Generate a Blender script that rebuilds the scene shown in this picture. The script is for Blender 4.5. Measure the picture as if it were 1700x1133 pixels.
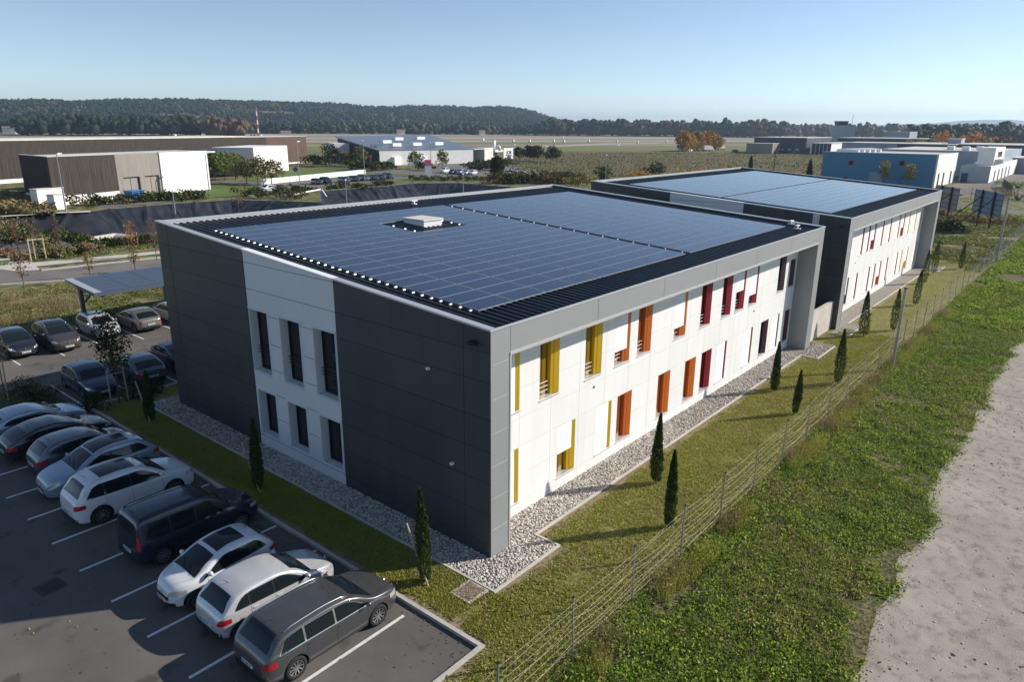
import bpy, bmesh, math, random
import numpy as np
from mathutils import Vector, Matrix
from mathutils.geometry import tessellate_polygon

for o in list(bpy.data.objects):
    bpy.data.objects.remove(o, do_unlink=True)
scene = bpy.context.scene
col = scene.collection
rnd = random.Random(7)
rng = np.random.default_rng(11)

# ------------------------------------------------------------------ camera
CAM = (-15.4244, -13.6657, 13.8733)
FPX, YAW, PITCH, ROLL = 1182.87, 0.693838, 0.292989, 0.007635
def cam_axes():
    f = np.array([math.cos(YAW)*math.cos(PITCH), math.sin(YAW)*math.cos(PITCH), -math.sin(PITCH)])
    r = np.array([math.sin(YAW), -math.cos(YAW), 0.0]); u = np.cross(r, f)
    c, s = math.cos(ROLL), math.sin(ROLL)
    return c*r+s*u, -s*r+c*u, f
RX, RU, RF = cam_axes()
cam_d = bpy.data.cameras.new("camera"); cam = bpy.data.objects.new("camera", cam_d); col.objects.link(cam)
M = Matrix([[RX[i], RU[i], -RF[i], CAM[i]] for i in range(3)] + [[0, 0, 0, 1]])
cam.matrix_world = M
cam_d.sensor_width = 36.0; cam_d.lens = 36.0*FPX/1700.0
cam_d.clip_start = 0.5; cam_d.clip_end = 20000
scene.camera = cam

# ------------------------------------------------------------------ sky and sun
SUN_AZ, SUN_EL = math.radians(-37.0), math.radians(29.0)
to_sun = Vector((math.cos(SUN_AZ)*math.cos(SUN_EL), math.sin(SUN_AZ)*math.cos(SUN_EL), math.sin(SUN_EL)))
world = bpy.data.worlds.new("World"); scene.world = world; world.use_nodes = True
wt = world.node_tree; bg = wt.nodes["Background"]
sky = wt.nodes.new("ShaderNodeTexSky"); sky.sky_type = 'NISHITA'; sky.sun_disc = False
sky.sun_elevation = SUN_EL; sky.sun_rotation = math.atan2(to_sun.x, to_sun.y)
sky.altitude = 50; sky.air_density = 0.60; sky.dust_density = 0.0; sky.ozone_density = 1.0
tint = wt.nodes.new("ShaderNodeMix"); tint.data_type = 'RGBA'; tint.blend_type = 'MULTIPLY'; tint.inputs[0].default_value = 1.0
tint.inputs[7].default_value = (1.05, 1.0, 0.93, 1)
wt.links.new(sky.outputs[0], tint.inputs[6]); wt.links.new(tint.outputs[2], bg.inputs[0]); bg.inputs[1].default_value = 0.128
sun_d = bpy.data.lights.new("sun", 'SUN'); sun_d.energy = 5.0; sun_d.angle = math.radians(0.53)
sun_d.color = (1.0, 0.93, 0.83)
sun = bpy.data.objects.new("sun", sun_d); col.objects.link(sun)
sun.rotation_euler = to_sun.to_track_quat('Z', 'Y').to_euler()
sun.location = (0, -40, 60)
scene.view_settings.view_transform = 'Standard'; scene.view_settings.look = 'None'
scene.view_settings.exposure = 0.31; scene.view_settings.gamma = 1.0
scene.render.engine = 'CYCLES'

# ------------------------------------------------------------------ helpers
def at(px, py, z=0.0):
    """ground point (or point at height z) seen at a place of the photograph"""
    d = RX*(px-850)/FPX - RU*(py-566.5)/FPX + RF
    t = (z-CAM[2])/d[2]
    return (CAM[0]+d[0]*t, CAM[1]+d[1]*t)
def far(px, dist):
    d = RX*(px-850)/FPX - RU*(212-566.5)/FPX + RF
    h = math.hypot(d[0], d[1]); return (CAM[0]+d[0]/h*dist, CAM[1]+d[1]/h*dist)
def zat(py, X, Y):
    """height at which a vertical over X, Y meets image row py"""
    lo, hi = -20.0, 400.0
    def row(z):
        q = np.array([X-CAM[0], Y-CAM[1], z-CAM[2]])
        return 566.5 - FPX*(q@RU)/(q@RF)
    for _ in range(50):
        m = (lo+hi)/2
        if row(m) > py: lo = m
        else: hi = m
    return lo

def tag(o, label=None, cat=None, group=None, kind=None):
    if label: o["label"] = label
    if cat: o["category"] = cat
    if group: o["group"] = group
    if kind: o["kind"] = kind
    return o
def empty(name, loc=(0, 0, 0), rz=0.0, label=None, cat=None, group=None):
    o = bpy.data.objects.new(name, None); col.objects.link(o)
    o.location = loc; o.rotation_euler = (0, 0, rz); o.empty_display_size = 0.3
    return tag(o, label, cat, group)
def copy_tree(o, parent=None):
    c = o.copy(); col.objects.link(c)
    if parent is not None: c.parent = parent
    for ch in list(o.children):
        copy_tree(ch, c)
    return c

class MB:
    def __init__(s): s.v = []; s.f = []; s.m = []
    def add(s, vs, fs, mi=0):
        b = len(s.v); s.v += [tuple(map(float, v)) for v in vs]
        for f in fs: s.f.append(tuple(b+i for i in f)); s.m.append(mi)
    def quad(s, a, b, c, d, mi=0): s.add([a, b, c, d], [(0, 1, 2, 3)], mi)
    def hexa(s, p, mi=0):
        s.add(p, [(0, 3, 2, 1), (4, 5, 6, 7), (0, 1, 5, 4), (1, 2, 6, 5), (2, 3, 7, 6), (3, 0, 4, 7)], mi)
    def box(s, x0, y0, z0, x1, y1, z1, mi=0):
        if x0 > x1: x0, x1 = x1, x0
        if y0 > y1: y0, y1 = y1, y0
        if z0 > z1: z0, z1 = z1, z0
        s.hexa([(x0, y0, z0), (x1, y0, z0), (x1, y1, z0), (x0, y1, z0),
                (x0, y0, z1), (x1, y0, z1), (x1, y1, z1), (x0, y1, z1)], mi)
    def wallbox(s, P0, P1, th, z0, z1, mi=0):
        """box along segment P0-P1, thickness th to the left side of P0->P1"""
        d = Vector((P1[0]-P0[0], P1[1]-P0[1])); d.normalize(); n = Vector((-d.y, d.x))*th
        q = [(P0[0], P0[1]), (P1[0], P1[1]), (P1[0]+n.x, P1[1]+n.y), (P0[0]+n.x, P0[1]+n.y)]
        if th < 0: q = q[::-1]
        s.hexa([(x, y, z0) for x, y in q]+[(x, y, z1) for x, y in q], mi)
    def prism(s, poly, z0, z1, mi=0):
        n = len(poly)
        z0f = z0 if callable(z0) else (lambda x, y: z0); z1f = z1 if callable(z1) else (lambda x, y: z1)
        vs = [(x, y, z0f(x, y)) for x, y in poly]+[(x, y, z1f(x, y)) for x, y in poly]
        fs = [(i, (i+1) % n, n+(i+1) % n, n+i) for i in range(n)]
        fs += [tuple(range(n, 2*n)), tuple(range(n-1, -1, -1))]
        s.add(vs, fs, mi)
    def tube(s, path, r, n=6, mi=0, cap=True):
        path = [Vector(p) for p in path]; k = len(path)
        rs = r if isinstance(r, (list, tuple)) else [r]*k
        vs = []
        for i, p in enumerate(path):
            t = (path[min(i+1, k-1)]-path[max(i-1, 0)]).normalized()
            a = t.cross(Vector((0, 0, 1)))
            if a.length < 1e-3: a = t.cross(Vector((1, 0, 0)))
            a.normalize(); b = t.cross(a)
            for j in range(n):
                an = 2*math.pi*j/n
                vs.append(p+a*math.cos(an)*rs[i]+b*math.sin(an)*rs[i])
        fs = []
        for i in range(k-1):
            for j in range(n):
                fs.append((i*n+j, i*n+(j+1) % n, (i+1)*n+(j+1) % n, (i+1)*n+j))
        if cap:
            fs.append(tuple(range(n-1, -1, -1))); fs.append(tuple((k-1)*n+j for j in range(n)))
        s.add(vs, fs, mi)
    def build(s, name, mats, parent=None, smooth=False, loc=None):
        me = bpy.data.meshes.new(name)
        me.from_pydata(s.v, [], s.f)
        if not isinstance(mats, (list, tuple)): mats = [mats]
        for m in mats: me.materials.append(m)
        if len(mats) > 1: me.polygons.foreach_set("material_index", s.m)
        if smooth: me.polygons.foreach_set("use_smooth", [True]*len(me.polygons))
        me.update()
        o = bpy.data.objects.new(name, me); col.objects.link(o)
        if parent is not None: o.parent = parent
        if loc is not None: o.location = loc
        return o

def np_mesh(name, V, F, mats, mi=None, parent=None, smooth=False):
    """V (n,3) array, F (m,k) array of equal-sized faces"""
    me = bpy.data.meshes.new(name)
    F = np.asarray(F, dtype=np.int32); k = F.shape[1]
    me.vertices.add(len(V)); me.vertices.foreach_set("co", np.asarray(V, dtype=np.float32).ravel())
    me.loops.add(F.size); me.polygons.add(len(F))
    me.loops.foreach_set("vertex_index", F.ravel())
    me.polygons.foreach_set("loop_start", np.arange(0, F.size, k, dtype=np.int32))
    if not isinstance(mats, (list, tuple)): mats = [mats]
    for m in mats: me.materials.append(m)
    if mi is not None: me.polygons.foreach_set("material_index", np.asarray(mi, dtype=np.int32))
    if smooth: me.polygons.foreach_set("use_smooth", np.ones(len(F), dtype=bool))
    me.update(calc_edges=True); me.validate()
    o = bpy.data.objects.new(name, me); col.objects.link(o)
    if parent is not None: o.parent = parent
    return o

def leaves(P, size, up=0.3, aspect=1.6, dirs=None, tri=False):
    """leaf-sized quads at points P; returns V, F"""
    n = len(P); P = np.asarray(P)
    a = rng.normal(size=(n, 3)) if dirs is None else np.asarray(dirs)+rng.normal(size=(n, 3))*0.35
    a[:, 2] += up if dirs is None else 0
    a /= np.linalg.norm(a, axis=1, keepdims=True)
    b = np.cross(a, rng.normal(size=(n, 3))); b /= np.linalg.norm(b, axis=1, keepdims=True)
    sz = (size if np.ndim(size) else np.full(n, size))*(0.6+0.8*rng.random(n)); sz = sz[:, None]
    a = a*sz*aspect*0.5; b = b*sz*0.5
    if tri:
        V = np.stack([P-b, P+b, P+2*a], 1).reshape(-1, 3); F = np.arange(3*n).reshape(n, 3)
    else:
        V = np.stack([P-a, P+b*0.9, P+a, P-b*0.9], 1).reshape(-1, 3); F = np.arange(4*n).reshape(n, 4)
    return V, F

class Noise2:
    def __init__(s, seed=1, n=256):
        s.g = np.random.default_rng(seed).random((n, n)); s.n = n
    def __call__(s, x, y, sc):
        x = np.asarray(x)/sc; y = np.asarray(y)/sc
        xi = np.floor(x).astype(int); yi = np.floor(y).astype(int)
        fx = x-xi; fy = y-yi; fx = fx*fx*(3-2*fx); fy = fy*fy*(3-2*fy)
        g = s.g; n = s.n; a = g[xi % n, yi % n]; b = g[(xi+1) % n, yi % n]; c = g[xi % n, (yi+1) % n]; d = g[(xi+1) % n, (yi+1) % n]
        return (a*(1-fx)+b*fx)*(1-fy)+(c*(1-fx)+d*fx)*fy
    def fbm(s, x, y, sc, o=3):
        t = 0; w = 0
        for i in range(o):
            t = t+s(x, y, sc/2**i)*0.5**i; w += 0.5**i
        return t/w
NZ = Noise2(3)

# ------------------------------------------------------------------ materials
def mat(name, color, rough=0.8, metal=0.0, var=None, vscale=1.0, var2=None, v2scale=8.0, bump=0.0, bscale=20.0,
        coat=0.0, spec=0.5, detail=6.0, stretch=None, contrast=(0.35, 0.65), c2=(0.4, 0.6), rvar=0.0):
    m = bpy.data.materials.new(name); m.use_nodes = True
    nt = m.node_tree; b = nt.nodes["Principled BSDF"]
    b.inputs["Roughness"].default_value = rough; b.inputs["Metallic"].default_value = metal
    b.inputs["Specular IOR Level"].default_value = 0.12 if (rough >= .9 and spec == 0.5) else spec
    b.inputs["Coat Weight"].default_value = coat; b.inputs["Coat Roughness"].default_value = 0.06
    b.inputs["Base Color"].default_value = (*color, 1)
    tc = nt.nodes.new("ShaderNodeTexCoord"); src = tc.outputs["Object"]
    if stretch:
        mp = nt.nodes.new("ShaderNodeMapping"); mp.inputs["Scale"].default_value = stretch
        nt.links.new(src, mp.inputs[0]); src = mp.outputs[0]
    def noise(scale, det=detail):
        n = nt.nodes.new("ShaderNodeTexNoise"); n.inputs["Scale"].default_value = scale
        n.inputs["Detail"].default_value = det; n.inputs["Roughness"].default_value = 0.6
        nt.links.new(src, n.inputs["Vector"]); return n.outputs[0]
    def ramp(sock, lo, hi):
        r = nt.nodes.new("ShaderNodeMapRange"); r.inputs[1].default_value = lo; r.inputs[2].default_value = hi
        nt.links.new(sock, r.inputs[0]); return r.outputs[0]
    cur = None
    if var is not None:
        mx = nt.nodes.new("ShaderNodeMix"); mx.data_type = 'RGBA'
        mx.inputs[6].default_value = (*color, 1); mx.inputs[7].default_value = (*var, 1)
        nt.links.new(ramp(noise(vscale), *contrast), mx.inputs[0]); cur = mx.outputs[2]
    if var2 is not None:
        mx = nt.nodes.new("ShaderNodeMix"); mx.data_type = 'RGBA'
        if cur is not None: nt.links.new(cur, mx.inputs[6])
        else: mx.inputs[6].default_value = (*color, 1)
        mx.inputs[7].default_value = (*var2, 1)
        nt.links.new(ramp(noise(v2scale), *c2), mx.inputs[0]); cur = mx.outputs[2]
    if cur is not None: nt.links.new(cur, b.inputs["Base Color"])
    if rvar:
        r = nt.nodes.new("ShaderNodeMapRange"); r.inputs[3].default_value = max(0.02, rough-rvar); r.inputs[4].default_value = rough+rvar
        nt.links.new(noise(3.0), r.inputs[0]); nt.links.new(r.outputs[0], b.inputs["Roughness"])
    if bump:
        bp = nt.nodes.new("ShaderNodeBump"); bp.inputs["Strength"].default_value = min(1.0, bump)
        bp.inputs["Distance"].default_value = 0.02*max(1.0, bump)
        nt.links.new(noise(bscale, 4), bp.inputs["Height"]); nt.links.new(bp.outputs[0], b.inputs["Normal"])
    return m

def mat_leaf(name, color, var=None, rough=0.6, vscale=3.0, trans=0.25):
    m = mat(name, color, rough, var=var or tuple(min(1, c*1.7) for c in color), vscale=vscale, spec=0.10)
    nt = m.node_tree; b = nt.nodes["Principled BSDF"]; out = nt.nodes["Material Output"]
    tr = nt.nodes.new("ShaderNodeBsdfTranslucent"); mx = nt.nodes.new("ShaderNodeMixShader")
    mx.inputs[0].default_value = trans
    if b.inputs["Base Color"].links: nt.links.new(b.inputs["Base Color"].links[0].from_socket, tr.inputs[0])
    nt.links.new(b.outputs[0], mx.inputs[1]); nt.links.new(tr.outputs[0], mx.inputs[2]); nt.links.new(mx.outputs[0], out.inputs[0])
    return m

def mat_wood(name, c1, c2, w=0.18):
    """vertical weathered boards: streaks across the horizontal direction of the wall"""
    m = mat(name, c1, 0.85, var=c2, vscale=1.0, stretch=(5.0, 5.0, 0.12), contrast=(0.35, 0.68),
            var2=tuple(c*0.45 for c in c1), v2scale=2.6, c2=(0.5, 0.68), detail=3)
    return m

MT = {}
MT['asphalt'] = mat("asphalt", (0.12, 0.113, 0.104), 0.9, var=(0.165, 0.15, 0.137), vscale=0.35, var2=(0.035, 0.034, 0.034), v2scale=45, c2=(0.55, 0.75), bump=0.5, bscale=60)
MT['road'] = mat("road_asphalt", (0.17, 0.155, 0.145), 0.9, var=(0.22, 0.20, 0.185), vscale=0.2, bump=0.3, bscale=40)
def add_stains(m, scale, lo, hi, k):
    nt = m.node_tree; b = nt.nodes["Principled BSDF"]; src = b.inputs["Base Color"].links[0].from_socket
    tc = nt.nodes.new("ShaderNodeTexCoord"); n = nt.nodes.new("ShaderNodeTexNoise"); n.inputs["Scale"].default_value = scale; n.inputs["Detail"].default_value = 3
    r = nt.nodes.new("ShaderNodeMapRange"); r.inputs[1].default_value = lo; r.inputs[2].default_value = hi; r.inputs[3].default_value = 1.0; r.inputs[4].default_value = k
    mx = nt.nodes.new("ShaderNodeMix"); mx.data_type = 'RGBA'; mx.blend_type = 'MULTIPLY'; mx.inputs[0].default_value = 1
    nt.links.new(tc.outputs["Object"], n.inputs[0]); nt.links.new(n.outputs[0], r.inputs[0]); nt.links.new(src, mx.inputs[6]); nt.links.new(r.outputs[0], mx.inputs[7]); nt.links.new(mx.outputs[2], b.inputs["Base Color"])
add_stains(MT['asphalt'], 1.1, .60, .70, .62); add_stains(MT['road'], .6, .55, .7, .75); add_stains(MT['track'] if 'track' in MT else MT['road'], .4, .58, .7, .85)
MT['paint'] = mat("white_road_paint", (0.72, 0.71, 0.69), 0.7, var=(0.5, 0.49, 0.47), vscale=6, contrast=(0.5, 0.75))
MT['kerb'] = mat("kerb_concrete", (0.42, 0.39, 0.35), 0.85, var=(0.52, 0.49, 0.44), vscale=2.5, bump=0.3, bscale=40)
MT['concrete'] = mat("concrete", (0.48, 0.44, 0.39), 0.85, var=(0.60, 0.55, 0.49), vscale=1.2, bump=0.3, bscale=25)
MT['soil'] = mat("soil", (0.10, 0.075, 0.045), 0.95, var=(0.16, 0.12, 0.075), vscale=1.2, var2=(0.05, 0.065, 0.02), v2scale=3.0, bump=0.8, bscale=18)
MT['lawn'] = mat("lawn_turf", (0.20, 0.185, 0.055), 0.95, var=(0.32, 0.26, 0.11), vscale=0.8, var2=(0.13, 0.14, 0.035), v2scale=9.0, bump=1.0, bscale=60)
MT['verge'] = mat("verge_soil", (0.14, 0.125, 0.06), 0.95, var=(0.26, 0.215, 0.14), vscale=1.1, var2=(0.06, 0.075, 0.022), v2scale=7, bump=1.0, bscale=25)
MT['track'] = mat("gravel_track", (0.345, 0.305, 0.262), 0.95, var=(0.43, 0.385, 0.33), vscale=0.35, var2=(0.235, 0.20, 0.165), v2scale=2.2, c2=(0.5, 0.7), bump=1.0, bscale=30)
MT['dirt'] = mat("bare_dirt", (0.30, 0.235, 0.16), 0.95, var=(0.22, 0.18, 0.10), vscale=3, bump=0.6, bscale=40)
MT['pebble_bed'] = mat("pebble_bed", (0.16, 0.14, 0.12), 0.95, var=(0.42, 0.39, 0.34), vscale=16, bump=1.5, bscale=22, contrast=(0.42, 0.58))
MT['pebble_a'] = mat("pebble_pale", (0.56, 0.51, 0.45), 0.75, var=(0.40, 0.36, 0.31), vscale=5)
MT['pebble_b'] = mat("pebble_dark", (0.24, 0.20, 0.17), 0.75, var=(0.36, 0.31, 0.26), vscale=5)
MT['pebble_c'] = mat("pebble_white", (0.72, 0.68, 0.61), 0.75, var=(0.55, 0.51, 0.46), vscale=5)
MT['far_ground'] = mat("rough_ground", (0.20, 0.20, 0.085), 0.95, var=(0.30, 0.25, 0.15), vscale=0.09, var2=(0.07, 0.085, 0.03), v2scale=0.6, bump=1.0, bscale=4)
MT['rough'] = mat("rough_weeds", (0.12, 0.12, 0.05), 0.95, var=(0.22, 0.18, 0.11), vscale=0.35, var2=(0.055, 0.07, 0.022), v2scale=1.5, bump=1.0, bscale=6)
MT['grass_far'] = mat("mown_grass", (0.095, 0.15, 0.035), 0.95, var=(0.13, 0.17, 0.055), vscale=0.15, bump=0.6, bscale=6)
MT['field_brown'] = mat("brown_field", (0.21, 0.165, 0.10), 0.95, var=(0.17, 0.18, 0.075), vscale=0.05, var2=(0.085, 0.07, 0.045), v2scale=1.1, bump=1.0, bscale=2)
MT['field_green'] = mat("green_field", (0.16, 0.19, 0.075), 0.95, var=(0.20, 0.20, 0.09), vscale=0.03)
MT['field_tan'] = mat("tan_field", (0.31, 0.26, 0.19), 0.95, var=(0.26, 0.23, 0.15), vscale=0.02)
MT['runway'] = mat("runway_surface", (0.40, 0.36, 0.31), 0.9, var=(0.35, 0.31, 0.27), vscale=0.05)
MT['liner'] = mat("pond_liner_plastic", (0.016, 0.018, 0.024), 0.36, var=(0.034, 0.036, 0.042), vscale=0.4, bump=2.5, bscale=0.8, spec=0.5)
MT['sediment'] = mat("pond_sediment", (0.15, 0.145, 0.14), 0.7, var=(0.05, 0.05, 0.052), vscale=0.35, bump=0.8, bscale=2)
MT['clad_dark'] = mat("dark_grey_cladding", (0.058, 0.064, 0.072), 0.48, 0.25, var=(0.072, 0.077, 0.084), vscale=0.9, stretch=(1, 1, .25))
MT['clad_grey'] = mat("mid_grey_cladding", (0.29, 0.30, 0.31), 0.45, 0.15, var=(0.305, 0.315, 0.325), vscale=0.5)
MT['joint'] = mat("panel_joint", (0.02, 0.021, 0.023), 0.8)
MT['joint_l'] = mat("pale_panel_joint", (0.55, 0.55, 0.55), 0.8)
MT['joint_m'] = mat("grey_panel_joint", (0.12, 0.125, 0.13), 0.7)
MT['white_wall'] = mat("white_facade_panel", (0.80, 0.80, 0.79), 0.55, var=(0.73, 0.725, 0.70), vscale=1.6, stretch=(1, 1, .12), contrast=(.45, .8))
MT['white_side'] = mat("white_side_panel", (0.72, 0.73, 0.74), 0.5, var=(0.69, 0.70, 0.71), vscale=0.9)
MT['coping'] = mat("pale_metal_coping", (0.62, 0.63, 0.64), 0.35, 0.5)
MT['coping_w'] = mat("white_metal_coping", (0.85, 0.85, 0.83), 0.4)
MT['roof'] = mat("dark_ribbed_roof_steel", (0.016, 0.019, 0.026), 0.36, 0.35, var=(0.022, 0.025, 0.032), vscale=1)
MT['silver'] = mat("silver_metal", (0.62, 0.62, 0.62), 0.3, 0.9)
MT['galv'] = mat("galvanised_steel", (0.36, 0.37, 0.39), 0.45, 0.7, var=(0.27, 0.28, 0.30), vscale=8)
MT['wire'] = mat("fence_wire", (0.50, 0.48, 0.42), 0.5, 0.3)
MT['dark_metal'] = mat("dark_steel", (0.03, 0.032, 0.035), 0.5, 0.4)
MT['blue_steel'] = mat("blue_grey_steel", (0.09, 0.12, 0.17), 0.5, 0.3)
MT['glass'] = mat("window_glass", (0.010, 0.016, 0.020), 0.05, spec=0.42)
MT['blind'] = mat("white_blind_slats", (0.80, 0.80, 0.79), 0.6)
MT['sill'] = mat("aluminium_sill", (0.50, 0.50, 0.50), 0.45, 0.3)
MT['yellow'] = mat("yellow_lining", (0.72, 0.46, 0.02), 0.4)
MT['orange'] = mat("orange_lining", (0.68, 0.17, 0.025), 0.4)
MT['red'] = mat("red_lining", (0.28, 0.016, 0.028), 0.4)
MT['plum'] = mat("plum_lining", (0.055, 0.022, 0.035), 0.4)
MT['brick'] = mat("brick_lining", (0.36, 0.055, 0.02), 0.4)
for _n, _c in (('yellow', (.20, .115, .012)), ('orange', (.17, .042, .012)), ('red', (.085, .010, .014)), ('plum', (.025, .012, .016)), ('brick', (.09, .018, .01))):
    MT[_n+'_reflection'] = mat(_n+"_screen_panel", _c, 0.2, spec=.5)  # dull lining colour, paints the splayed cheek's reflection in the glass
MT['black'] = mat("black_plastic", (0.012, 0.012, 0.013), 0.5)
MT['white'] = mat("white_paint", (0.78, 0.78, 0.77), 0.5)
MT['white_stucco'] = mat("white_stucco", (0.83, 0.82, 0.79), 0.8, var=(0.76, 0.75, 0.72), vscale=0.6)
MT['wood'] = mat_wood("weathered_dark_boards", (0.026, 0.019, 0.015), (0.082, 0.064, 0.052))
MT['wood_red'] = mat_wood("brown_boards", (0.095, 0.055, 0.038), (0.16, 0.105, 0.075))
MT['cor_metal'] = mat("taupe_corrugated_metal", (0.20, 0.18, 0.155), 0.6, stretch=(6, 6, 0.1), var=(0.30, 0.27, 0.235), vscale=1.2)
MT['door_metal'] = mat("taupe_door", (0.27, 0.24, 0.21), 0.6)
MT['roof_pale'] = mat("pale_roof_membrane", (0.66, 0.63, 0.57), 0.8, var=(0.55, 0.52, 0.47), vscale=0.2)
MT['grey_roof'] = mat("blue_grey_metal_roof", (0.20, 0.235, 0.28), 0.42, 0.5, stretch=(1, 1, 1), var=(0.24, 0.27, 0.31), vscale=0.15)
MT['blue_wall'] = mat("blue_cladding", (0.055, 0.215, 0.36), 0.55, var=(0.065, 0.23, 0.37), vscale=0.4)
MT['blue_door'] = mat("deep_blue_door", (0.01, 0.04, 0.14), 0.5)
MT['green_box'] = mat("green_metal", (0.02, 0.14, 0.09), 0.6)
MT['slate'] = mat("slate_blue_cladding", (0.045, 0.06, 0.085), 0.55)
MT['pale_blue'] = mat("pale_blue_grey_wall", (0.33, 0.38, 0.45), 0.6, var=(0.28, 0.33, 0.40), vscale=0.3)
MT['bark'] = mat("bark", (0.11, 0.085, 0.06), 0.9, var=(0.17, 0.135, 0.10), vscale=9, bump=0.8, bscale=30)
MT['stake'] = mat("pale_wooden_stake", (0.46, 0.37, 0.26), 0.85, var=(0.36, 0.29, 0.2), vscale=6)
MT['tyre'] = mat("tyre_rubber", (0.014, 0.014, 0.014), 0.85)
MT['rim'] = mat("alloy_rim", (0.55, 0.56, 0.57), 0.25, 0.9)
MT['rim_dark'] = mat("wheel_dark", (0.02, 0.02, 0.021), 0.6)
MT['redlamp'] = mat("red_lamp_plastic", (0.42, 0.010, 0.018), 0.12, coat=0.6)
MT['lamp'] = mat("clear_lamp_plastic", (0.50, 0.53, 0.56), 0.1, 0.4, coat=0.8)
MT['plate'] = mat("number_plate", (0.70, 0.71, 0.72), 0.4)
MT['plate_blue'] = mat("number_plate_band", (0.02, 0.06, 0.30), 0.4)
MT['plum_rust'] = mat("rusty_grate", (0.16, 0.10, 0.085), 0.8, var=(0.24, 0.17, 0.14), vscale=12)
def panel_tone(m, sx, sy, sz, amt):
    nt = m.node_tree; b = nt.nodes["Principled BSDF"]; src = b.inputs["Base Color"].links[0].from_socket
    tc = nt.nodes.new("ShaderNodeTexCoord"); mp = nt.nodes.new("ShaderNodeVectorMath"); mp.operation = 'MULTIPLY'; mp.inputs[1].default_value = (sx, sy, sz)
    ad = nt.nodes.new("ShaderNodeVectorMath"); ad.operation = 'ADD'; ad.inputs[1].default_value = (.5, .5, .5)
    fl = nt.nodes.new("ShaderNodeVectorMath"); fl.operation = 'FLOOR'; wn = nt.nodes.new("ShaderNodeTexWhiteNoise")
    r = nt.nodes.new("ShaderNodeMapRange"); r.inputs[3].default_value = 1-amt; r.inputs[4].default_value = 1+amt
    mx = nt.nodes.new("ShaderNodeMix"); mx.data_type = 'RGBA'; mx.blend_type = 'MULTIPLY'; mx.inputs[0].default_value = 1
    nt.links.new(tc.outputs["Object"], mp.inputs[0]); nt.links.new(mp.outputs[0], ad.inputs[0]); nt.links.new(ad.outputs[0], fl.inputs[0]); nt.links.new(fl.outputs[0], wn.inputs["Vector"])
    nt.links.new(wn.outputs["Value"], r.inputs[0]); nt.links.new(src, mx.inputs[6]); nt.links.new(r.outputs[0], mx.inputs[7]); nt.links.new(mx.outputs[2], b.inputs["Base Color"])
panel_tone(MT['clad_dark'], .001, 1/9.2, 1/1.12, .08); panel_tone(MT['white_wall'], 1/1.87, .001, 1/1.12, .02)
MT['leaf_cyp'] = mat_leaf("cypress_scale_leaves", (0.03, 0.055, 0.016), (0.07, 0.11, 0.028), vscale=5)
MT['leaf_cyp2'] = mat_leaf("cypress_fresh_tips", (0.06, 0.095, 0.022), (0.10, 0.13, 0.035), vscale=5)
MT['leaf_a'] = mat_leaf("weed_leaf_green", (0.27, 0.38, 0.045), (0.40, 0.48, 0.075), vscale=1.2)
MT['leaf_b'] = mat_leaf("weed_leaf_dark", (0.12, 0.20, 0.032), (0.18, 0.26, 0.05), vscale=1.2)
MT['leaf_dry'] = mat_leaf("dry_stalks", (0.27, 0.19, 0.10), (0.36, 0.27, 0.16), vscale=2)
MT['blade_a'] = mat_leaf("grass_blade", (0.31, 0.32, 0.055), (0.41, 0.38, 0.09), vscale=0.9)
MT['blade_b'] = mat_leaf("dry_grass_blade", (0.44, 0.36, 0.15), (0.35, 0.31, 0.11), vscale=0.9)
MT['leaf_dark'] = mat_leaf("dark_shrub_leaf", (0.020, 0.032, 0.012), (0.045, 0.055, 0.02), vscale=3)
MT['leaf_olive'] = mat_leaf("olive_shrub_leaf", (0.11, 0.13, 0.04), (0.19, 0.19, 0.06), vscale=2)
MT['leaf_orange'] = mat_leaf("orange_autumn_leaf", (0.42, 0.17, 0.03), (0.55, 0.27, 0.05), vscale=2)
MT['leaf_yellow'] = mat_leaf("yellow_autumn_leaf", (0.48, 0.32, 0.06), (0.36, 0.22, 0.05), vscale=0.5)
MT['leaf_rust'] = mat_leaf("rust_autumn_leaf", (0.17, 0.085, 0.05), (0.25, 0.13, 0.075), vscale=0.5)
MT['leaf_far'] = mat_leaf("far_woodland_dark", (0.020, 0.036, 0.020), (0.040, 0.058, 0.030), vscale=0.05)
MT['leaf_far2'] = mat_leaf("far_woodland_olive", (0.08, 0.085, 0.036), (0.13, 0.12, 0.055), vscale=0.05)
MT['leaf_far3'] = mat_leaf("far_woodland_rust", (0.125, 0.078, 0.05), (0.16, 0.105, 0.065), vscale=0.05)
MT['hill_ground'] = mat("hillside", (0.055, 0.062, 0.035), 0.95, var=(0.085, 0.08, 0.045), vscale=0.01)

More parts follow.
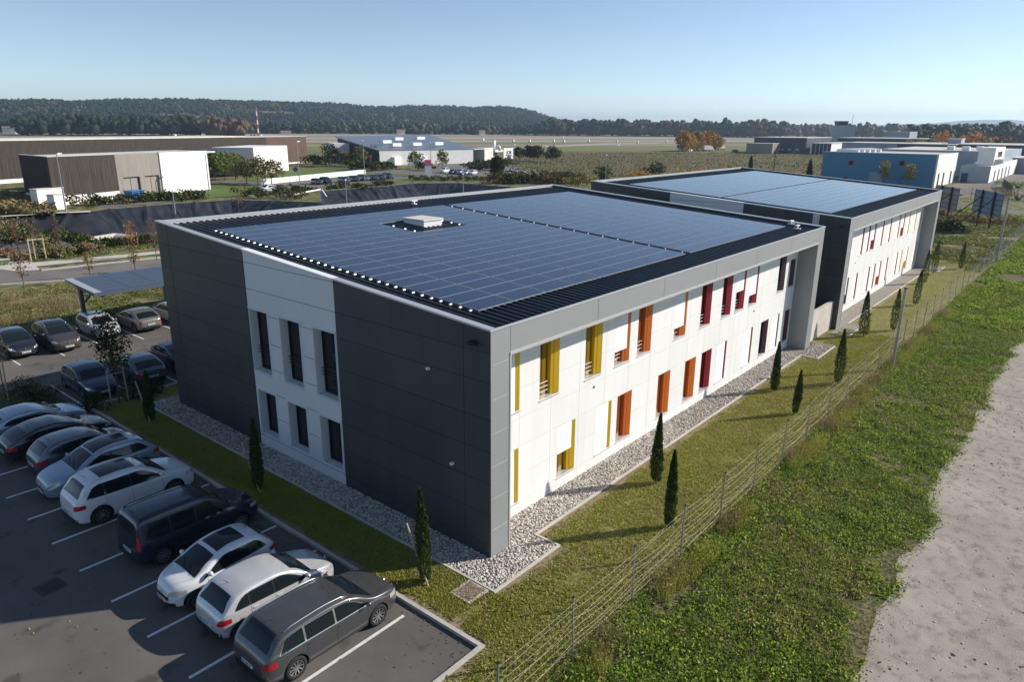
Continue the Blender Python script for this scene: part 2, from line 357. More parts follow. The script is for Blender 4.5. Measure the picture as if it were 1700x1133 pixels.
# solar cells: a grid of thin pale lines with a bright spot at each cell corner
def solar_mat():
    m = bpy.data.materials.new("solar_cells"); m.use_nodes = True; nt = m.node_tree; b = nt.nodes["Principled BSDF"]
    tc = nt.nodes.new("ShaderNodeTexCoord"); sp = nt.nodes.new("ShaderNodeSeparateXYZ"); nt.links.new(tc.outputs["UV"], sp.inputs[0])
    def mth(op, a, c=None):
        n = nt.nodes.new("ShaderNodeMath"); n.operation = op
        for i, q in enumerate((a, c)):
            if q is None: continue
            if isinstance(q, (int, float)): n.inputs[i].default_value = q
            else: nt.links.new(q, n.inputs[i])
        return n.outputs[0]
    def edge(sock, n):
        f = mth('FRACT', mth('MULTIPLY', sock, n)); return mth('ABSOLUTE', mth('SUBTRACT', f, 0.5))
    ex = edge(sp.outputs[0], 10); ey = edge(sp.outputs[1], 6)
    lines = mth('GREATER_THAN', mth('MAXIMUM', ex, ey), 0.475)
    diam = mth('GREATER_THAN', mth('ADD', ex, ey), 0.86)
    k = mth('MAXIMUM', mth('MULTIPLY', lines, 0.55), diam)
    ns = nt.nodes.new("ShaderNodeTexNoise"); ns.inputs["Scale"].default_value = 0.9; nt.links.new(tc.outputs["Object"], ns.inputs[0])
    mc = nt.nodes.new("ShaderNodeMix"); mc.data_type = 'RGBA'
    mc.inputs[6].default_value = (0.006, 0.013, 0.040, 1); mc.inputs[7].default_value = (0.009, 0.021, 0.062, 1); nt.links.new(ns.outputs[0], mc.inputs[0])
    mx = nt.nodes.new("ShaderNodeMix"); mx.data_type = 'RGBA'; nt.links.new(k, mx.inputs[0]); nt.links.new(mc.outputs[2], mx.inputs[6])
    mx.inputs[7].default_value = (0.15, 0.20, 0.30, 1); nt.links.new(mx.outputs[2], b.inputs["Base Color"])
    b.inputs["Roughness"].default_value = 0.10; b.inputs["Specular IOR Level"].default_value = 0.42
    return m
MT['solar'] = solar_mat()
MT['solar_frame'] = mat("solar_frame", (0.30, 0.34, 0.40), 0.4, 0.4)

# =================================================================== GROUND
def sheet(name, poly, z, m, kind='structure', holes=None):
    loops = [[Vector((x, y, 0)) for x, y in poly]] + [[Vector((x, y, 0)) for x, y in h] for h in (holes or [])]
    tris = tessellate_polygon(loops); flat = [p for lp in loops for p in lp]
    V = [(p.x, p.y, z) for p in flat]; F = []
    for t in tris:
        a, b, c = (flat[i] for i in t)
        F.append(t if (b-a).cross(c-a).z > 0 else (t[0], t[2], t[1]))
    me = bpy.data.meshes.new(name); me.from_pydata(V, [], F); me.materials.append(m); me.update()
    o = bpy.data.objects.new(name, me); col.objects.link(o)
    return tag(o, kind=kind) if kind else o

# basin outline (top of bank), counter-clockwise
far_bank = [at(0-60, 362), at(92, 353), at(137, 352), at(181, 346.4), at(280, 338), at(385.6, 330.8), at(470, 333), at(533, 334.8),
            at(531, 317.5), at(560, 314.7), at(640, 308.5), at(690, 303.5), at(760, 303), at(843, 309.4), at(880, 311.5)]
near_bank = [(113, 84), (84, 80), (60, 80), (26, 79), (14, 77.5), (8, 78), (-2, 78), (-10, 90)]
basin = far_bank + near_bank
BG_Z = -0.06
sheet('ground', [(-6000, -6000), (9000, -6000), (9000, 9000), (-6000, 9000)], BG_Z, MT['far_ground'], holes=[basin])
# basin: banks and floor
cx_, cy_ = 60, 100
def inset(P, d):
    n = len(P); out = []
    for i in range(n):
        a, b, c = Vector(P[i-1]), Vector(P[i]), Vector(P[(i+1) % n])
        n1 = Vector((b.y-a.y, -(b.x-a.x))).normalized(); n2 = Vector((c.y-b.y, -(c.x-b.x))).normalized()
        v = (n1+n2); v = v.normalized()*d if v.length > 0.2 else n1*d
        out.append((b.x+v.x, b.y+v.y))
    return out
area = sum(basin[i-1][0]*basin[i][1]-basin[i][0]*basin[i-1][1] for i in range(len(basin)))/2
sgn = -1 if area > 0 else 1
def resample(P, step):
    out = []
    for i in range(len(P)):
        a, b = Vector(P[i]), Vector(P[(i+1) % len(P)]); k = max(1, int((b-a).length/step))
        out += [tuple(a.lerp(b, j/k)) for j in range(k)]
    return out
top = resample(basin, 0.32); toe = inset(top, 7.5*sgn)
toe = [(x, max(85.5, y)) for x, y in toe]
n = len(top); K = 16; V = []; F = []
rr = np.random.default_rng(5); ph = rr.random(n)*0.5
for k in range(K+1):
    t = k/K
    for i in range(n):
        x = top[i][0]*(1-t)+toe[i][0]*t; y = top[i][1]*(1-t)+toe[i][1]*t
        q = i*0.32/4.6+.35*math.sin(i*.05)+.22*math.sin(i*.0135+2)+.55*t+.08*math.sin(5*t+i*.05); q -= math.floor(q)
        q2 = i*0.32/1.9+.5*math.sin(i*.036+1)+.9*t; q2 -= math.floor(q2)
        rid = (.62*math.exp(-((q-.5)/.045)**2)+.16*math.exp(-((q2-.5)/.12)**2))*math.sin(math.pi*min(1, t*1.05+.02))**.5 if 0 < t < 1 else 0
        V.append((x, y, BG_Z-0.02-3.6*t+rid+0.06*math.sin(i*.9+k)*(0 < k < K)))
for k in range(K):
    for i in range(n):
        j = (i+1) % n; F.append((k*n+i, k*n+j, (k+1)*n+j, (k+1)*n+i))
o = np_mesh('basin_bank', np.array(V), F, MT['liner'], smooth=True); tag(o, kind='structure')
sheet('basin_floor', [(x, y) for x, y in toe[::4]], BG_Z-3.55, MT['sediment'])

KX = -3.36                                   # kerb line beside the lawn
lot = [(-60, -2.5), (KX, -2.5), (KX, 24.4), (16, 24.4), (16, 41.0), (-60, 41.0)]
sheet('parking_lot', lot, 0.0, MT['asphalt'])
lawn = [(KX, -2.4), (KX, 24.4), (KX+2.5, 24.4), (75, 24.4), (75, -4.75), (-40, -4.75), (-40, -2.6), (KX-.1, -2.6)]
sheet('lawn', [(-40, -4.75), (75, -4.75), (75, 24.2), (KX+.13, 24.2), (KX+.13, -2.62), (-40, -2.62)], 0.05, MT['lawn'])
xs = np.arange(-40, 240, 0.6)
edge = [(float(x), float(-10.35+0.6*(NZ.fbm(x, 0*x+3, 4.0)-0.5)*2+0.4*(NZ(x, 7+0*x, 0.9)-0.5))) for x in xs]
sheet('verge', [(-40, -4.75)]+edge+[(240, -4.75)], 0.02, MT['verge'])
sheet('gravel_track', [(-60, -60), (260, -60), (260, -24), (-60, -24)], 0.0, MT['track']); sheet('gravel_track', [(70, -24), (260, -24), (260, -9.2), (70, -9.2)], 0.0, MT['track'])
gx, gy = np.meshgrid(np.arange(-20, 70.01, .22), np.arange(-24, -9.19, .2), indexing='ij'); sh_ = gx.shape
fade_ = np.clip((-10.6-gy)/1.0, 0, 1)*np.clip((gy+24)/1.5, 0, 1)
gz = .002+fade_*(.055*(NZ.fbm(gx, gy*1.4, 3.0, 4)-.5)+.05*np.maximum(0, NZ.fbm(gx+30, gy+11, 1.3)-.62)-.12*np.maximum(0, NZ.fbm(gx*.5+70, gy, 1.5, 3)-.60)+.012*rng.normal(size=sh_))
gi = np.arange(gx.size).reshape(sh_); GF = np.stack([gi[:-1, :-1], gi[1:, :-1], gi[1:, 1:], gi[:-1, 1:]], -1).reshape(-1, 4)
tag(np_mesh('gravel_track', np.stack([gx, gy, gz], -1).reshape(-1, 3), GF, MT['track'], smooth=True), kind='structure')
# worn dirt edge along kerbs and gravel strip
def ribbon(pts, w, seed):
    L = []; R_ = []
    for i, (x, y) in enumerate(pts):
        a = Vector(pts[max(0, i-1)]); b = Vector(pts[min(len(pts)-1, i+1)]); d = (b-a).normalized(); nn = Vector((-d.y, d.x))
        k = w*(0.45+1.1*float(NZ.fbm(x+seed*31, y, 1.1)))
        L.append((x, y)); R_.append((x+nn.x*k, y+nn.y*k))
    return L+R_[::-1]
def line(a, b, step=0.25):
    k = max(1, int(math.hypot(b[0]-a[0], b[1]-a[1])/step)); return [(a[0]+(b[0]-a[0])*i/k, a[1]+(b[1]-a[1])*i/k) for i in range(k+1)]
for i, (a, b, w) in enumerate([((KX+.13, -2.62), (KX+.13, 24.0), -0.38), ((-18, -2.62), (KX+.13, -2.62), -0.30), ((2.15, -0.30), (29.3, -0.30), -0.32),
                               ((-1.3, -1.31), (2.15, -1.31), -0.34), ((29.3, -1.31), (32.9, -1.31), -0.3), ((39.6, -0.3), (66.8, -0.3), -0.3)]):
    sheet('worn_earth', ribbon(line(a, b), w, i), 0.056, MT['dirt'])

# kerbs
kb = MB(); kb.box(KX-0.0, -2.5, -0.02, KX+0.13, 24.4, 0.11); kb.box(-45, -2.63, -0.02, KX+0.13, -2.5, 0.11)
kb.box(KX+.13, 24.3, -.02, 16, 24.43, .11); kb.box(-60, 41.0, -.02, 16, 41.13, .11)
tag(kb.build('kerb', MT['kerb']), kind='structure')
# bay lines
pm = MB()
for i in range(9):
    y = 0.12+2.4*i; x1 = -3.75 if i == 0 else KX-0.05
    pm.box(-9.05, y-0.05, 0.0, x1, y+0.05, 0.006)
for i in range(12):
    x = -15.2+2.4*i-0.05
    pm.box(x-0.045, 34.6, 0, x+0.045, 39.6, 0.006)
for i in range(9):
    x = -10.5+2.4*i-0.05
    pm.box(x-.045, 24.8, 0, x+.045, 29.4, .006)
tag(pm.build('bay_markings', MT['paint']), kind='structure')

# strips behind the car park: verge, road, pavement
def pxsheet(name, pts, z, m, hz=0.0): return sheet(name, [at(x, y, hz) for x, y in pts], z, m)
sheet('rough_grass', [(-60, 41.1), (75, 41.1), (75, 95), (-60, 95)], -0.035, MT['rough']) if False else None
pxsheet('road', [(-200, 492), (-200, 462), (0, 446), (69, 449.6), (262, 429), (420, 408), (520, 397), (520, 412), (420, 430), (262, 452), (103, 467), (0, 474)], -0.03, MT['road'])
pxsheet('pavement', [(-200, 448), (0, 437), (49, 436.5), (256, 417.6), (420, 400), (420, 403), (262, 421.5), (52, 443), (-200, 462)], -0.02, MT['concrete'])
pxsheet('concrete_apron', [(-200, 435), (-40, 405), (0, 413), (50, 432), (66, 448), (30, 450.5), (0, 447), (-200, 462)], -0.012, MT['concrete'])
kb = MB()
for (a, b) in [((69, 449.6), (262, 429)), ((262, 429), (420, 408)), ((0, 474.6), (103, 467.3)), ((103, 467.3), (262, 452.5))]:
    kb.wallbox(at(*a), at(*b), 0.35, -0.05, 0.10)
tag(kb.build('road_kerb', MT['kerb']), kind='structure')
# pale path left above the basin, service road and forecourts beyond
pxsheet('path', [(-60, 361), (0, 358.5), (100, 351.5), (150, 349.5), (150, 352), (92, 354), (-60, 364)], -0.02, MT['concrete'])
pxsheet('service_road', [(150, 345), (205, 342), (330, 331), (430, 320), (470, 327), (545, 309), (640, 300), (700, 295), (840, 292), (980, 297),
                         (980, 291), (900, 282), (800, 268), (742, 266), (700, 283), (560, 279), (470, 288), (420, 300), (345, 308), (343, 299), (262, 313), (300, 323), (200, 333)], -0.02, MT['road'])
pxsheet('mown_lawn', [(343, 302), (343, 318), (330, 323), (262, 316), (262, 322), (330, 331), (428, 321), (430, 309), (400, 306)], -0.012, MT['grass_far'])
pxsheet('mown_lawn', [(176, 316), (215, 313), (262, 321), (235, 331), (178, 330)], -0.012, MT['grass_far'])
pxsheet('mown_lawn', [(470, 283), (560, 280), (640, 288), (720, 291), (650, 294), (520, 297), (430, 303), (400, 300)], -0.012, MT['grass_far'])
pxsheet('mown_lawn', [(0-80, 318), (40, 312), (60, 325), (-80, 330)], -0.012, MT['grass_far'])
pxsheet('rough_field', [(-80, 330), (60, 324), (92, 336), (100, 350), (0, 357), (-80, 362)], -0.03, MT['rough'])
pxsheet('path', [(343, 297), (420, 303), (440, 308), (420, 309), (343, 300)], -0.006, MT['road'])
# open country: brown field, grass bands and runways
pxsheet('brown_field', [(850, 253), (1010, 252), (1180, 256), (1260, 255), (1480, 262), (1500, 330), (1250, 320), (1000, 300), (850, 283)], -0.04, MT['field_brown'])
bands = [(251, 243, 'field_green'), (243, 240, 'field_tan'), (240, 236.5, 'field_green'), (236.5, 234, 'runway'), (234, 231, 'field_tan'),
         (231, 228, 'runway'), (228, 225.5, 'field_tan'), (225.5, 222.5, 'runway'), (222.5, 219.5, 'field_green')]
for a, b, k in bands:
    dz = -0.055+0.0005*bands.index((a, b, k))
    pxsheet('field' if 'field' in k else 'runway', [(-400, a+1), (1260, a-1.2), (1260, b-1.0), (-400, b+1)], dz, MT[k])
pxsheet('taxiway', [(850, 244), (1000, 237.5), (1180, 235.5), (1180, 237), (1010, 240), (850, 247)], -0.03, MT['runway'])
# right side: road, yard, banks
sheet('road', [(134, -60), (142.5, -60), (142.8, -2), (147.5, 12), (158, 60), (150, 60), (138, 12), (134.6, -2)], -0.03, MT['road'])
pxsheet('yard', [(1560, 333), (1560, 318), (1590, 303), (1700, 288), (1900, 275), (1900, 300), (1700, 303), (1650, 312)], -0.03, MT['road'])
pxsheet('path', [(1655, 333), (1668, 333), (1700, 322), (1760, 316), (1690, 318)], -0.02, MT['road'])
pxsheet('worn_earth', [(1562, 323), (1615, 323), (1622, 327), (1562, 329)], -0.03, MT['dirt'])
pxsheet('mown_lawn', [(1563, 347), (1700, 361), (1800, 366), (1800, 378), (1640, 366), (1562, 356)], -0.035, MT['field_green'])

# =================================================================== OFFICE BUILDINGS
W_, L_, H0, H1 = 21.45, 31.7, 8.0, 9.43
SL = (H1-H0)/W_
YW = 1.15                                    # plane of the white wall
BLIND_IN = .25
def quad_wall(mb, cuts_u, cuts_z, holes, fn, ztop, mi=0):
    """wall of quads with rectangular openings; fn(u,z)->xyz, ztop(u)"""
    us = sorted(set(cuts_u+[h[0] for h in holes]+[h[1] for h in holes])); zs = sorted(set(cuts_z+[h[2] for h in holes]+[h[3] for h in holes]))
    for a, b in zip(us[:-1], us[1:]):
        for c, d in zip(zs[:-1], zs[1:]):
            um, zm = (a+b)/2, (c+d)/2
            if any(h[0] < um < h[1] and h[2] < zm < h[3] for h in holes): continue
            mb.quad(fn(a, c), fn(b, c), fn(b, min(d, ztop(b)) if d >= zs[-1] else d), fn(a, min(d, ztop(a)) if d >= zs[-1] else d), mi)

def front_window(root, x0, x1, z0, z1, m, blind=0.0, rail=False, dep=0.38, label=None):
    mb = MB(); y0, y1 = YW+0.002, YW+dep; t = 0.012
    zr_b = z1-(z1-z0)*blind
    # lining: straight left cheek and head, splayed right cheek with a groove, then a deep return
    mb.box(x0, y0, z0, x0+t, y1, z1); mb.box(x0+t, y0, z1-t, x1, y1, z1)
    sx, sy = .34, .15; k = .62
    P = lambda q: (x1-sx*q, y0+sy*q)
    (ax, ay), (bx_, by_), (cx2, cy2) = P(0), P(k), P(1)
    mb.hexa([(ax, ay, z0), (x1, y1, z0), (bx_, y1, z0), (bx_, by_, z0), (ax, ay, z1-t), (x1, y1, z1-t), (bx_, y1, z1-t), (bx_, by_, z1-t)])
    gx = bx_-.022
    mb.hexa([(gx, by_+.010, z0), (gx, y1, z0), (cx2, y1, z0), (cx2, cy2, z0), (gx, by_+.010, z1-t), (gx, y1, z1-t), (cx2, y1, z1-t), (cx2, cy2, z1-t)])
    w = tag(mb.build('window', m, root), label)
    sc = MB(); sc.box(x0+t, y1-.11, z0+.02, x0+(x1-x0)*.36, y1-.08, z1-t); sc.box(x0+(x1-x0)*.40, y1-.11, z0+.02, x0+(x1-x0)*.62, y1-.08, z1-t); sc.build('painted_reflection', MT[m.name.split('_')[0]+'_reflection'], w)  # panels added before the glass, their colour paints the reflected lining
    g = MB(); g.box(x0+t, y1-0.03, z0, x1-t, y1, z1-t); g.build('glass', MT['glass'], w)
    f = MB(); f.box(x0+t, y1-0.07, z0, x0+t+.05, y1-.03, z1-t); f.box(x1-t-.05, y1-0.07, z0, x1-t, y1-.03, z1-t)
    f.box(x0+t+.05, y1-.07, z0, x1-t-.05, y1-.03, z0+.07); f.box(x0+t+.05, y1-.07, z1-t-.05, x1-t-.05, y1-.03, z1-t); f.box((x0+x1)/2-.03, y1-.068, z0+.07, (x0+x1)/2+.03, y1-.03, z1-t-.05)
    f.build('frame', MT['dark_metal'], w)
    s = MB(); s.hexa([(x0-.02, YW-.045, z0-.045), (x1+.02, YW-.045, z0-.045), (x1+.02, y1, z0-.01), (x0-.02, y1, z0-.01),
                      (x0-.02, YW-.045, z0-.025), (x1+.02, YW-.045, z0-.025), (x1+.02, y1, z0+.012), (x0-.02, y1, z0+.012)])
    s.build('sill', MT['sill'], w)
    if rail:
        r = MB()
        for k in range(3): r.tube([(x0+t, YW+.22, z0+.18+.17*k), (x1-t, YW+.22, z0+.18+.17*k)], 0.011, 6)
        r.build('rail', MT['galv'], w)
    if blind > 0:
        b = MB(); zb = z1-(z1-z0)*blind; k = max(1, int((z1-zb)/0.085)); xr = x1-BLIND_IN
        for i in range(k):
            za = z1-(i+1)*(z1-zb)/k; zc = z1-i*(z1-zb)/k
            b.hexa([(x0+.004, YW-.010, za), (xr, YW-.010, za), (xr, YW+.004, za), (x0+.01, YW+.004, za),
                    (x0+.01, YW+.022, zc-.012), (xr, YW+.022, zc-.012), (xr, YW+.036, zc-.012), (x0+.01, YW+.036, zc-.012)])
        b.box(x0+.004, YW-.01, zb-.03, xr, YW+.03, zb)
        b.build('blind', MT['blind'], w)
    return w

def side_window(root, ya, yb, z0, z1, rail, dep=0.45):
    """window in the x=0 face; ya<yb"""
    mb = MB(); t = .03
    mb.box(-.012, ya, z0, dep, ya+t, z1); mb.box(-.012, yb-t, z0, dep, yb, z1); mb.box(-.012, ya+t, z1-t, dep, yb-t, z1)
    mb.box(-.02, ya-.03, z1, .02, yb+.06, z1+.05)
    w = mb.build('window', MT['white_side'], root)
    g = MB(); g.box(dep-.03, ya+t, z0, dep, yb-t, z1-t); g.build('glass', MT['glass'], w)
    f = MB(); f.box(dep-.08, ya+t, z0, dep-.03, ya+t+.06, z1-t); f.box(dep-.08, yb-t-.06, z0, dep-.03, yb-t, z1-t); f.box(dep-.08, ya+t+.06, z0, dep-.03, yb-t-.06, z0+.08)
    f.build('frame', MT['dark_metal'], w)
    s = MB(); s.hexa([(-.04, ya-.02, z0-.05), (dep, ya-.02, z0-.02), (dep, yb+.02, z0-.02), (-.04, yb+.02, z0-.05),
                      (-.04, ya-.02, z0-.03), (dep, ya-.02, z0+.01), (dep, yb+.02, z0+.01), (-.04, yb+.02, z0-.03)])
    s.build('sill', MT['white_side'], w)
    if rail:
        r = MB()
        for k in range(3): r.tube([(dep-.16, ya+t, z0+.75+.14*k), (dep-.16, yb-t, z0+.75+.14*k)], 0.018, 6)
        r.build('rail', MT['dark_metal'], w)

def panel_mesh():
    w, d = 1.864-.03, .925-.022
    mb = MB()
    mb.box(0, 0, -.04, w, d, 0.0, 0)
    fr = .028
    mb.quad((fr, fr, .0025), (w-fr, fr, .0025), (w-fr, d-fr, .0025), (fr, d-fr, .0025), 1)
    me = bpy.data.meshes.new('solar_panel'); me.from_pydata(mb.v, [], mb.f)
    me.materials.append(MT['solar_frame']); me.materials.append(MT['solar']); me.polygons.foreach_set('material_index', mb.m)
    uv = me.uv_layers.new(name='UVMap')
    for pl in me.polygons:
        for li in pl.loop_indices:
            v = me.vertices[me.loops[li].vertex_index].co; uv.data[li].uv = ((v.x-fr)/(w-2*fr), (v.y-fr)/(d-2*fr))
    return me
PANEL = panel_mesh()

def solar_field(root, cells):
    """cells: list of (x,y) lower corners in building coordinates; 100 nearest as parts, the rest one part"""
    ox, oy = root.location.x, root.location.y
    cells = sorted(cells, key=lambda c: (c[0]+ox-CAM[0])**2+(c[1]+oy-CAM[1])**2)
    ang = math.atan(SL)
    for (x, y) in cells[:100]:
        o = bpy.data.objects.new('solar_panel', PANEL); col.objects.link(o); o.parent = root
        o.location = (x, y, 7.90+SL*y); o.rotation_euler = (ang, 0, 0)
    bm = bmesh.new(); bm.from_mesh(PANEL)
    rest = bmesh.new(); uvl = rest.loops.layers.uv.new('UVMap'); src_uv = bm.loops.layers.uv.active
    for (x, y) in cells[100:]:
        Mx = Matrix.Translation((x, y, 7.90+SL*y)) @ Matrix.Rotation(ang, 4, 'X')
        vm = {v: rest.verts.new(Mx @ v.co) for v in bm.verts}
        for f in bm.faces:
            nf = rest.faces.new([vm[v] for v in f.verts]); nf.material_index = f.material_index
            for l1, l2 in zip(f.loops, nf.loops): l2[uvl].uv = l1[src_uv].uv
    me = bpy.data.meshes.new('solar_panels'); rest.to_mesh(me); me.materials.append(MT['solar_frame']); me.materials.append(MT['solar'])
    o = bpy.data.objects.new('solar_panels', me); col.objects.link(o); o.parent = root; tag(o, kind='stuff')
    bm.free(); rest.free()

def office(ox, label, fw, second=False):
    root = empty('office_building', (ox, 0, 0), 0, label, 'office building')
    zr = lambda y: H0+SL*y
    # ---- left side face
    fv = [(ya, yb, 3.63, 6.40, True) for ya, yb in [(12.36, 13.77), (10.06, 11.50), (7.78, 9.21)]]+[(ya, yb, .68, 2.77, False) for ya, yb in [(12.26, 13.68), (10.05, 11.42), (7.78, 9.18)]]
    for (ya, yb, m, nm) in [(0.0, 7.70, 'clad_dark', 'side_cladding'), (13.86, W_, 'clad_dark', 'side_cladding'), (7.70, 13.86, 'white_side', 'side_wall')]:
        mb = MB(); holes = [(a, b, c, d) for a, b, c, d, _ in fv] if nm == 'side_wall' else []
        x = 0.0 if nm == 'side_cladding' else 0.025
        quad_wall(mb, [ya, yb], [0, 3.2, 9.6], holes, lambda u, z: (x, u, z), lambda u: zr(u)-.02, 0)
        mb2 = MB(); mb2.v = mb.v; mb2.f = [f[::-1] for f in mb.f]; mb2.m = mb.m; mb = mb2
        js = [8.36, 7.23, 6.26, 5.04, 3.92, 2.80, 1.68, .56]
        for z in js:
            yy0, yy1 = ya, yb
            if z > zr(ya)-.1: yy0 = (z+.1-H0)/SL
            if yy0 >= yy1: continue
            segs = [(yy0, yy1)]
            for a, b, c, d in holes:
                if c-.03 < z < d+.06:
                    segs = [s for q in segs for s in ([(q[0], min(q[1], a-.03)), (max(q[0], b+.03), q[1])] if q[0] < b and q[1] > a else [q]) if s[1]-s[0] > .05]
            for s0, s1 in segs: mb.box(x-.003, s0, z-.011, x+.01, s1, z+.011, 1)
        for yy in ([1.15] if ya == 0 else []) + ([20.4] if yb > 20 else []):
            mb.box(x-.004, yy-.012, 0, x+.01, yy+.012, zr(yy)-.05, 1)
        mb.build(nm, [MT[m], MT['joint'] if nm == 'side_cladding' else MT['joint_m']], root)
    for ya, yb, z0, z1, rl in fv: side_window(root, ya, yb, z0, z1, rl)
    # plain far and back faces
    mb = MB(); mb.quad((0, W_, 0), (0, W_, H1-.02), (L_, W_, H1-.02), (L_, W_, 0)); mb.quad((L_, W_, 0), (L_, W_, H1-.02), (L_, 0, H0-.02), (L_, 0, 0))
    mb.build('rear_cladding', MT['clad_dark'], root)
    # ---- front: frame of piers and fascia
    fb = 7.05
    mb = MB(); pw = .93
    mb.quad((0.0, 0, 0), (pw, 0, 0), (pw, 0, fb), (0, 0, fb)); mb.quad((0, 0, fb), (pw, 0, fb), (pw, 0, H0-.02), (0, 0, H0-.02))
    mb.quad((pw, 0, 0), (pw, YW, 0), (pw, YW, fb), (pw, 0, fb))
    xr = L_-pw
    mb.quad((xr, 0, 0), (L_, 0, 0), (L_, 0, fb), (xr, 0, fb)); mb.quad((xr, 0, fb), (L_, 0, fb), (L_, 0, H0-.02), (xr, 0, H0-.02))
    mb.quad((xr, YW, 0), (xr, 0, 0), (xr, 0, fb), (xr, YW, fb))
    mb.quad((pw, 0, fb), (xr, 0, fb), (xr, 0, H0-.02), (pw, 0, H0-.02)); mb.quad((pw, YW, fb), (xr, YW, fb), (xr, 0, fb), (pw, 0, fb))
    for z in (1.1, 2.25, 3.4, 4.55, 5.7, 6.85): mb.box(.06, -.003, z-.009, pw-.05, .01, z+.009, 2)
    for xx in (.10, pw-.08): mb.box(xx-.006, -.003, 0, xx+.006, .01, fb-.1, 2)
    k = 6
    for i in range(k+1):
        xx = pw+(xr-pw)*i/k; mb.box(xx-.012, -.0035, fb+.04, xx+.012, .01, H0-.09, 1)
    mb.box(0, -.012, H0-.075, L_, .0, H0-.02, 0)
    mb.build('front_frame', [MT['clad_grey'], MT['joint_m'], MT['coping']], root)
    mb = MB(); mb.box(pw-.03, -.03, fb-.06, xr+.03, .06, fb+.035); mb.box(pw-.03, -.02, .05, pw+.035, .05, fb-.06)
    mb.build('drip_trim', MT['sill'], root)
    # ---- white wall with openings
    mb = MB(); holes = [(a, b, c, d) for a, b, c, d, *_ in fw]
    quad_wall(mb, [pw, xr], [0, fb], holes, lambda u, z: (u, YW, z), lambda u: fb)
    for z in (.56, 1.68, 2.80, 3.92, 5.04, 6.16):
        segs = [(pw+.02, xr-.02)]
        for a, b, c, d in holes:
            if c-.06 < z < d+.03:
                segs = [s for q in segs for s in ([(q[0], min(q[1], a-.03)), (max(q[0], b+.03), q[1])] if q[0] < b and q[1] > a else [q]) if s[1]-s[0] > .05]
        for s0, s1 in segs: mb.box(s0, YW-.002, z-.006, s1, YW+.01, z+.006, 1)
    xx = pw+1.9
    while xx < xr:
        zc = [(0, fb)]
        for a, b, c, d in holes:
            if a-.04 < xx < b+.04:
                zc = [s for q in zc for s in ([(q[0], min(q[1], c-.06)), (max(q[0], d+.02), q[1])] if q[0] < d and q[1] > c else [q]) if s[1]-s[0] > .05]
        for s0, s1 in zc: mb.box(xx-.006, YW-.0025, s0, xx+.006, YW+.01, s1, 1)
        xx += 1.87
    mb.build('front_wall', [MT['white_wall'], MT['joint_l']], root)
    for (a, b, c, d, m, bl, rl) in fw: front_window(root, a, b, c, d, MT[m], bl, rl)
    # ---- roof: ribbed sheet
    mb = MB(); zz = lambda y: 7.78+SL*y
    mb.quad((.05, .03, zz(.03)), (L_-.05, .03, zz(.03)), (L_-.05, W_-.05, zz(W_)), (.05, W_-.05, zz(W_)))
    x = .42
    while x < L_-.3:
        a, b, c, d = x-.055, x-.03, x+.03, x+.055; h = .075; y0, y1 = .07, W_-.12
        P = [(a, y0, zz(y0)), (b, y0, zz(y0)+h), (c, y0, zz(y0)+h), (d, y0, zz(y0)), (a, y1, zz(y1)), (b, y1, zz(y1)+h), (c, y1, zz(y1)+h), (d, y1, zz(y1))]
        mb.add(P, [(0, 1, 5, 4), (1, 2, 6, 5), (2, 3, 7, 6), (0, 3, 2, 1)])
        x += .333
    mb.build('roof', MT['roof'], root)
    mb = MB(); x = .42                                        # bright rib closures at the eaves
    while x < L_-.3:
        mb.box(x+.07, .02, zz(.03)+.005, x+.21, .075, zz(.03)+.055); x += .333
    mb.build('eaves_closure', MT['galv'], root)
    # copings (left side in three lengths, back, right, thin front lip)
    def slope_bar(x0, x1, y0, y1, m, zo=0.0, h=.06, nm='coping'):
        b = MB(); b.hexa([(x0, y0, zr(y0)-h+zo), (x1, y0, zr(y0)-h+zo), (x1, y1, zr(y1)-h+zo), (x0, y1, zr(y1)-h+zo),
                          (x0, y0, zr(y0)+zo), (x1, y0, zr(y0)+zo), (x1, y1, zr(y1)+zo), (x0, y1, zr(y1)+zo)])
        return b.build(nm, m, root)
    slope_bar(-.03, .26, -.02, 7.7, MT['coping']); slope_bar(-.035, .27, 7.7, 13.86, MT['coping_w']); slope_bar(-.03, .26, 13.86, W_+.03, MT['coping'])
    slope_bar(L_-.26, L_+.03, -.02, W_+.03, MT['coping'])
    mb = MB(); mb.box(.26, W_-.30, H1-.08, L_-.26, W_+.03, H1-.02); mb.box(.26, W_-.28, H1-.35, L_-.26, W_-.26, H1-.08)
    mb.build('coping', MT['coping'], root)
    mb = MB(); mb.box(.26, -.02, H0-.055, L_-.26, .035, H0-.0); mb.build('eaves_lip', MT['coping'], root)
    return root

U = lambda xs, c, bl: [(x, x+1.2, 4.23, 6.38, m, b, True) for x, m, b in zip(xs, c, bl)]
Lw = lambda xs, c, bl: [(x, x+1.2, .60, 2.76, m, b, False) for x, m, b in zip(xs, c, bl)]
fw1 = U([1.62, 3.97, 6.90, 9.09, 10.94, 14.34, 17.09, 19.60, 21.38, 23.23, 27.61],
        ['yellow', 'yellow', 'yellow', 'orange', 'orange', 'orange', 'red', 'red', 'red', 'red', 'plum'],
        [1.0, 0, 0, .70, 0, .74, 0, 0, .48, .72, 0]) + \
      Lw([1.60, 5.17, 7.85, 9.52, 13.09, 15.81, 17.66, 19.56, 23.18, 25.62, 27.45],
         ['yellow', 'yellow', 'yellow', 'orange', 'orange', 'orange', 'red', 'red', 'red', 'plum', 'plum'],
         [1.0, .52, 1.0, 0, 0, 0, 0, 1.0, 1.0, 0, 1.0]) + \
      [(29.55, 30.45, 4.28, 6.0, 'plum', 0, False), (29.62, 30.45, .66, 2.7, 'plum', 0, False)]
B2X = 37.35
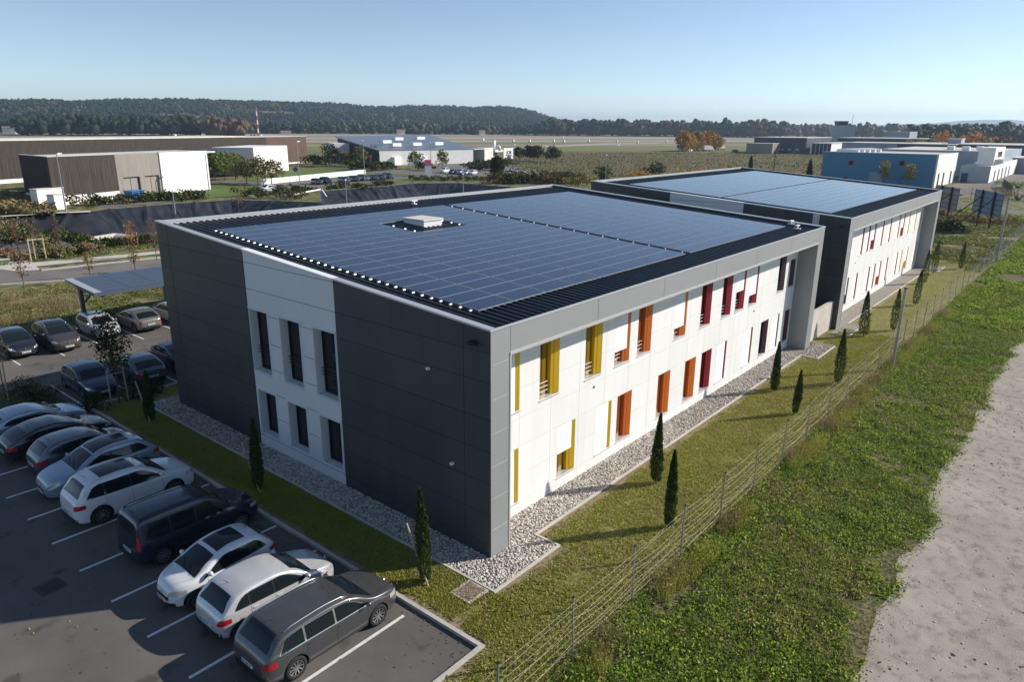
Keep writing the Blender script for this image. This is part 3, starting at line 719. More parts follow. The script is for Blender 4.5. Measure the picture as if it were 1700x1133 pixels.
xu = [46.15, 47.92, 49.72, 52.32, 54.95, 58.15, 60.0, 62.2, 65.02, 67.5]
xl = [43.56, 46.02, 49.64, 51.45, 53.35, 55.74, 59.47, 61.2, 63.7, 67.3]
fw2 = [(x-1.2-B2X, x-B2X, 4.25, 6.38, m, 0, True) for x, m in zip(xu, ['red', 'red', 'red', 'red', 'brick', 'brick', 'brick', 'yellow', 'yellow', 'yellow'])] + \
      [(x-1.2-B2X, x-B2X, .64, 2.76, m, 0, False) for x, m in zip(xl, ['plum', 'red', 'red', 'red', 'brick', 'brick', 'brick', 'yellow', 'yellow', 'yellow'])]
# blinds down in most of the far building's windows
fw2 = [(a, b, c, d, m, (1.0 if i % 4 != 2 else .6), r) for i, (a, b, c, d, m, _, r) in enumerate(fw2)]
off1 = office(0.0, "nearer two-storey grey and white office block with solar panels and a roof hatch", fw1)
BLIND_IN = .44
off2 = office(B2X, "farther grey and white office block, beyond the gap with the low pale wall", fw2)
cells1 = []
for r in range(18):
    for c in range(8):
        if 4 <= c < 6 and 12 <= r < 15: continue
        cells1.append((1.47+1.864*c, 1.84+.925*r))
    for c in range(7): cells1.append((16.80+1.864*c, 1.84+.925*r))
solar_field(off1, cells1)
solar_field(off2, [(2.0+1.864*c, 2.0+.925*r+(.25 if r > 8 else 0)) for c in range(15) for r in range(18)])
# rail ends beside the arrays
re_ = MB(); re_.tube([(-.085, 0, .01), (-.05, 0, .018), (.05, 0, .018), (.085, 0, .01)], [.012, .042, .042, .012], 8)
proto = None
def rail_end(x, y, s=1.0):
    global proto
    if proto is None: o = proto = re_.build('rail_end', MT['coping'], off1)
    else: o = proto.copy(); col.objects.link(o)
    o.location = (x, y, 7.86+SL*y); o.scale = (s, s, 1)
for r in range(18):
    for dy in (.19, .66): rail_end(1.27, 1.84+.925*r+dy)
for r in range(0, 18):
    for dy in (.3,): rail_end(16.55, 1.84+.925*r+dy, .7)
for x, y in [(12.45, 13.3), (12.45, 13.9), (12.45, 14.6), (9.1, 13.2), (9.1, 13.9), (9.1, 14.8)]: rail_end(x, y, .9)
# roof hatch
h = MB(); zb = 8.70; h.box(10.42, 13.90, zb-.1, 11.75, 15.45, 9.06)
ho = h.build('roof_hatch', MT['white_side'], off1)
h = MB(); h.box(10.36, 13.84, 9.06, 11.82, 15.52, 9.14); h.build('hatch_lid', MT['roof_pale'], ho)
# small fittings
m = MB(); m.box(-.30, .55, 7.45, -.02, .72, 7.56); m.box(-.06, .56, 7.40, 0, .70, 7.45); m.build('security_camera', MT['black'], off1)
for (px, py) in [(712, 612), (752, 770)]:
    d = RX*(px-850)/FPX - RU*(py-566.5)/FPX + RF; t = (0-CAM[0])/d[0]
    yy, zz_ = CAM[1]+d[1]*t, CAM[2]+d[2]*t
    m = MB(); m.tube([(-.10, yy, zz_), (0, yy, zz_)], [.045, .06], 10); m.box(-.12, yy-.05, zz_+.02, 0, yy+.05, zz_+.05); m.build('wall_lamp', MT['coping_w'], off1)
for (ob, x) in ((off1, 7.6), (off1, 24.2), (off2, 7.3)):
    m = MB(); m.tube([(x, YW-.03, 3.75), (x, YW+.01, 3.75)], .05, 10); m.build('vent', MT['dark_metal'], ob)
# small devices at the far corner of the roof
for (x, y) in [(29.5, 1.0), (31.0, 1.9), (15.0, 19.6)]:
    m = MB(); z = zr_ = 7.86+SL*y; m.box(x-.04, y-.04, z, x+.04, y+.04, z+.24); m.box(x-.24, y-.08, z+.22, x+.24, y+.08, z+.28); m.box(x-.07, y-.2, z+.04, x+.07, y+.2, z+.09)
    m.build('roof_bracket', MT['coping_w'], off1)
m = MB(); m.box(-.05, 2.1, 0, -.003, 2.55, 8.1); m.build('downpipe', MT['coping'], off2)
m = MB(); m.box(-.16, .5, 7.3, -.02, .7, 7.4); m.build('security_camera', MT['black'], off2)

# pebble strips round the buildings
def strip(name, rects):
    b = MB()
    for x0, y0, x1, y1 in rects: b.box(x0, y0, -.01, x1, y1, .075)
    return tag(b.build(name, MT['pebble_bed']), kind='structure')
r1 = [(-1.22, -1.22, 2.05, 0.0), (-1.22, 0, 0, 22.6), (.93, 0, 2.05, YW), (2.05, -.2, 29.4, YW), (29.4, -1.22, 32.8, 0), (29.4, 0, 30.8, YW), (0, W_, 16, 22.6)]
r2 = [(36.1, -1.22, 39.5, 0), (38.28, 0, 39.5, YW), (39.5, -.2, 66.9, YW), (66.9, -1.22, 70.3, 0), (66.9, 0, 68.1, YW), (69.05, 0, 70.3, 22)]
strip('pebble_strip', r1); strip('pebble_strip', r2)
kb = MB(); t = .08
for (x0, y0, x1, y1) in [(-1.30, -1.30, -1.22, 22.6), (-1.22, -1.30, 2.13, -1.22), (2.05, -1.22, 2.13, -.28), (2.05, -.28, 29.4, -.2), (29.32, -1.22, 29.4, -.28), (29.32, -1.30, 32.88, -1.22), (32.8, -1.22, 32.88, .25),
                         (36.02, -1.30, 39.58, -1.22), (36.02, -1.22, 36.1, .25), (39.5, -1.22, 39.58, -.28), (39.5, -.28, 66.9, -.2), (66.82, -1.22, 66.9, -.28), (66.82, -1.30, 70.38, -1.22), (70.3, -1.22, 70.38, 22)]:
    kb.box(x0, y0, 0, x1, y1, .115)
tag(kb.build('strip_edging', MT['concrete']), kind='structure')
# loose pebbles
def icos(sub=1):
    bm = bmesh.new(); bmesh.ops.create_icosphere(bm, subdivisions=sub, radius=1.0)
    V = np.array([v.co[:] for v in bm.verts]); F = np.array([[v.index for v in f.verts] for f in bm.faces]); bm.free(); return V, F
IV, IF = icos(1)
def blobs(P, S, flat=0.6, jit=0.18, base=(IV, IF)):
    n = len(P); V0, F0 = base
    sc = np.stack([S*(.8+.5*rng.random(n)), S*(.6+.5*rng.random(n)), S*flat*(.7+.6*rng.random(n))], 1)
    a = rng.random(n)*6.283; c, s = np.cos(a), np.sin(a)
    V = V0[None]*sc[:, None, :]*(1+jit*rng.normal(size=(n, len(V0), 1)))
    X = V[..., 0]*c[:, None]-V[..., 1]*s[:, None]; Y = V[..., 0]*s[:, None]+V[..., 1]*c[:, None]
    V = np.stack([X, Y, V[..., 2]], -1)+np.asarray(P)[:, None, :]
    F = F0[None]+(np.arange(n)*len(V0))[:, None, None]
    return V.reshape(-1, 3), F.reshape(-1, 3)
PV, PF = [], []
bm = bmesh.new(); bmesh.ops.create_icosphere(bm, subdivisions=1, radius=1.0); bm.free()
def pebbles(rects, dens):
    P = []
    for x0, y0, x1, y1 in rects:
        k = int((x1-x0)*(y1-y0)*dens); q = np.stack([x0+rng.random(k)*(x1-x0), y0+rng.random(k)*(y1-y0), np.full(k, .082)+.012*rng.random(k)], 1); P.append(q)
    P = np.concatenate(P); V, F = blobs(P, .034+.022*rng.random(len(P)), .6, .08)
    r = rng.random(len(P)); mi = np.where(r < .45, 0, np.where(r < .72, 1, 2)); mi = np.repeat(mi, len(IF))
    o = np_mesh('pebbles', V, F, [MT['pebble_a'], MT['pebble_b'], MT['pebble_c']], mi)
    tag(o, kind='stuff', label='pale rounded pebbles filling the strips round the office walls', cat='pebbles')
oct_v = np.array([(1, 0, 0), (-1, 0, 0), (0, 1, 0), (0, -1, 0), (0, 0, 1), (0, 0, -1)], float)
oct_f = np.array([(0, 2, 4), (2, 1, 4), (1, 3, 4), (3, 0, 4), (2, 0, 5), (1, 2, 5), (3, 1, 5), (0, 3, 5)])
_old = (IV, IF); 
near_r = [(-1.2, -1.2, 2.0, 0.0), (-1.2, 0, 0, 12), (.95, 0, 2.05, YW), (2.05, -.18, 14, YW)]
pebbles(near_r, 330)
pebbles([(-1.2, 12, 0, 22.5), (14, -.18, 29.4, YW), (29.4, -1.2, 32.7, 0)], 130)

# low pale wall and stair top between the two buildings
lw = MB(); lw.box(31.75, .35, 0, 37.3, .60, 2.1)
tag(lw.build('boundary_wall', MT['concrete']), 'pale board-marked wall closing the gap between the two office blocks', 'wall')
st = empty('entrance_shelter', (33.5, 2.3, 0), 0, 'small flat pale shelter roof behind the pale wall in the gap', 'shelter')
s = MB(); s.box(-1.1, -.9, 2.75, 1.0, 1.3, 2.87); s.build('roof', MT['coping'], st)
s = MB(); s.box(-.9, -.7, 0, -.8, -.6, 2.75); s.box(.8, -.7, 0, .9, -.6, 2.75); s.build('frame', MT['blue_steel'], st)
# drain grates
for (x, y, z, s, lb) in [(-1.75, -.66, .06, .33, 'rusty square grate in a pale frame in the lawn by the office corner'), (-9.97, 9.53, .004, .27, 'dark iron drain cover set in the shaded asphalt')]:
    g = empty('drain_cover', (x, y, z), .0 if z > .05 else .1, lb, 'drain cover')
    b = MB(); b.box(-s-.10, -s-.10, -.05, s+.10, s+.10, .035 if z > .05 else .004); b.build('frame', MT['concrete'] if z > .05 else MT['dark_metal'], g)
    b = MB()
    for i in range(9):
        yy = -s+2*s*(i+.5)/9; b.box(-s, yy-.022, .0, s, yy+.022, .05 if z > .05 else .01)
    b.build('grate', MT['plum_rust'] if z > .05 else MT['black'], g)

# =================================================================== CARS
def pchip(xk, yk):
    xk = np.array(xk, float); yk = np.array(yk, float); h = np.diff(xk); d = np.diff(yk)/h
    m = np.zeros_like(yk)
    for i in range(1, len(xk)-1):
        if d[i-1]*d[i] > 0:
            w1 = 2*h[i]+h[i-1]; w2 = h[i]+2*h[i-1]; m[i] = (w1+w2)/(w1/d[i-1]+w2/d[i])
    m[0] = d[0]; m[-1] = d[-1]
    def f(x):
        x = np.clip(x, xk[0], xk[-1]); i = np.clip(np.searchsorted(xk, x, side='right')-1, 0, len(h)-1)
        t = (x-xk[i])/h[i]; t2 = t*t; t3 = t2*t
        return (2*t3-3*t2+1)*yk[i]+(t3-2*t2+t)*h[i]*m[i]+(-2*t3+3*t2)*yk[i+1]+(t3-t2)*h[i]*m[i+1]
    return f

SPECS = {
 'wagon': dict(L=4.55, W=1.80, wr=.325, ax=(.87, 3.60), nr=9, nf=5,
   top=[(0, .66), (.05, .86), (.20, 1.05), (.62, 1.40), (1.1, 1.45), (1.9, 1.47), (2.6, 1.42), (2.95, 1.31), (3.55, 1.00), (4.1, .90), (4.42, .76), (4.55, .52)],
   belt=[(0, .62), (.3, .96), (1.5, .92), (3.5, .86), (4.55, .50)], wind=(2.86, 3.50), rear=(.20, .58),
   dlo=[(.48, 3.28), (.98, .92, 1.34, 1.32)], cuts=[1.22, 2.17], rails='silver', roofglass=None, taper=.26),
 'hatch': dict(L=3.98, W=1.68, wr=.30, ax=(.62, 3.15), nr=7, nf=4.5,
   top=[(0, .60), (.05, .82), (.20, 1.00), (.62, 1.36), (1.1, 1.45), (1.7, 1.46), (2.2, 1.38), (2.5, 1.26), (3.05, .97), (3.55, .86), (3.85, .72), (3.98, .48)],
   belt=[(0, .58), (.3, .97), (1.3, .92), (3.0, .85), (3.98, .46)], wind=(2.40, 3.02), rear=(.20, .56),
   dlo=[(.52, 2.85), (1.0, .91, 1.31, 1.30)], cuts=[.95, 1.72], rails=None, roofglass=None, taper=.26),
 'mini': dict(L=3.55, W=1.63, wr=.30, ax=(.55, 2.85), nr=4, nf=3.1,
   top=[(0, .58), (.06, .84), (.22, 1.02), (.60, 1.38), (1.0, 1.47), (1.5, 1.48), (1.95, 1.40), (2.25, 1.28), (2.84, .98), (3.25, .90), (3.47, .74), (3.55, .50)],
   belt=[(0, .56), (.3, .98), (1.3, .93), (2.7, .88), (3.55, .48)], wind=(2.08, 2.80), rear=(.24, .56),
   dlo=[(.50, 2.52), (1.02, .92, 1.30, 1.30)], cuts=[1.02], rails=None, roofglass=(1.02, 1.96), taper=.30),
 'van': dict(L=4.38, W=1.80, wr=.32, ax=(.75, 3.48), nr=14, nf=5,
   top=[(0, .72), (.03, 1.10), (.14, 1.66), (.28, 1.78), (1.2, 1.82), (2.1, 1.80), (2.55, 1.70), (3.35, 1.12), (3.9, .98), (4.25, .82), (4.38, .56)],
   belt=[(0, .70), (.2, 1.05), (1.5, 1.02), (3.3, .98), (4.38, .52)], wind=(2.55, 3.28), rear=(.05, .125),
   dlo=[(.30, 2.98), (1.06, 1.0, 1.58, 1.56)], cuts=[1.12, 1.98], rails='body', roofglass=None, taper=.16),
 'suv': dict(L=4.42, W=1.80, wr=.35, ax=(.82, 3.45), nr=8, nf=5,
   top=[(0, .70), (.05, .98), (.20, 1.15), (.55, 1.55), (.9, 1.64), (1.7, 1.68), (2.4, 1.62), (2.75, 1.48), (3.35, 1.13), (3.9, 1.03), (4.28, .88), (4.42, .60)],
   belt=[(0, .66), (.3, 1.10), (1.5, 1.06), (3.3, 1.00), (4.42, .56)], wind=(2.66, 3.30), rear=(.20, .52),
   dlo=[(.46, 3.10), (1.12, 1.06, 1.50, 1.50)], cuts=[1.05, 1.95], rails='silver', roofglass=(1.05, 2.3), taper=.24),
 'crossover': dict(L=4.34, W=1.78, wr=.34, ax=(.82, 3.45), nr=6, nf=4.5,
   top=[(0, .66), (.06, .92), (.22, 1.08), (.65, 1.46), (1.0, 1.56), (1.7, 1.60), (2.3, 1.53), (2.65, 1.40), (3.3, 1.06), (3.8, .96), (4.2, .80), (4.34, .52)],
   belt=[(0, .62), (.3, 1.08), (1.5, 1.02), (3.2, .95), (4.34, .50)], wind=(2.56, 3.26), rear=(.24, .58),
   dlo=[(.56, 3.05), (1.12, 1.0, 1.40, 1.42)], cuts=[1.05, 1.95], rails='silver', roofglass=(1.1, 2.5), taper=.28),
 'coupe': dict(L=4.30, W=1.78, wr=.33, ax=(.78, 3.42), nr=6, nf=4.5,
   top=[(0, .62), (.06, .86), (.25, 1.00), (.9, 1.30), (1.5, 1.42), (2.0, 1.42), (2.4, 1.33), (2.7, 1.22), (3.3, .96), (3.8, .86), (4.18, .70), (4.30, .46)],
   belt=[(0, .58), (.4, .98), (1.3, .92), (3.2, .85), (4.30, .44)], wind=(2.56, 3.26), rear=(.28, .86),
   dlo=[(.85, 3.05), (1.02, .90, 1.22, 1.26)], cuts=[1.55], rails=None, roofglass=None, taper=.28),
}

class CarShape:
    def __init__(s, sp):
        s.sp = sp; s.L = sp['L']; s.hw = sp['W']/2
        s.top = pchip(*zip(*sp['top'])); s.beltf = pchip(*zip(*sp['belt']))
        L = s.L; s.lowf = pchip([0, .25, .9, L-.9, L-.25, L], [.34, .24, .19, .19, .22, .30])
    def plan(s, x):
        L = s.L; u = 2*x/L-1; n = np.where(u > 0, s.sp['nf'], s.sp['nr'])
        return s.hw*np.power(np.clip(1-np.abs(u)**n, 0, 1), 1/n)
    def belt(s, x): return np.minimum(s.beltf(x), s.top(x)-.03)
    def yl(s, x, z):
        w = s.plan(x); return w*(1-.13*((z-.58)/.75)**2-.03*np.clip((.34-z)/.15, 0, 1))
    def side(s, x, z):
        zb = s.belt(x); y = s.yl(x, np.minimum(z, zb))
        k = np.clip((z-zb)/.05, 0, 1); h = np.maximum(z-zb, 0)
        g = s.plan(x)/s.hw
        return y-(.018*k+s.sp['taper']*h*(.7+.5*h))*g
    def rad(s, x):
        return np.clip((s.top(x)-s.belt(x))*.32, .012, .085)
    def edge(s, x):
        r = s.rad(x); z = s.top(x)-.028-r; z = np.maximum(z, s.belt(x)-.0)
        return s.side(x, z), z, r
    def ring(s, x):
        """half section from bottom centre to top centre"""
        lo = float(s.lowf(x)); zb = float(s.belt(x)); w = float(s.plan(x)); t = float(s.top(x))
        P = [(0, lo), (w*.5, lo), (float(s.yl(x, lo+.03))*.97, lo)]
        for k in range(8):
            z = lo+.03+(zb-lo-.03)*k/7; P.append((float(s.side(x, z)), z))
        ye, ze, r = [float(q) for q in s.edge(x)]
        ze = max(ze, zb+.001)
        for k in range(1, 6):
            z = zb+(ze-zb)*k/5; P.append((float(s.side(x, z)), z))
        a = min(r*2.0, ye*.6); ye = P[-1][0]; r2 = t-.028*(w/s.hw)-ze
        for k in range(1, 6):
            p = k/5*math.pi/2; P.append((ye-a*(1-math.cos(p)), ze+r2*math.sin(p)))
        yt = ye-a; zt = P[-1][1]
        for k in range(1, 7):
            q = 1-k/6; P.append((yt*q, t-(t-zt)*q*q))
        return P
    def topy(s, x):
        P = s.ring(x); return P[-7][0], P[-7][1]
    def toppt(s, x, f):
        yt, zt = s.topy(x); t = float(s.top(x)); return (x, yt*f, t-(t-zt)*f*f)

def patch(mb, fn, nu, nv, off, mi=0, flip=None, thick=0.0):
    G = [[Vector(fn(i/nu, j/nv)) for j in range(nv+1)] for i in range(nu+1)]
    N = []
    for i in range(nu+1):
        row = []
        for j in range(nv+1):
            a = G[min(i+1, nu)][j]-G[max(i-1, 0)][j]; b = G[i][min(j+1, nv)]-G[i][max(j-1, 0)]
            c = a.cross(b); c = c.normalized() if c.length > 1e-9 else Vector((0, 0, 1)); row.append(c)
        N.append(row)
    cen = Vector((G[nu//2][nv//2].x*.6, 0, .7)); s = 1 if N[nu//2][nv//2].dot(G[nu//2][nv//2]-cen) > 0 else -1
    vs = [G[i][j]+N[i][j]*off*s for i in range(nu+1) for j in range(nv+1)]
    fs = []
    for i in range(nu):
        for j in range(nv):
            q = (i*(nv+1)+j, (i+1)*(nv+1)+j, (i+1)*(nv+1)+j+1, i*(nv+1)+j+1); fs.append(q if s > 0 else q[::-1])
    mb.add(vs, fs, mi)

PAINTS = {}
def paint(name, c, metal=.35, rough=.28):
    if name not in PAINTS: PAINTS[name] = mat("car_paint_"+name, c, rough, metal, coat=.8, var=tuple(q*.93 for q in c), vscale=1.5, rvar=.05)
    return PAINTS[name]

def wheel_parts(r, w=.20, detail=True):
    """tyre and rim meshes, axis along y, outer face towards +y"""
    t = MB(); n = 28 if detail else 12; prof = [(r*.62, -w/2), (r*.95, -w/2), (r, -w/2+.03), (r, w/2-.03), (r*.95, w/2), (r*.66, w/2), (r*.64, w/2-.02)]
    vs = []; fs = []; k = len(prof)
    for i in range(n):
        a = 2*math.pi*i/n
        for (rr, y) in prof: vs.append((rr*math.cos(a), y, rr*math.sin(a)))
    for i in range(n):
        for j in range(k-1): fs.append((i*k+j, i*k+j+1, ((i+1) % n)*k+j+1, ((i+1) % n)*k+j))
    t.add(vs, fs)
    R = MB(); rr = r*.66
    R.add([(0, w/2-.06, 0)]+[(rr*math.cos(2*math.pi*i/n), w/2-.05, rr*math.sin(2*math.pi*i/n)) for i in range(n)], [(0, 1+(i+1) % n, 1+i) for i in range(n)], 1)
    if detail:
        ns = 10
        for i in range(ns):
            a = 2*math.pi*i/ns; ca, sa = math.cos(a), math.sin(a); hw_ = .016
            def P(rad, off, y): return (rad*ca-off*sa, y, rad*sa+off*ca)
            q = [P(.03, -hw_, w/2-.045), P(rr*.97, -hw_*1.25, w/2-.045), P(rr*.97, hw_*1.25, w/2-.045), P(.03, hw_, w/2-.045),
                 P(.03, -hw_, w/2-.015), P(rr*.97, -hw_, w/2-.008), P(rr*.97, hw_, w/2-.008), P(.03, hw_, w/2-.015)]
            R.hexa(q, 0)
        for (r0, r1, y) in [(rr*.92, rr*1.0, w/2-.004), (0.0, .06, w/2-.01)]:
            vs = []; fs = []
            for i in range(n):
                a = 2*math.pi*i/n; vs += [(r0*math.cos(a), y, r0*math.sin(a)), (r1*math.cos(a), y, r1*math.sin(a))]
            for i in range(n):
                j = (i+1) % n; fs.append((2*i, 2*i+1, 2*j+1, 2*j))
            R.add(vs, fs, 0)
    else:
        R.add([(0, w/2-.02, 0)]+[(rr*.9*math.cos(2*math.pi*i/n), w/2-.01, rr*.9*math.sin(2*math.pi*i/n)) for i in range(n)], [(0, 1+(i+1) % n, 1+i) for i in range(n)], 0)
    return t, R

def make_car(kind, pnt, detail=True, roof_mat=None, lower_dark=False):
    sp = SPECS[kind]; S = CarShape(sp); L = sp['L']; hw = S.hw; c = L/2
    root = empty('parked_car')
    # stations
    xs = list(np.linspace(.12, L-.12, 64 if detail else 22))
    for k in range(1, 10 if detail else 5):
        q = (k/(10 if detail else 5))**1.8*.12; xs += [q, L-q]
    xs = sorted(set([round(float(x), 5) for x in xs]+[.0015, L-.0015]))
    rings = [S.ring(x) for x in xs]; m = len(rings[0])
    V = []; full = 2*m-2
    for x, R in zip(xs, rings):
        for (y, z) in R: V.append((x-c, y, z))
        for (y, z) in R[-2:0:-1]: V.append((x-c, -y, z))
    F = []
    for i in range(len(xs)-1):
        for j in range(full):
            k = (j+1) % full; F.append((i*full+j, i*full+k, (i+1)*full+k, (i+1)*full+j))
    F.append(tuple(range(full))[::-1]); F.append(tuple((len(xs)-1)*full+j for j in range(full)))
    me = bpy.data.meshes.new('body'); me.from_pydata(V, [], F)
    me.materials.append(pnt); me.materials.append(MT['black']); me.update()
    bm = bmesh.new(); bm.from_mesh(me); bmesh.ops.recalc_face_normals(bm, faces=bm.faces); bm.to_mesh(me); bm.free()
    me.polygons.foreach_set("use_smooth", [True]*len(me.polygons))
    body = bpy.data.objects.new('body', me); col.objects.link(body)
    if detail:                                  # cut the wheel arches
        cut = bmesh.new()
        for ax in sp['ax']:
            for s in (-1, 1):
                bmesh.ops.create_cone(cut, cap_ends=True, segments=40, radius1=sp['wr']+.055, radius2=sp['wr']+.055, depth=.34,
                                      matrix=Matrix.Translation((ax-c, s*(hw-.06), sp['wr'])) @ Matrix.Rotation(math.pi/2, 4, 'X'))
        cm = bpy.data.meshes.new('cut'); cut.to_mesh(cm); cut.free(); cm.materials.append(MT['black']); cm.materials.append(MT['black'])
        co = bpy.data.objects.new('cut', cm); col.objects.link(co)
        md = body.modifiers.new('b', 'BOOLEAN'); md.operation = 'DIFFERENCE'; md.object = co; md.solver = 'EXACT'
        try: md.material_mode = 'TRANSFER'
        except Exception: pass
        bpy.context.view_layer.update(); dg = bpy.context.evaluated_depsgraph_get()
        nm = bpy.data.meshes.new_from_object(body.evaluated_get(dg), depsgraph=dg)
        if len(nm.polygons) > 200:
            body.modifiers.clear(); body.data = nm
        else: body.modifiers.clear()
        bpy.data.objects.remove(co, do_unlink=True)
        for p_ in body.data.polygons:
            p_.use_smooth = p_.material_index == 0 or len(p_.vertices) <= 4 and p_.material_index == 0
    body.parent = root
    sh = lambda p: (p[0]-c, p[1], p[2])
    # glass on the top surface
    def topglass(name, x0, x1, fy, m_, off=.006, nu=10):
        b = MB()
        xs_ = [x0+(x1-x0)*k/nu for k in range(nu+1)]
        patch(b, lambda u, v: sh(S.toppt(x0+(x1-x0)*u, (2*v-1)*fy)), nu, 12, off)
        return b.build(name, m_, root, smooth=True)
    topglass('windscreen', *sp['wind'], .985, MT['glass']); topglass('rear_window', *sp['rear'], .93, MT['glass'])
    if sp['roofglass']: topglass('sunroof', *sp['roofglass'], .93, MT['glass'])
    # side windows
    (xa, xb), (zb0, zb1, zt0, zt1) = sp['dlo']
    ztl = lambda x: min(zt0+(zt1-zt0)*(x-xa)/(xb-xa), float(S.edge(x)[1])-.005)
    zbl = lambda x: zb0+(zb1-zb0)*(x-xa)/(xb-xa)-.01
    def sidepatch(b, x0, x1, s, off, sl0=0., sl1=0., grow=0.):
        def f(u, v):
            x = x0+(x1-x0)*u; bz = zbl(x)-grow; tz = max(bz+.01, ztl(x)+grow*.6); z = bz+(tz-bz)*v
            lean = (sl0*(1-u)+sl1*u)*v; x2 = x+lean; z = min(z, float(S.edge(x2)[1])+.004+grow*.6)
            return (x2-c, s*float(S.side(x2, z)), z)
        patch(b, f, 16, 6, off)
    cuts = [xa]+sp['cuts']+[xb]
    for s in (-1, 1):
        trim = MB(); sidepatch(trim, xa-.05, xb+.10, s, .003, .16, -.18 if kind != 'van' else -.25, .022)
        trim.build('window_trim', MT['silver'] if kind == 'wagon' else MT['black'], root, smooth=True)
    for i in range(len(cuts)-1):
        for s in (-1, 1):
            b = MB(); x0, x1 = cuts[i]+(.03 if i else 0), cuts[i+1]-(.03 if i < len(cuts)-2 else -.04)
            sidepatch(b, x0, x1, s, .007, .15 if i == 0 else 0, (-.20 if kind != 'van' else -.28) if i == len(cuts)-2 else 0)
            b.build('side_window', MT['glass'], root, smooth=True)
    # wheels
    tm, rm = wheel_parts(sp['wr'], .20, detail); tyre = rim = None
    for ax in sp['ax']:
        for s in (1, -1):
            w = bpy.data.objects.new('wheel', None); w.empty_display_size = .1
            if tyre is None:
                tyre = tm.build('wheel', MT['tyre'], root, smooth=True); rim = rm.build('rim', [MT['rim'], MT['rim_dark']], tyre); w = tyre
            else:
                w = tyre.copy(); col.objects.link(w); w.parent = root; r = rim.copy(); col.objects.link(r); r.parent = w
            w.location = (ax-c, s*(hw-.115), sp['wr']); w.rotation_euler = (0, 0, 0 if s > 0 else math.pi)
    # lamps
    def endlamp(name, front, a0, a1, zlo, zhi, m_, sides=(-1, 1), off=.006, nu=10):
        n = sp['nf'] if front else sp['nr']
        for s in sides:
            b = MB()
            def f(u, v):
                a = a0+(a1-a0)*u; e = L/2*(1-math.cos(a*math.pi/2)) if False else None
                # a = distance back from the end of the car at the side (metres)
                x = (L-a) if front else a
                z0_ = zlo+(a-a0)*.12; z1_ = zhi; z = z0_+(z1_-z0_)*v
                z = min(z, float(S.top(x))-.035)
                return (x-c, s*float(S.side(x, z)), z)
            patch(b, f, nu, 4, off); b.build(name, m_, root, smooth=True)
    big = kind in ('suv', 'van', 'crossover')
    hz_ = .64 if not big else .74
    endlamp('headlight', True, .035, .46, hz_-.07, hz_+.10, MT['lamp'])
    if kind == 'van': endlamp('tail_light', False, .006, .11, .78, 1.28, MT['redlamp'])
    else: endlamp('tail_light', False, .012, .36, hz_+.02, hz_+.20, MT['redlamp'])
    if detail:
        def endpatch(name, front, f0, f1, z0_, z1_, m_, off=.006, sides=None):
            """patch across the end of the car, f = lateral position in metres"""
            n = sp['nf'] if front else sp['nr']
            def xof(y, z):
                sc = 1-.13*((z-.58)/.75)**2; q = min(.985, abs(y)/(hw*sc)); u = (1-q**n)**(1/n); return L/2+u*L/2 if front else L/2-u*L/2
            b = MB()
            def f(u, v):
                y = f0+(f1-f0)*u; z = z0_+(z1_-z0_)*v; x = xof(y, z)
                zt_ = float(S.top(x))
                if z > zt_-.01:
                    for _ in range(40):
                        x += (-.01 if front else .01)
                        if float(S.top(x)) >= z+.01: break
                return (x-c, y, z)
            patch(b, f, 10, 3, off); return b.build(name, m_, root, smooth=True)
        endpatch('grille', True, -.36, .36, .44, .56, MT['black'], .012)
        endpatch('lower_grille', True, -.52, .52, .26, .36, MT['black'], .010)
        pl = MB(); pl.box(L-c+.005, -.26, .37, L-c+.02, .26, .48); pl.box(L-c+.004, -.262, .372, L-c+.022, -.215, .478, 1)
        for q in (-.17, -.12, -.04, .01, .06, .13, .18): pl.box(L-c+.02, q-.016, .395, L-c+.023, q+.016, .455, 2)
        pl.build('number_plate', [MT['plate'], MT['plate_blue'], MT['black']], root)
        zp = .58 if kind != 'van' else .60
        pl = MB(); pl.box(-c-.02, -.26, zp-.055, -c-.004, .26, zp+.055); pl.box(-c-.022, .215, zp-.053, -c-.003, .262, zp+.053, 1)
        for q in (-.18, -.13, -.06, -.01, .04, .12, .17): pl.box(-c-.023, q-.016, zp-.032, -c-.02, q+.016, zp+.032, 2)
        pl.build('number_plate', [MT['plate'], MT['plate_blue'], MT['black']], root)
        bd = MB(); bd.tube([(L-c-.03, 0, .62), (L-c+.012, 0, .62)], .045, 12); bd.build('badge', MT['silver'], root)
        endpatch('rear_bumper', False, -hw*.82, hw*.82, .27, .44, MT['black'] if kind in ('van', 'suv') else MT['black'], .010)
        # shut lines, handles, mirrors
        for s in (-1, 1):
            sl = MB()
            for x0 in sp['cuts']+[xb-.05]:
                patch(sl, lambda u, v: (x0-.005+.010*u-c, s*float(S.side(x0, .30+v*(float(S.belt(x0))-.32))), .30+v*(float(S.belt(x0))-.32)), 1, 10, .002)
            patch(sl, lambda u, v: (cuts[0]+.35+(cuts[-1]-cuts[0]-.4)*u-c, s*float(S.side(cuts[0]+.4+u, .27+.01*v)), .27+.012*v), 12, 1, .002)
            patch(sl, lambda u, v: sh(S.toppt(sp['wind'][1]+.08+(L-.25-sp['wind'][1]-.08)*u, s*.88+.012*v)), 14, 1, .0015)
            sl.build('shut_lines', MT['black'], root)
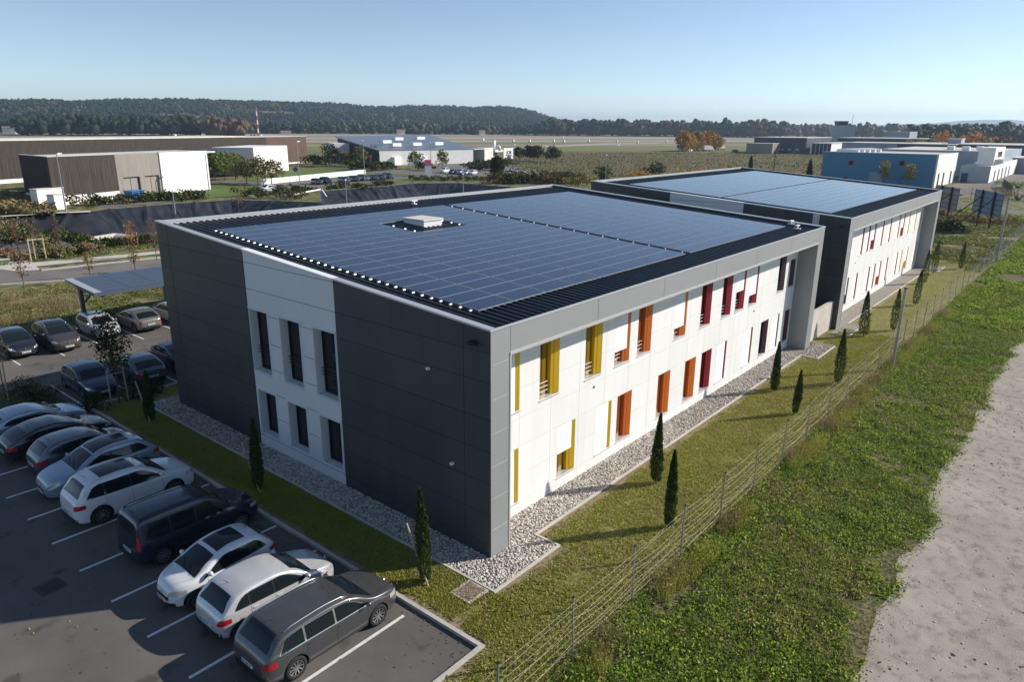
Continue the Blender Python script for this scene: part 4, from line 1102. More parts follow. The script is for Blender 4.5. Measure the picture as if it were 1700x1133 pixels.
        for s in (-1, 1):
            for x0 in [q-.0 for q in sp['cuts'][-(2 if len(sp['cuts']) > 1 else 1):]]:
                hx = x0+.06 if kind in ('mini', 'coupe') else x0+.07; zz_ = float(S.belt(hx))-.10; y = float(S.side(hx, zz_))
                b = MB(); b.box(hx-c, s*(y-.005), zz_-.012, hx-c+.16, s*(y+.028), zz_+.014); b.build('door_handle', pnt if kind != 'van' else MT['black'], root)
            mx_ = xb-.12; zz_ = zbl(mx_)+.05; y = float(S.side(mx_, zz_)); b = MB()
            V0, F0 = icos_s; Vm = V0*np.array([.075, .115, .075])+np.array([mx_-c+.02, s*(y+.13), zz_+.06])
            b.add(Vm.tolist(), F0.tolist()); b.tube([(mx_-c+.02, s*(y-.01), zz_), (mx_-c+.02, s*(y+.08), zz_+.04)], .025, 6)
            b.build('mirror', pnt, root, smooth=True)
        ant = MB(); xx = sp['rear'][1]+.22; zt_ = float(S.top(xx)); ant.tube([(xx-c, 0, zt_), (xx-c-.16, 0, zt_+.17)], [.012, .004], 6); ant.build('antenna', MT['black'], root)
        if sp['rails']:
            for s in (-1, 1):
                pts = []
                for k in range(12):
                    x = sp['rear'][1]+.15+(sp['wind'][0]-.15-sp['rear'][1]-.15)*k/11
                    P = S.ring(x); y, z = P[-8]; pts.append((x-c, s*(y-.01), z+.030*(1 if 0 < k < 11 else 0)+.01))
                b = MB(); b.tube(pts, .017, 6); b.build('roof_rail', MT['silver'] if sp['rails'] == 'silver' else MT['black'], root, smooth=True)
        # wipers
        b = MB()
        for y0, y1 in ((.55, -.05), (-.02, -.55)):
            p = [S.toppt(sp['wind'][1]-.02-.05*k, (y0+(y1-y0)*k/4)/hw) for k in range(5)]
            b.tube([(q[0]-c, q[1], q[2]+.018) for q in p], .008, 5)
        b.build('wiper', MT['black'], root)
    return root
bm = bmesh.new(); bmesh.ops.create_icosphere(bm, subdivisions=2, radius=1.0)
icos_s = (np.array([v.co[:] for v in bm.verts]), np.array([[v.index for v in f.verts] for f in bm.faces])); bm.free()

def place(o, x, y, rz, label, group, cat='car', z=0.004):
    o.location = (x, y, z); o.rotation_euler = (0, 0, rz); tag(o, label, cat, group)
    return o
P_grey = paint('dark_grey', (.105, .104, .108), .5, .28); P_silver = paint('silver', (.62, .62, .64), .35, .28); P_white = paint('white', (.70, .71, .73), .0, .3)
P_navy = paint('dark_blue', (.016, .028, .052), .35, .28); P_sblue = paint('silver_blue', (.22, .29, .37), .5, .3); P_black = paint('black_blue', (.018, .022, .03), .3, .25)
P_lblue = paint('pale_blue', (.30, .38, .47), .45, .3); P_slate = paint('slate_grey', (.10, .125, .15), .45, .3); P_blue = paint('grey_blue', (.04, .060, .10), .45, .3)
P_brown = paint('brown_grey', (.085, .070, .072), .45, .3); P_sgrey = paint('mid_grey', (.24, .23, .225), .5, .3)
G1 = 'cars parked beside the lawn'; G2 = 'cars parked near the solar carport'
place(make_car('wagon', P_grey), -5.82, 1.22, 0, "grey estate car with silver roof rails, nearest the empty bay", G1)
place(make_car('hatch', P_silver), -5.98, 3.58, 0, "silver hatchback between the grey estate car and the small white car", G1)
place(make_car('mini', P_white), -6.42, 5.78, math.pi, "small rounded white car with a dark glass roof, nose to the lane", G1)
place(make_car('van', P_navy), -5.66, 8.86, 0, "tall dark blue people carrier with a dark boxy tail", G1)
place(make_car('suv', P_white), -5.98, 13.0, 0, "large white off-roader with a dark sunroof, tail to the lane", G1)
place(make_car('crossover', P_lblue), -6.02, 15.75, math.pi, "silvery blue crossover with its nose to the lane beside the white off-roader", G1)
place(make_car('hatch', P_slate), -5.75, 18.1, 0, "slate grey hatchback between the silvery blue crossover and a black coupe", G1)
place(make_car('coupe', P_black), -5.95, 20.45, 0, "black low-roofed coupe in the shade, second last car along the lawn", G1)
place(make_car('coupe', P_lblue), -6.15, 22.85, 0, "pale blue saloon cut off by the left edge, last along the lawn", G1)
DN, UP_ = -math.pi/2, math.pi/2
place(make_car('hatch', P_black), -2.55, 37.65, DN, "black hatchback facing us in the sun, leftmost whole car by the carport", G2)
place(make_car('crossover', P_brown), -.35, 37.2, DN, "brown-grey crossover facing us beside the carport post", G2)
place(make_car('hatch', P_silver), 2.55, 38.1, DN, "white-silver hatchback facing us, half hidden by the small tree", G2)
place(make_car('coupe', P_sgrey), 5.1, 38.0, UP_, "mid grey hatchback with its tail to us at the edge of the shade", G2)
place(make_car('hatch', P_white), 7.7, 38.2, UP_, "pale car half hidden by the dark corner of the office", G2)
place(make_car('hatch', P_white), -5.0, 37.8, DN, "white car cut off by the left edge beside the black hatchback", G2)
place(make_car('hatch', P_blue), -2.2, 27.0, DN, "blue hatchback facing us in the shade of the office", G2)
place(make_car('coupe', P_slate), .35, 27.2, UP_, "dark grey hatchback with its tail to us behind the small staked tree", G2)
place(make_car('coupe', P_blue), 2.9, 27.4, DN, "dark blue car mostly hidden behind the office corner", G2)

# =================================================================== NEAR PLANTS AND FENCES
def cypress_crown(h, R, n, seed, size=.042):
    global rng
    sv = rng; rng = np.random.default_rng(seed)
    t = rng.random(n)**.85; a = rng.random(n)*6.283
    prof = np.sin(np.pi*np.clip(t*.93+.05, 0, 1)**.62)**.75*(1-.15*t)
    lump = 1+.22*np.sin(a*3+t*17+seed)*np.sin(t*23+a)+.12*rng.normal(size=n)
    r = R*prof*lump*(0.55+.45*rng.random(n)**.5)
    lean = .05*np.sin(t*3+seed)
    P = np.stack([r*np.cos(a)+lean*t, r*np.sin(a), .12+t*(h-.15)], 1)
    D = np.stack([np.cos(a)*.35, np.sin(a)*.35, np.full(n, 1.0)], 1)
    V, F = leaves(P, size, aspect=2.6, dirs=D)
    rng = sv
    return V, F
def make_cypress(h, R, n, seed, stake=False, label=None, loc=(0, 0, 0), group='young cypresses on the lawn'):
    root = empty('cypress_tree', loc, rnd.random()*6 if not stake else 0.0, label, 'cypress', group)
    V, F = cypress_crown(h, R, n, seed)
    mi = (np.random.default_rng(seed).random(len(F)) < .22).astype(int)
    np_mesh('crown', V, F, [MT['leaf_cyp'], MT['leaf_cyp2']], mi, root)
    b = MB(); b.tube([(0, 0, -.02), (.01, 0, h*.5), (.02, 0, h*.9)], [.035, .025, .008], 7); b.build('trunk', MT['bark'], root)
    root.rotation_euler = (rnd.uniform(-.03, .03), rnd.uniform(-.035, .035), root.rotation_euler[2])
    return root
near = [((8.31, -1.57), 3.1, .23, 'young cypress nearest the yellow windows, beside the pebble strip'),
        ((5.66, -3.55), 3.1, .21, 'young cypress nearest the camera along the wire fence'),
        ((21.9, -1.3), 2.9, .23, 'young cypress beside the pebble strip at the red ground-floor windows'),
        ((19.36, -3.3), 2.4, .19, 'short young cypress by the wire fence, half the height of its neighbours'),
        ((25.4, -3.6), 3.25, .27, 'cypress on the lawn just before the end pier of the nearer office'),
        ((36.8, -2.0), 3.2, .34, 'broad cypress in front of the first pier of the farther office'),
        ((39.8, -3.2), 3.1, .28, 'cypress directly behind the tall steel mast'),
        ((49.4, -2.7), 3.0, .30, 'cypress midway along the farther office'),
        ((59.5, -1.4), 3.2, .30, 'cypress beside the strip near the yellow windows of the farther office'),
        ((65.3, -1.1), 3.4, .33, 'cypress before the last pier of the farther office'),
        ((70.1, -2.7), 2.9, .26, 'small cypress standing alone past the farther office')]
for i, ((x, y), h, R, lb) in enumerate(near):
    make_cypress(h, R, 5200 if i < 3 else (3000 if i < 6 else 1800), 20+i, label=lb, loc=(x, y, .05))
for i, (x, y, h, lb) in enumerate([(-2.27, .74, 3.35, 'young cypress with a leaning stake by the grey estate car'), (-2.4, 10.1, 3.0, 'dark shaded cypress with a stake before the white side wall'), (-2.1, 20.1, 2.6, 'shaded cypress at the far end of the side lawn')]):
    make_cypress(h, .24, 4200, 50+i, label=lb, loc=(x, y, .05), group='young cypresses beside the dark side wall')
    b = MB(); b.tube([(x-.10, y-.22, .05), (x-.22, y+.55, 2.05)], .032, 8)
    tag(b.build('stake', MT['stake']), ['pale leaning stake against the cypress by the grey estate car', 'leaning stake at the shaded cypress before the white side wall', 'leaning stake at the cypress at the far end of the side lawn'][i], 'stake')

# ---- turf
def turf(name, n, region, size, mats, probs, z0=.055, label=None, h=None, tri=True, up=1.5):
    x, y = region(n); P = np.stack([x, y, np.full(len(x), z0)], 1)
    if h is not None: P[:, 2] += h(x, y)*rng.random(len(x))
    V, F = leaves(P, size, up=up, aspect=1.5, tri=tri)
    r = rng.random(len(F)); cs = np.cumsum(probs); pat = .5*NZ.fbm(x, y, 1.6)+.5*NZ.fbm(x+50, y, 5.0)
    r = np.clip(r*.7+(pat-.5)*1.4+.15, 0, .999); mi = np.searchsorted(cs, r)
    return tag(np_mesh(name, V, F, mats, np.minimum(mi, len(mats)-1)), label=label, cat='grass', kind='stuff')
def lawn_region(n):
    # denser near the camera
    x = -14+rng.random(n)**1.5*52; y = -4.7+rng.random(n)*6
    x2 = -3.2+rng.random(n//2)*2.0; y2 = -2.5+rng.random(n//2)*26; x = np.concatenate([x, x2]); y = np.concatenate([y, y2])
    ok = ~((x < KX+.25) & (y > -2.7)) & ~((x > -1.35) & (x < 2.2) & (y > -1.35)) & ~((x > 2) & (x < 29.4) & (y > -.32)) & ~((x > 29.2) & (x < 33) & (y > -1.35)) & ~((y > -.3) & (x > 2)) & ~((x > -1.35) & (y > -1.35) & (x < 2))
    ok &= (NZ.fbm(x, y, .7)+.25*(rng.random(len(x))-.5)) > .25
    # thin along the edges where earth shows
    e = np.minimum(np.abs(x-KX-.13)+(y < -2.4)*9, np.where(x > 2, np.abs(y+.3), np.abs(y+1.35)))
    ok &= (e > .28*NZ(x, y, .5)+.05) | (rng.random(len(x)) < .15)
    return x[ok], y[ok]
turf('lawn_grass', 190000, lawn_region, .040, [MT['blade_a'], MT['leaf_a'], MT['blade_b']], [.50, .14, .36], label='short patchy lawn grass beside the offices', h=lambda x, y: .02)

# ---- leafy weeds between fence and track
def verge_region(n):
    x = -13+rng.random(n)**1.8*75; y = -11.6+rng.random(n)*7.1
    edge_ = -10.35+.6*(NZ.fbm(x, 0*x+3, 4.0)-.5)*2+.4*(NZ(x, 7+0*x, .9)-.5)
    k = NZ.fbm(x, y, 1.4, 4)-.10*np.clip((4-x)/10, 0, 1)*(NZ(x, y, 3.1) > .45)-.07*(NZ.fbm(x+13, y+4, 2.6) > .60)-.06*((y > -6.6) & (x < 9) & (NZ(x, y, 1.7) > .5)); inside = y-edge_
    k = k+.13*(rng.random(len(x))-.5)
    ok = (y < -4.75) & (inside > -.45*rng.random(len(x))**2) & (k > .33-.05*np.minimum(inside, 2)+.09*(inside < .5))
    x, y = x[ok], y[ok]
    return x, y
vh = lambda x, y: .02+.50*np.clip(NZ.fbm(x+9, y, .9)-.38, 0, 1)+.25*np.clip(NZ(x, y, .35)-.72, 0, 1)+.12*(y > -6.2)
turf('weeds', 290000, verge_region, .062, [MT['leaf_b'], MT['leaf_a'], MT['leaf_olive'], MT['blade_b']], [.40, .36, .14, .10], z0=.03, label='low leafy weeds between the wire fence and the gravel track', h=vh, tri=False, up=.9)
def verge_bare(n):
    x = -13+rng.random(n)**1.6*70; y = -11.3+rng.random(n)*6.6; k = NZ.fbm(x, y, 1.4, 4)
    inside = y+10.35-.6*(NZ.fbm(x, 0*x+3, 4.0)-.5)*2; ok = (k < .42) & (inside > -.4*rng.random(len(x))) & (y < -4.75); return x[ok], y[ok]
turf('verge_litter', 60000, verge_bare, .04, [MT['blade_b'], MT['blade_a'], MT['leaf_dry']], [.45, .25, .3], z0=.025, label='sparse dry grass on the bare patches of the verge', h=lambda x, y: .02, tri=False, up=.6)
def verge_far(n):
    x = 45+rng.random(n)*120; y = -13+rng.random(n)*8; ok = NZ.fbm(x, y, 2.5) > .4
    return x[ok], y[ok]
turf('weeds', 60000, verge_far, .16, [MT['leaf_a'], MT['leaf_b'], MT['blade_b']], [.6, .3, .1], z0=.03, label='bright green weeds along the far end of the wire fence', h=lambda x, y: .25*NZ.fbm(x, y, 2), tri=False, up=.9)
def dry_region(n):
    cx = np.array([14.5, 7.4, 22.0, 27.5, 31.5, 36, 41, 47, -1.0, 3.0, 25, 19]); c = rng.integers(0, len(cx), n)
    x = cx[c]+rng.normal(size=n)*.55; y = -5.15+rng.normal(size=n)*.28; return x, y
def stalks(name, P, h, m, label):
    n_ = len(P); a = rng.normal(size=(n_, 3))*.28; a[:, 2] = 1; L_s = h*(.5+.6*rng.random(n_)); tip = P+a*L_s[:, None]; w = rng.normal(size=(n_, 3)); w[:, 2] = 0; w /= np.linalg.norm(w, axis=1, keepdims=True); w *= .010
    V = np.stack([P-w, P+w, tip], 1).reshape(-1, 3); F = np.arange(3*n_).reshape(n_, 3)
    k = leaves(tip-a*.08*rng.random((n_, 1)), .035, tri=True)
    F = np.concatenate([F, k[1]+len(V)]); V = np.concatenate([V, k[0]])
    return tag(np_mesh(name, V, F, m), label=label, cat='grass', kind='stuff')
x, y = dry_region(3200); stalks('dry_grass', np.stack([x, y, 0*x+.03], 1), .55, MT['leaf_dry'], 'dry brown stalks along the foot of the wire fence')
x = -12+rng.random(9000)**1.4*60; y = -5.2-rng.random(9000)*.5; ok = NZ.fbm(x, y, 2.0) > .5
stalks('tall_grass', np.stack([x[ok], y[ok], 0*x[ok]+.03], 1), .55, MT['blade_a'], 'tall green grass growing through the wire fence')
q = verge_region(16000); pk_ = NZ.fbm(q[0]+20, q[1]+5, 2.2) > .50; x, y = q[0][pk_], q[1][pk_]
stalks('weed_stalks', np.stack([x, y, 0*x+.05], 1), .34, MT['leaf_dry'], 'dead upright stalks among the leafy weeds')
# stones and weed tufts on the track
n = 5200; x = -8+rng.random(n)**1.3*55; y = -10.6-rng.random(n)**1.2*13; 
V, F = blobs(np.stack([x, y, 0*x+.004], 1), .018+.035*rng.random(n)**3, .5, .1)
tag(np_mesh('stones', V, F, [MT['pebble_a'], MT['pebble_b']], np.repeat((rng.random(n) < .55).astype(int), len(IF))), label='small stones scattered on the gravel track', cat='stones', kind='stuff')

# fallen leaves blown over the asphalt
x = -16+rng.random(900)*12.6; y = -2.4+rng.random(900)**1.2*27; nk = rng.random(900) < .45; x[nk] = KX-.05-rng.random(nk.sum())**2*1.2
V, F = leaves(np.stack([x, y, .012+.01*rng.random(900)], 1), .045, up=3.0)
tag(np_mesh('fallen_leaves', V, F, [MT['leaf_dry'], MT['leaf_rust']], (rng.random(900) < .5).astype(int)), label='fallen leaves scattered over the car park asphalt', cat='leaves', kind='stuff')
# ---- wire fence
FY = lambda x: -4.72-.0*x
fr = empty('wire_fence', (0, 0, 0), 0, 'slack wire fence on thin steel posts between lawn and weeds', 'fence')
px_ = [-11.4, -8.25, -5.1]+[-2.0+3.13*i for i in range(38)]
pb = MB(); pb.box(-.022, -.022, 0, .022, .022, 1.95); pb.box(-.024, -.024, 1.95, .024, .024, 2.0, 1)
p0 = None
for i, x in enumerate(px_):
    if p0 is None: o = p0 = pb.build('post', [MT['galv'], MT['black']], fr)
    else: o = p0.copy(); col.objects.link(o); o.parent = fr
    o.location = (x, FY(x), 0); o.rotation_euler = (rnd.uniform(-.025, .025), rnd.uniform(-.03, .03), rnd.uniform(-.2, .2))
wb = MB()
levels = [.10, .26, .42, .58, .76, .96, 1.16, 1.36, 1.56, 1.78]
for lv in levels:
    pts = []; jit = [rnd.uniform(-.05, .05) for _ in px_]
    for i in range(len(px_)-1):
        a, b = px_[i], px_[i+1]; k = 9 if i < 14 else 3; sag = rnd.uniform(.0, .11) if rnd.random() < .7 else rnd.uniform(.1, .2); bow = rnd.uniform(-.06, .08); pk = rnd.uniform(.8, 1.3)
        for j in range(k):
            t = j/k; s_ = math.sin(math.pi*t**pk); pts.append((a+(b-a)*t, FY(a)+bow*s_, lv+jit[i]*(1-t)+jit[i+1]*t-sag*s_*(lv > .15)))
    wb.tube(pts, .0019, 3, cap=False)
x = px_[0]
while x < px_[-1]:
    if x < 24: x += .5; continue
    j = rnd.uniform(-.05, .05); wb.tube([(x, FY(x)+.01, .05), (x+j, FY(x)-.01, 1.85)], .0016, 3, cap=False); x += .40
wb.build('wire_mesh', MT['wire'], fr)
# masts beside the fence
ms = empty('steel_mast', (30.35, -5.3, 0), 0, 'tall thick galvanised mast standing outside the wire fence', 'post')
b = MB(); b.box(-.07, -.07, 0, .07, .07, 5.0); b.build('post', MT['galv'], ms); b = MB(); b.box(-.09, -.09, 5.0, .09, .09, 5.06); b.box(-.13, -.13, 0, .13, .13, .06); b.build('cap', MT['dark_metal'], ms)
ms = empty('steel_mast', (78.0, -4.9, 0), 0, 'farther steel mast by the end of the wire fence, right of the billboards', 'post')
b = MB(); b.box(-.10, -.10, 0, .10, .10, 6.8); b.build('post', MT['galv'], ms); b = MB(); b.box(-.12, -.12, 6.8, .12, .12, 6.9); b.build('cap', MT['dark_metal'], ms)

# ---- generic plants
def shrub_mesh(w, h, n, size, seed, mats, probs, clumps=7, zbias=.5):
    r = np.random.default_rng(seed); cc = np.stack([r.normal(size=clumps)*.28*w, r.normal(size=clumps)*.28*w, h*(.25+.5*r.random(clumps))], 1); cr = (.2+.22*r.random(clumps))
    c = r.integers(0, clumps, n); d = r.normal(size=(n, 3)); d /= np.linalg.norm(d, axis=1, keepdims=True); rad = cr[c]*(.55+.45*r.random(n))
    P = cc[c]+d*np.stack([rad*w, rad*w, rad*h*1.05], 1); P[:, 2] = np.abs(P[:, 2])+.02
    V, F = leaves(P, size, up=.4, aspect=1.5)
    cp = np.cumsum(probs); mi = np.searchsorted(cp, np.clip(r.random(n)*.6+r.random(clumps)[c]*.4, 0, .999)); return V, F, np.minimum(mi, len(mats)-1)
def shrub(loc, w, h, label, mats=('leaf_dark', 'leaf_olive'), probs=(.7, .3), n=500, size=.12, name='shrub', group=None, stem=True, cat='shrub', clumps=7):
    root = empty(name, loc, 0, label, cat, group); mats = [MT[m] for m in mats]
    V, F, mi = shrub_mesh(w, h, n, size, rnd.randrange(9999), mats, probs, clumps); np_mesh('foliage', V, F, mats, mi, root)
    if stem:
        b = MB()
        for k in range(3): b.tube([(0, 0, 0), (rnd.uniform(-.2, .2)*w, rnd.uniform(-.2, .2)*w, h*.6)], [.03*w, .01*w], 5)
        b.build('stem', MT['bark'], root)
    return root
def tree(loc, h, w, label, mats, probs, n=900, size=.25, trunk=.3, name='tree', group=None, cat='tree', clumps=14, flat=1.0, bare=False, tr=None):
    root = empty(name, loc, 0, label, cat, group); mats = [MT[m] for m in mats]; r = np.random.default_rng(rnd.randrange(9999))
    zc = h*trunk; hh = h-zc; tips = []
    b = MB(); R0 = tr or max(.05, h*.022); b.tube([(0, 0, -.05), (.01*h, 0, zc), (.0, .02*h, h*.75)], [R0, R0*.75, R0*.2], 7)
    for k in range(clumps):
        a = 2.4*k+r.random(); t = (k+.5)/clumps; rad = w*.5*math.sin(math.pi*min(1, .18+.80*t))**.7*(.35+.45*r.random()); z = zc+hh*(.12+.74*t)
        tip = (rad*math.cos(a), rad*math.sin(a), z); tips.append(tip); z0 = zc*.75+(z-zc)*.45
        b.tube([(0, 0, z0), (tip[0]*.55, tip[1]*.55, z0+(z-z0)*.65), tip], [R0*.45, R0*.28, R0*.08], 5)
        if bare:
            for q in range(4):
                u = (tip[0]+r.normal()*.12*w, tip[1]+r.normal()*.12*w, z+abs(r.normal())*.12*h); b.tube([(tip[0]*.7, tip[1]*.7, z0+(z-z0)*.75), u], [R0*.12, R0*.04], 3)
    b.build('trunk', MT['bark'], root)
    tips = np.array(tips); c = r.integers(0, clumps, n); d = r.normal(size=(n, 3)); d /= np.linalg.norm(d, axis=1, keepdims=True)
    cr = (.13+.12*r.random(clumps)); rad = cr[c]*r.random(n)**.4
    P = tips[c]+d*np.stack([rad*w*1.35, rad*w*1.35, rad*h*.85*flat], 1)
    V, F = leaves(P, size, up=.3, aspect=1.4); cp = np.cumsum(probs); mi = np.searchsorted(cp, np.clip(r.random(n)*.55+r.random(clumps)[c]*.45, 0, .999))
    np_mesh('crown', V, F, mats, np.minimum(mi, len(mats)-1), root)
    return root
# staked tree between the shaded cars
tx, ty = -2.1, 23.6
tree((tx, ty, 0), 4.9, 1.8, 'small dark-leaved tree tied to stakes among the shaded cars', ['leaf_dark', 'leaf_olive'], [.9, .1], n=1700, size=.09, trunk=.42, clumps=18, tr=.05)
b = MB(); 
for dx in (-.45, .40): b.tube([(tx+dx, ty-.15, 0), (tx+dx*.9, ty-.12, 2.0)], .035, 8)
b.tube([(tx-.42, ty-.13, 1.75), (tx+.38, ty-.13, 1.75)], .02, 6)
tag(b.build('tree_stakes', MT['stake']), 'pair of pale stakes holding the small dark-leaved tree', 'stake')
# bare sapling at the left edge
tree((at(8, 660)[0], at(8, 660)[1], 0), 5.6, 1.7, 'thin bare sapling with a pale stake at the left edge', ['leaf_rust'], [1], n=60, size=.07, trunk=.35, clumps=9, bare=True, tr=.035)
b = MB(); q = at(14, 665); b.tube([(q[0], q[1], 0), (q[0]+.1, q[1]+.1, 2.2)], .035, 8); tag(b.build('stake', MT['stake']), 'pale stake beside the bare sapling at the left edge', 'stake')
# planted bed between the rows
bed = MB(); bed.box(-7.6, 21.6+2.35, 0, KX, 24.6, .02); bed.box(-6.4, 24.6, 0, -3.75, 30.2, .02)
tag(bed.build('planting_bed', MT['soil']), kind='structure')
bl = ['dark low shrub in the shaded bed left of the blue hatchback', 'grassy dark clump in front of the blue hatchback', 'dark clump at the foot of the staked tree', 'feathery dark clump at the back of the shaded bed', 'low dark shrub beside the pale blue saloon', 'dark clump right of the stakes']
for i, (x, y, w, h) in enumerate([(-4.9, 26.6, 1.5, .9), (-3.2, 24.0, 1.3, .7), (-1.3, 24.0, 1.4, .8), (-4.8, 28.7, 1.6, 1.0), (-5.2, 24.3, 1.5, .7), (-.1, 23.9, 1.2, .8)]):
    shrub((x, y, 0), w, h, bl[i], n=1100, size=.06, group='shrubs in the shaded planting bed')
# rough verge between car park and road
def rough_region(n):
    x = -14+rng.random(n)*34; y = 41.2+rng.random(n)*17; ok = NZ.fbm(x, y, 2.2) > .38; return x[ok], y[ok]
turf('rough_grass', 70000, rough_region, .085, [MT['leaf_olive'], MT['leaf_b'], MT['leaf_dry'], MT['blade_b'], MT['leaf_dark']], [.30, .28, .16, .14, .12], z0=-.04, label='rough weedy grass between the carport and the road', h=lambda x, y: .05+.5*np.clip(NZ.fbm(x+40, y, 1.5)-.4, 0, 1), tri=False, up=1.0)
def rough2(n):
    x = -10+rng.random(n)*46; y = 66+rng.random(n)*14+x*.12; ok = (NZ.fbm(x, y, 2.6) > .40); x, y = x[ok], y[ok]
    # keep to the grass above the pavement and below the basin
    keep = (y < 79.5) & (y > 71.5+.25*(x-8)*0); 
    return x[keep], y[keep]
turf('rough_grass', 30000, rough2, .14, [MT['leaf_b'], MT['leaf_olive'], MT['leaf_dry']], [.50, .30, .20], z0=-.04, label='green weeds between the pavement and the lined basin', h=lambda x, y: .25*NZ.fbm(x, y, 2), tri=False, up=1.0)
def rough3(n):
    x = 69+rng.random(n)*62; y = -4.6+rng.random(n)*22; ok = NZ.fbm(x, y, 4) > .36; return x[ok], y[ok]
turf('rough_grass', 60000, rough3, .17, [MT['leaf_olive'], MT['leaf_b'], MT['blade_b'], MT['leaf_dry']], [.36, .24, .22, .18], z0=-.05, label='rough grass on the empty plot behind the farther office', h=lambda x, y: .05+.35*NZ.fbm(x, y, 3), tri=False, up=1.0)
x = -14+rng.random(16000)*30; y = 41.5+rng.random(16000)*13; ok = (NZ.fbm(x+70, y, 3.2) > .55)
stalks('dry_grass', np.stack([x[ok], y[ok], 0*x[ok]-.04], 1), 1.1, MT['leaf_dry'], 'tall dry stalks in the rough grass behind the carport')

# solar carport
cz = 3.25
cp = empty('solar_carport', (2.0, 38.8, 0), 0, 'steel carport roofed with solar panels over the sunlit cars', 'carport')
b = MB(); t_ = .05
R3 = lambda x, y: cz+.05*(y+2.4)*-0+.0
x1 = 26.0
b.hexa([(0, -2.4, cz-.30), (x1, -2.4, cz-.30), (x1, 2.5, cz+.10), (0, 2.5, cz+.10), (0, -2.4, cz-.04), (x1, -2.4, cz-.04), (x1, 2.5, cz+.2), (0, 2.5, cz+.2)])
b.build('roof', MT['blue_steel'], cp)
b = MB()
for i in range(14):
    for j in range(5):
        xa_, xb_ = .55+1.8*i, .55+1.8*i+1.76; ya_, yb_ = -2.35+.96*j, -2.35+.96*j+.93; zf = lambda y: cz-.04+.24*(y+2.4)/4.9+.012
        b.quad((xa_, ya_, zf(ya_)), (xb_, ya_, zf(ya_)), (xb_, yb_, zf(yb_)), (xa_, yb_, zf(yb_)))
b.build('solar_panels', mat("carport_solar", (.055, .065, .09), .28), cp)
b = MB(); b.hexa([(0, -2.4, cz-.035), (.5, -2.4, cz-.035), (.5, 2.5, cz+.205), (0, 2.5, cz+.205), (0, -2.4, cz-.02), (.5, -2.4, cz-.02), (.5, 2.5, cz+.225), (0, 2.5, cz+.225)]); b.build('roof_edge', MT['coping'], cp)
for xx in (.6, 6.4, 12.2, 18.0):
    b = MB(); b.box(xx-.11, 1.55, 0, xx+.11, 1.85, cz-.25); b.tube([(xx, 1.65, 1.7), (xx, -.4, cz-.38)], .07, 6); b.build('post', MT['blue_steel'], cp)
    b = MB(); b.box(xx-.09, -2.2, cz-.42, xx+.09, 2.3, cz-.26); b.box(xx-.06, -2.0, cz-.26, xx+.06, -1.8, cz-.14); b.box(xx-.06, 0, cz-.26, xx+.06, .2, cz-.05); b.build('beam', MT['blue_steel'], cp)

# =================================================================== BEYOND THE BASIN
def A(px, py, z=0.0): return at(px, py, z)
ORD = ['leftmost']+['%s from the left' % q for q in 'second third fourth fifth sixth seventh eighth ninth tenth eleventh twelfth thirteenth fourteenth fifteenth sixteenth seventeenth eighteenth nineteenth twentieth'.split()]+['twenty-%s from the left' % q for q in 'first second third fourth fifth sixth seventh'.split()]
# roadside saplings and bushes between road and basin
for i, (px, py, h, w, ms_, lb, st) in enumerate([
        (63, 432, 6.2, 2.2, ['leaf_rust'], 'bare young tree inside a pale wooden stake frame', 'frame'),
        (222, 428, 5.0, 1.9, ['leaf_orange', 'leaf_rust'], 'slender sapling with orange leaves beside the pavement', None),
        (260, 432, 5.4, 1.8, ['leaf_rust'], 'russet sapling against the office corner', None),
        (150, 462, 3.0, 1.1, ['leaf_rust', 'leaf_orange'], 'small russet sapling behind the carport', None),
        (225, 452, 3.2, 1.2, ['leaf_rust'], 'thin bare sapling above the carport roof', None),
        (40, 478, 3.6, 1.2, ['leaf_rust'], 'thin bare sapling on the near side of the road', None),
        (30, 415, 4.2, 1.8, ['leaf_orange', 'leaf_dry'], 'thin yellowing sapling in the scrub by the basin', None),
        (100, 418, 4.6, 1.6, ['leaf_rust'], 'thin russet sapling among the bushes by the basin', None),
        (396, 352, 5.0, 2.2, ['leaf_rust', 'leaf_orange'], 'thin russet sapling seen over the office roof', None)]):
    x, y = A(px, py); tree((x, y, -.04), h*.85, w, lb, ms_, [1.0] if len(ms_) == 1 else [.6, .4], n=260 if i in (1, 2) else 110, size=.13, trunk=.28, clumps=11, bare=True, tr=.05, group='saplings along the road')
    if st:
        b = MB()
        for dx, dy in ((-.7, -.3), (.7, -.3), (.0, .6)): b.box(x+dx-.05, y+dy-.05, -.04, x+dx+.05, y+dy+.05, 2.3)
        b.box(x-.7, y-.34, 2.15, x+.7, y-.28, 2.28)
        tag(b.build('tree_guard', MT['stake']), 'pale wooden frame of stakes round the bare young tree', 'stake')
k = 0
bushes = [(20, 408, 5, 3.4, 'd'), (2, 395, 4.5, 4.2, 'o'), (45, 400, 4, 3.4, 'd'), (75, 412, 4, 3.0, 'o'), (95, 405, 4, 3.0, 'd'), (88, 425, 3, 1.8, 'o'), (112, 425, 2.6, 2.0, 'o'), (122, 410, 3.6, 3.0, 'd'), (148, 420, 2.6, 2.8, 'r'), (165, 408, 5, 2.2, 'd'), (190, 407, 5, 2.0, 'd'),
          (142, 400, 3, 2.4, 'r'), (255, 403, 3.4, 2.6, 'd'), (272, 400, 3.2, 2.2, 'd'), (12, 425, 3.5, 1.2, 'r'), (40, 430, 2.6, .9, 'r')]
kinds = {'d': (('leaf_dark', 'leaf_b'), (.75, .25)), 'o': (('leaf_olive', 'leaf_dry', 'leaf_b'), (.5, .3, .2)), 'r': (('leaf_dry', 'leaf_rust', 'leaf_olive'), (.5, .2, .3))}
wd = {'d': 'dark green', 'o': 'olive and straw coloured', 'r': 'dry russet'}
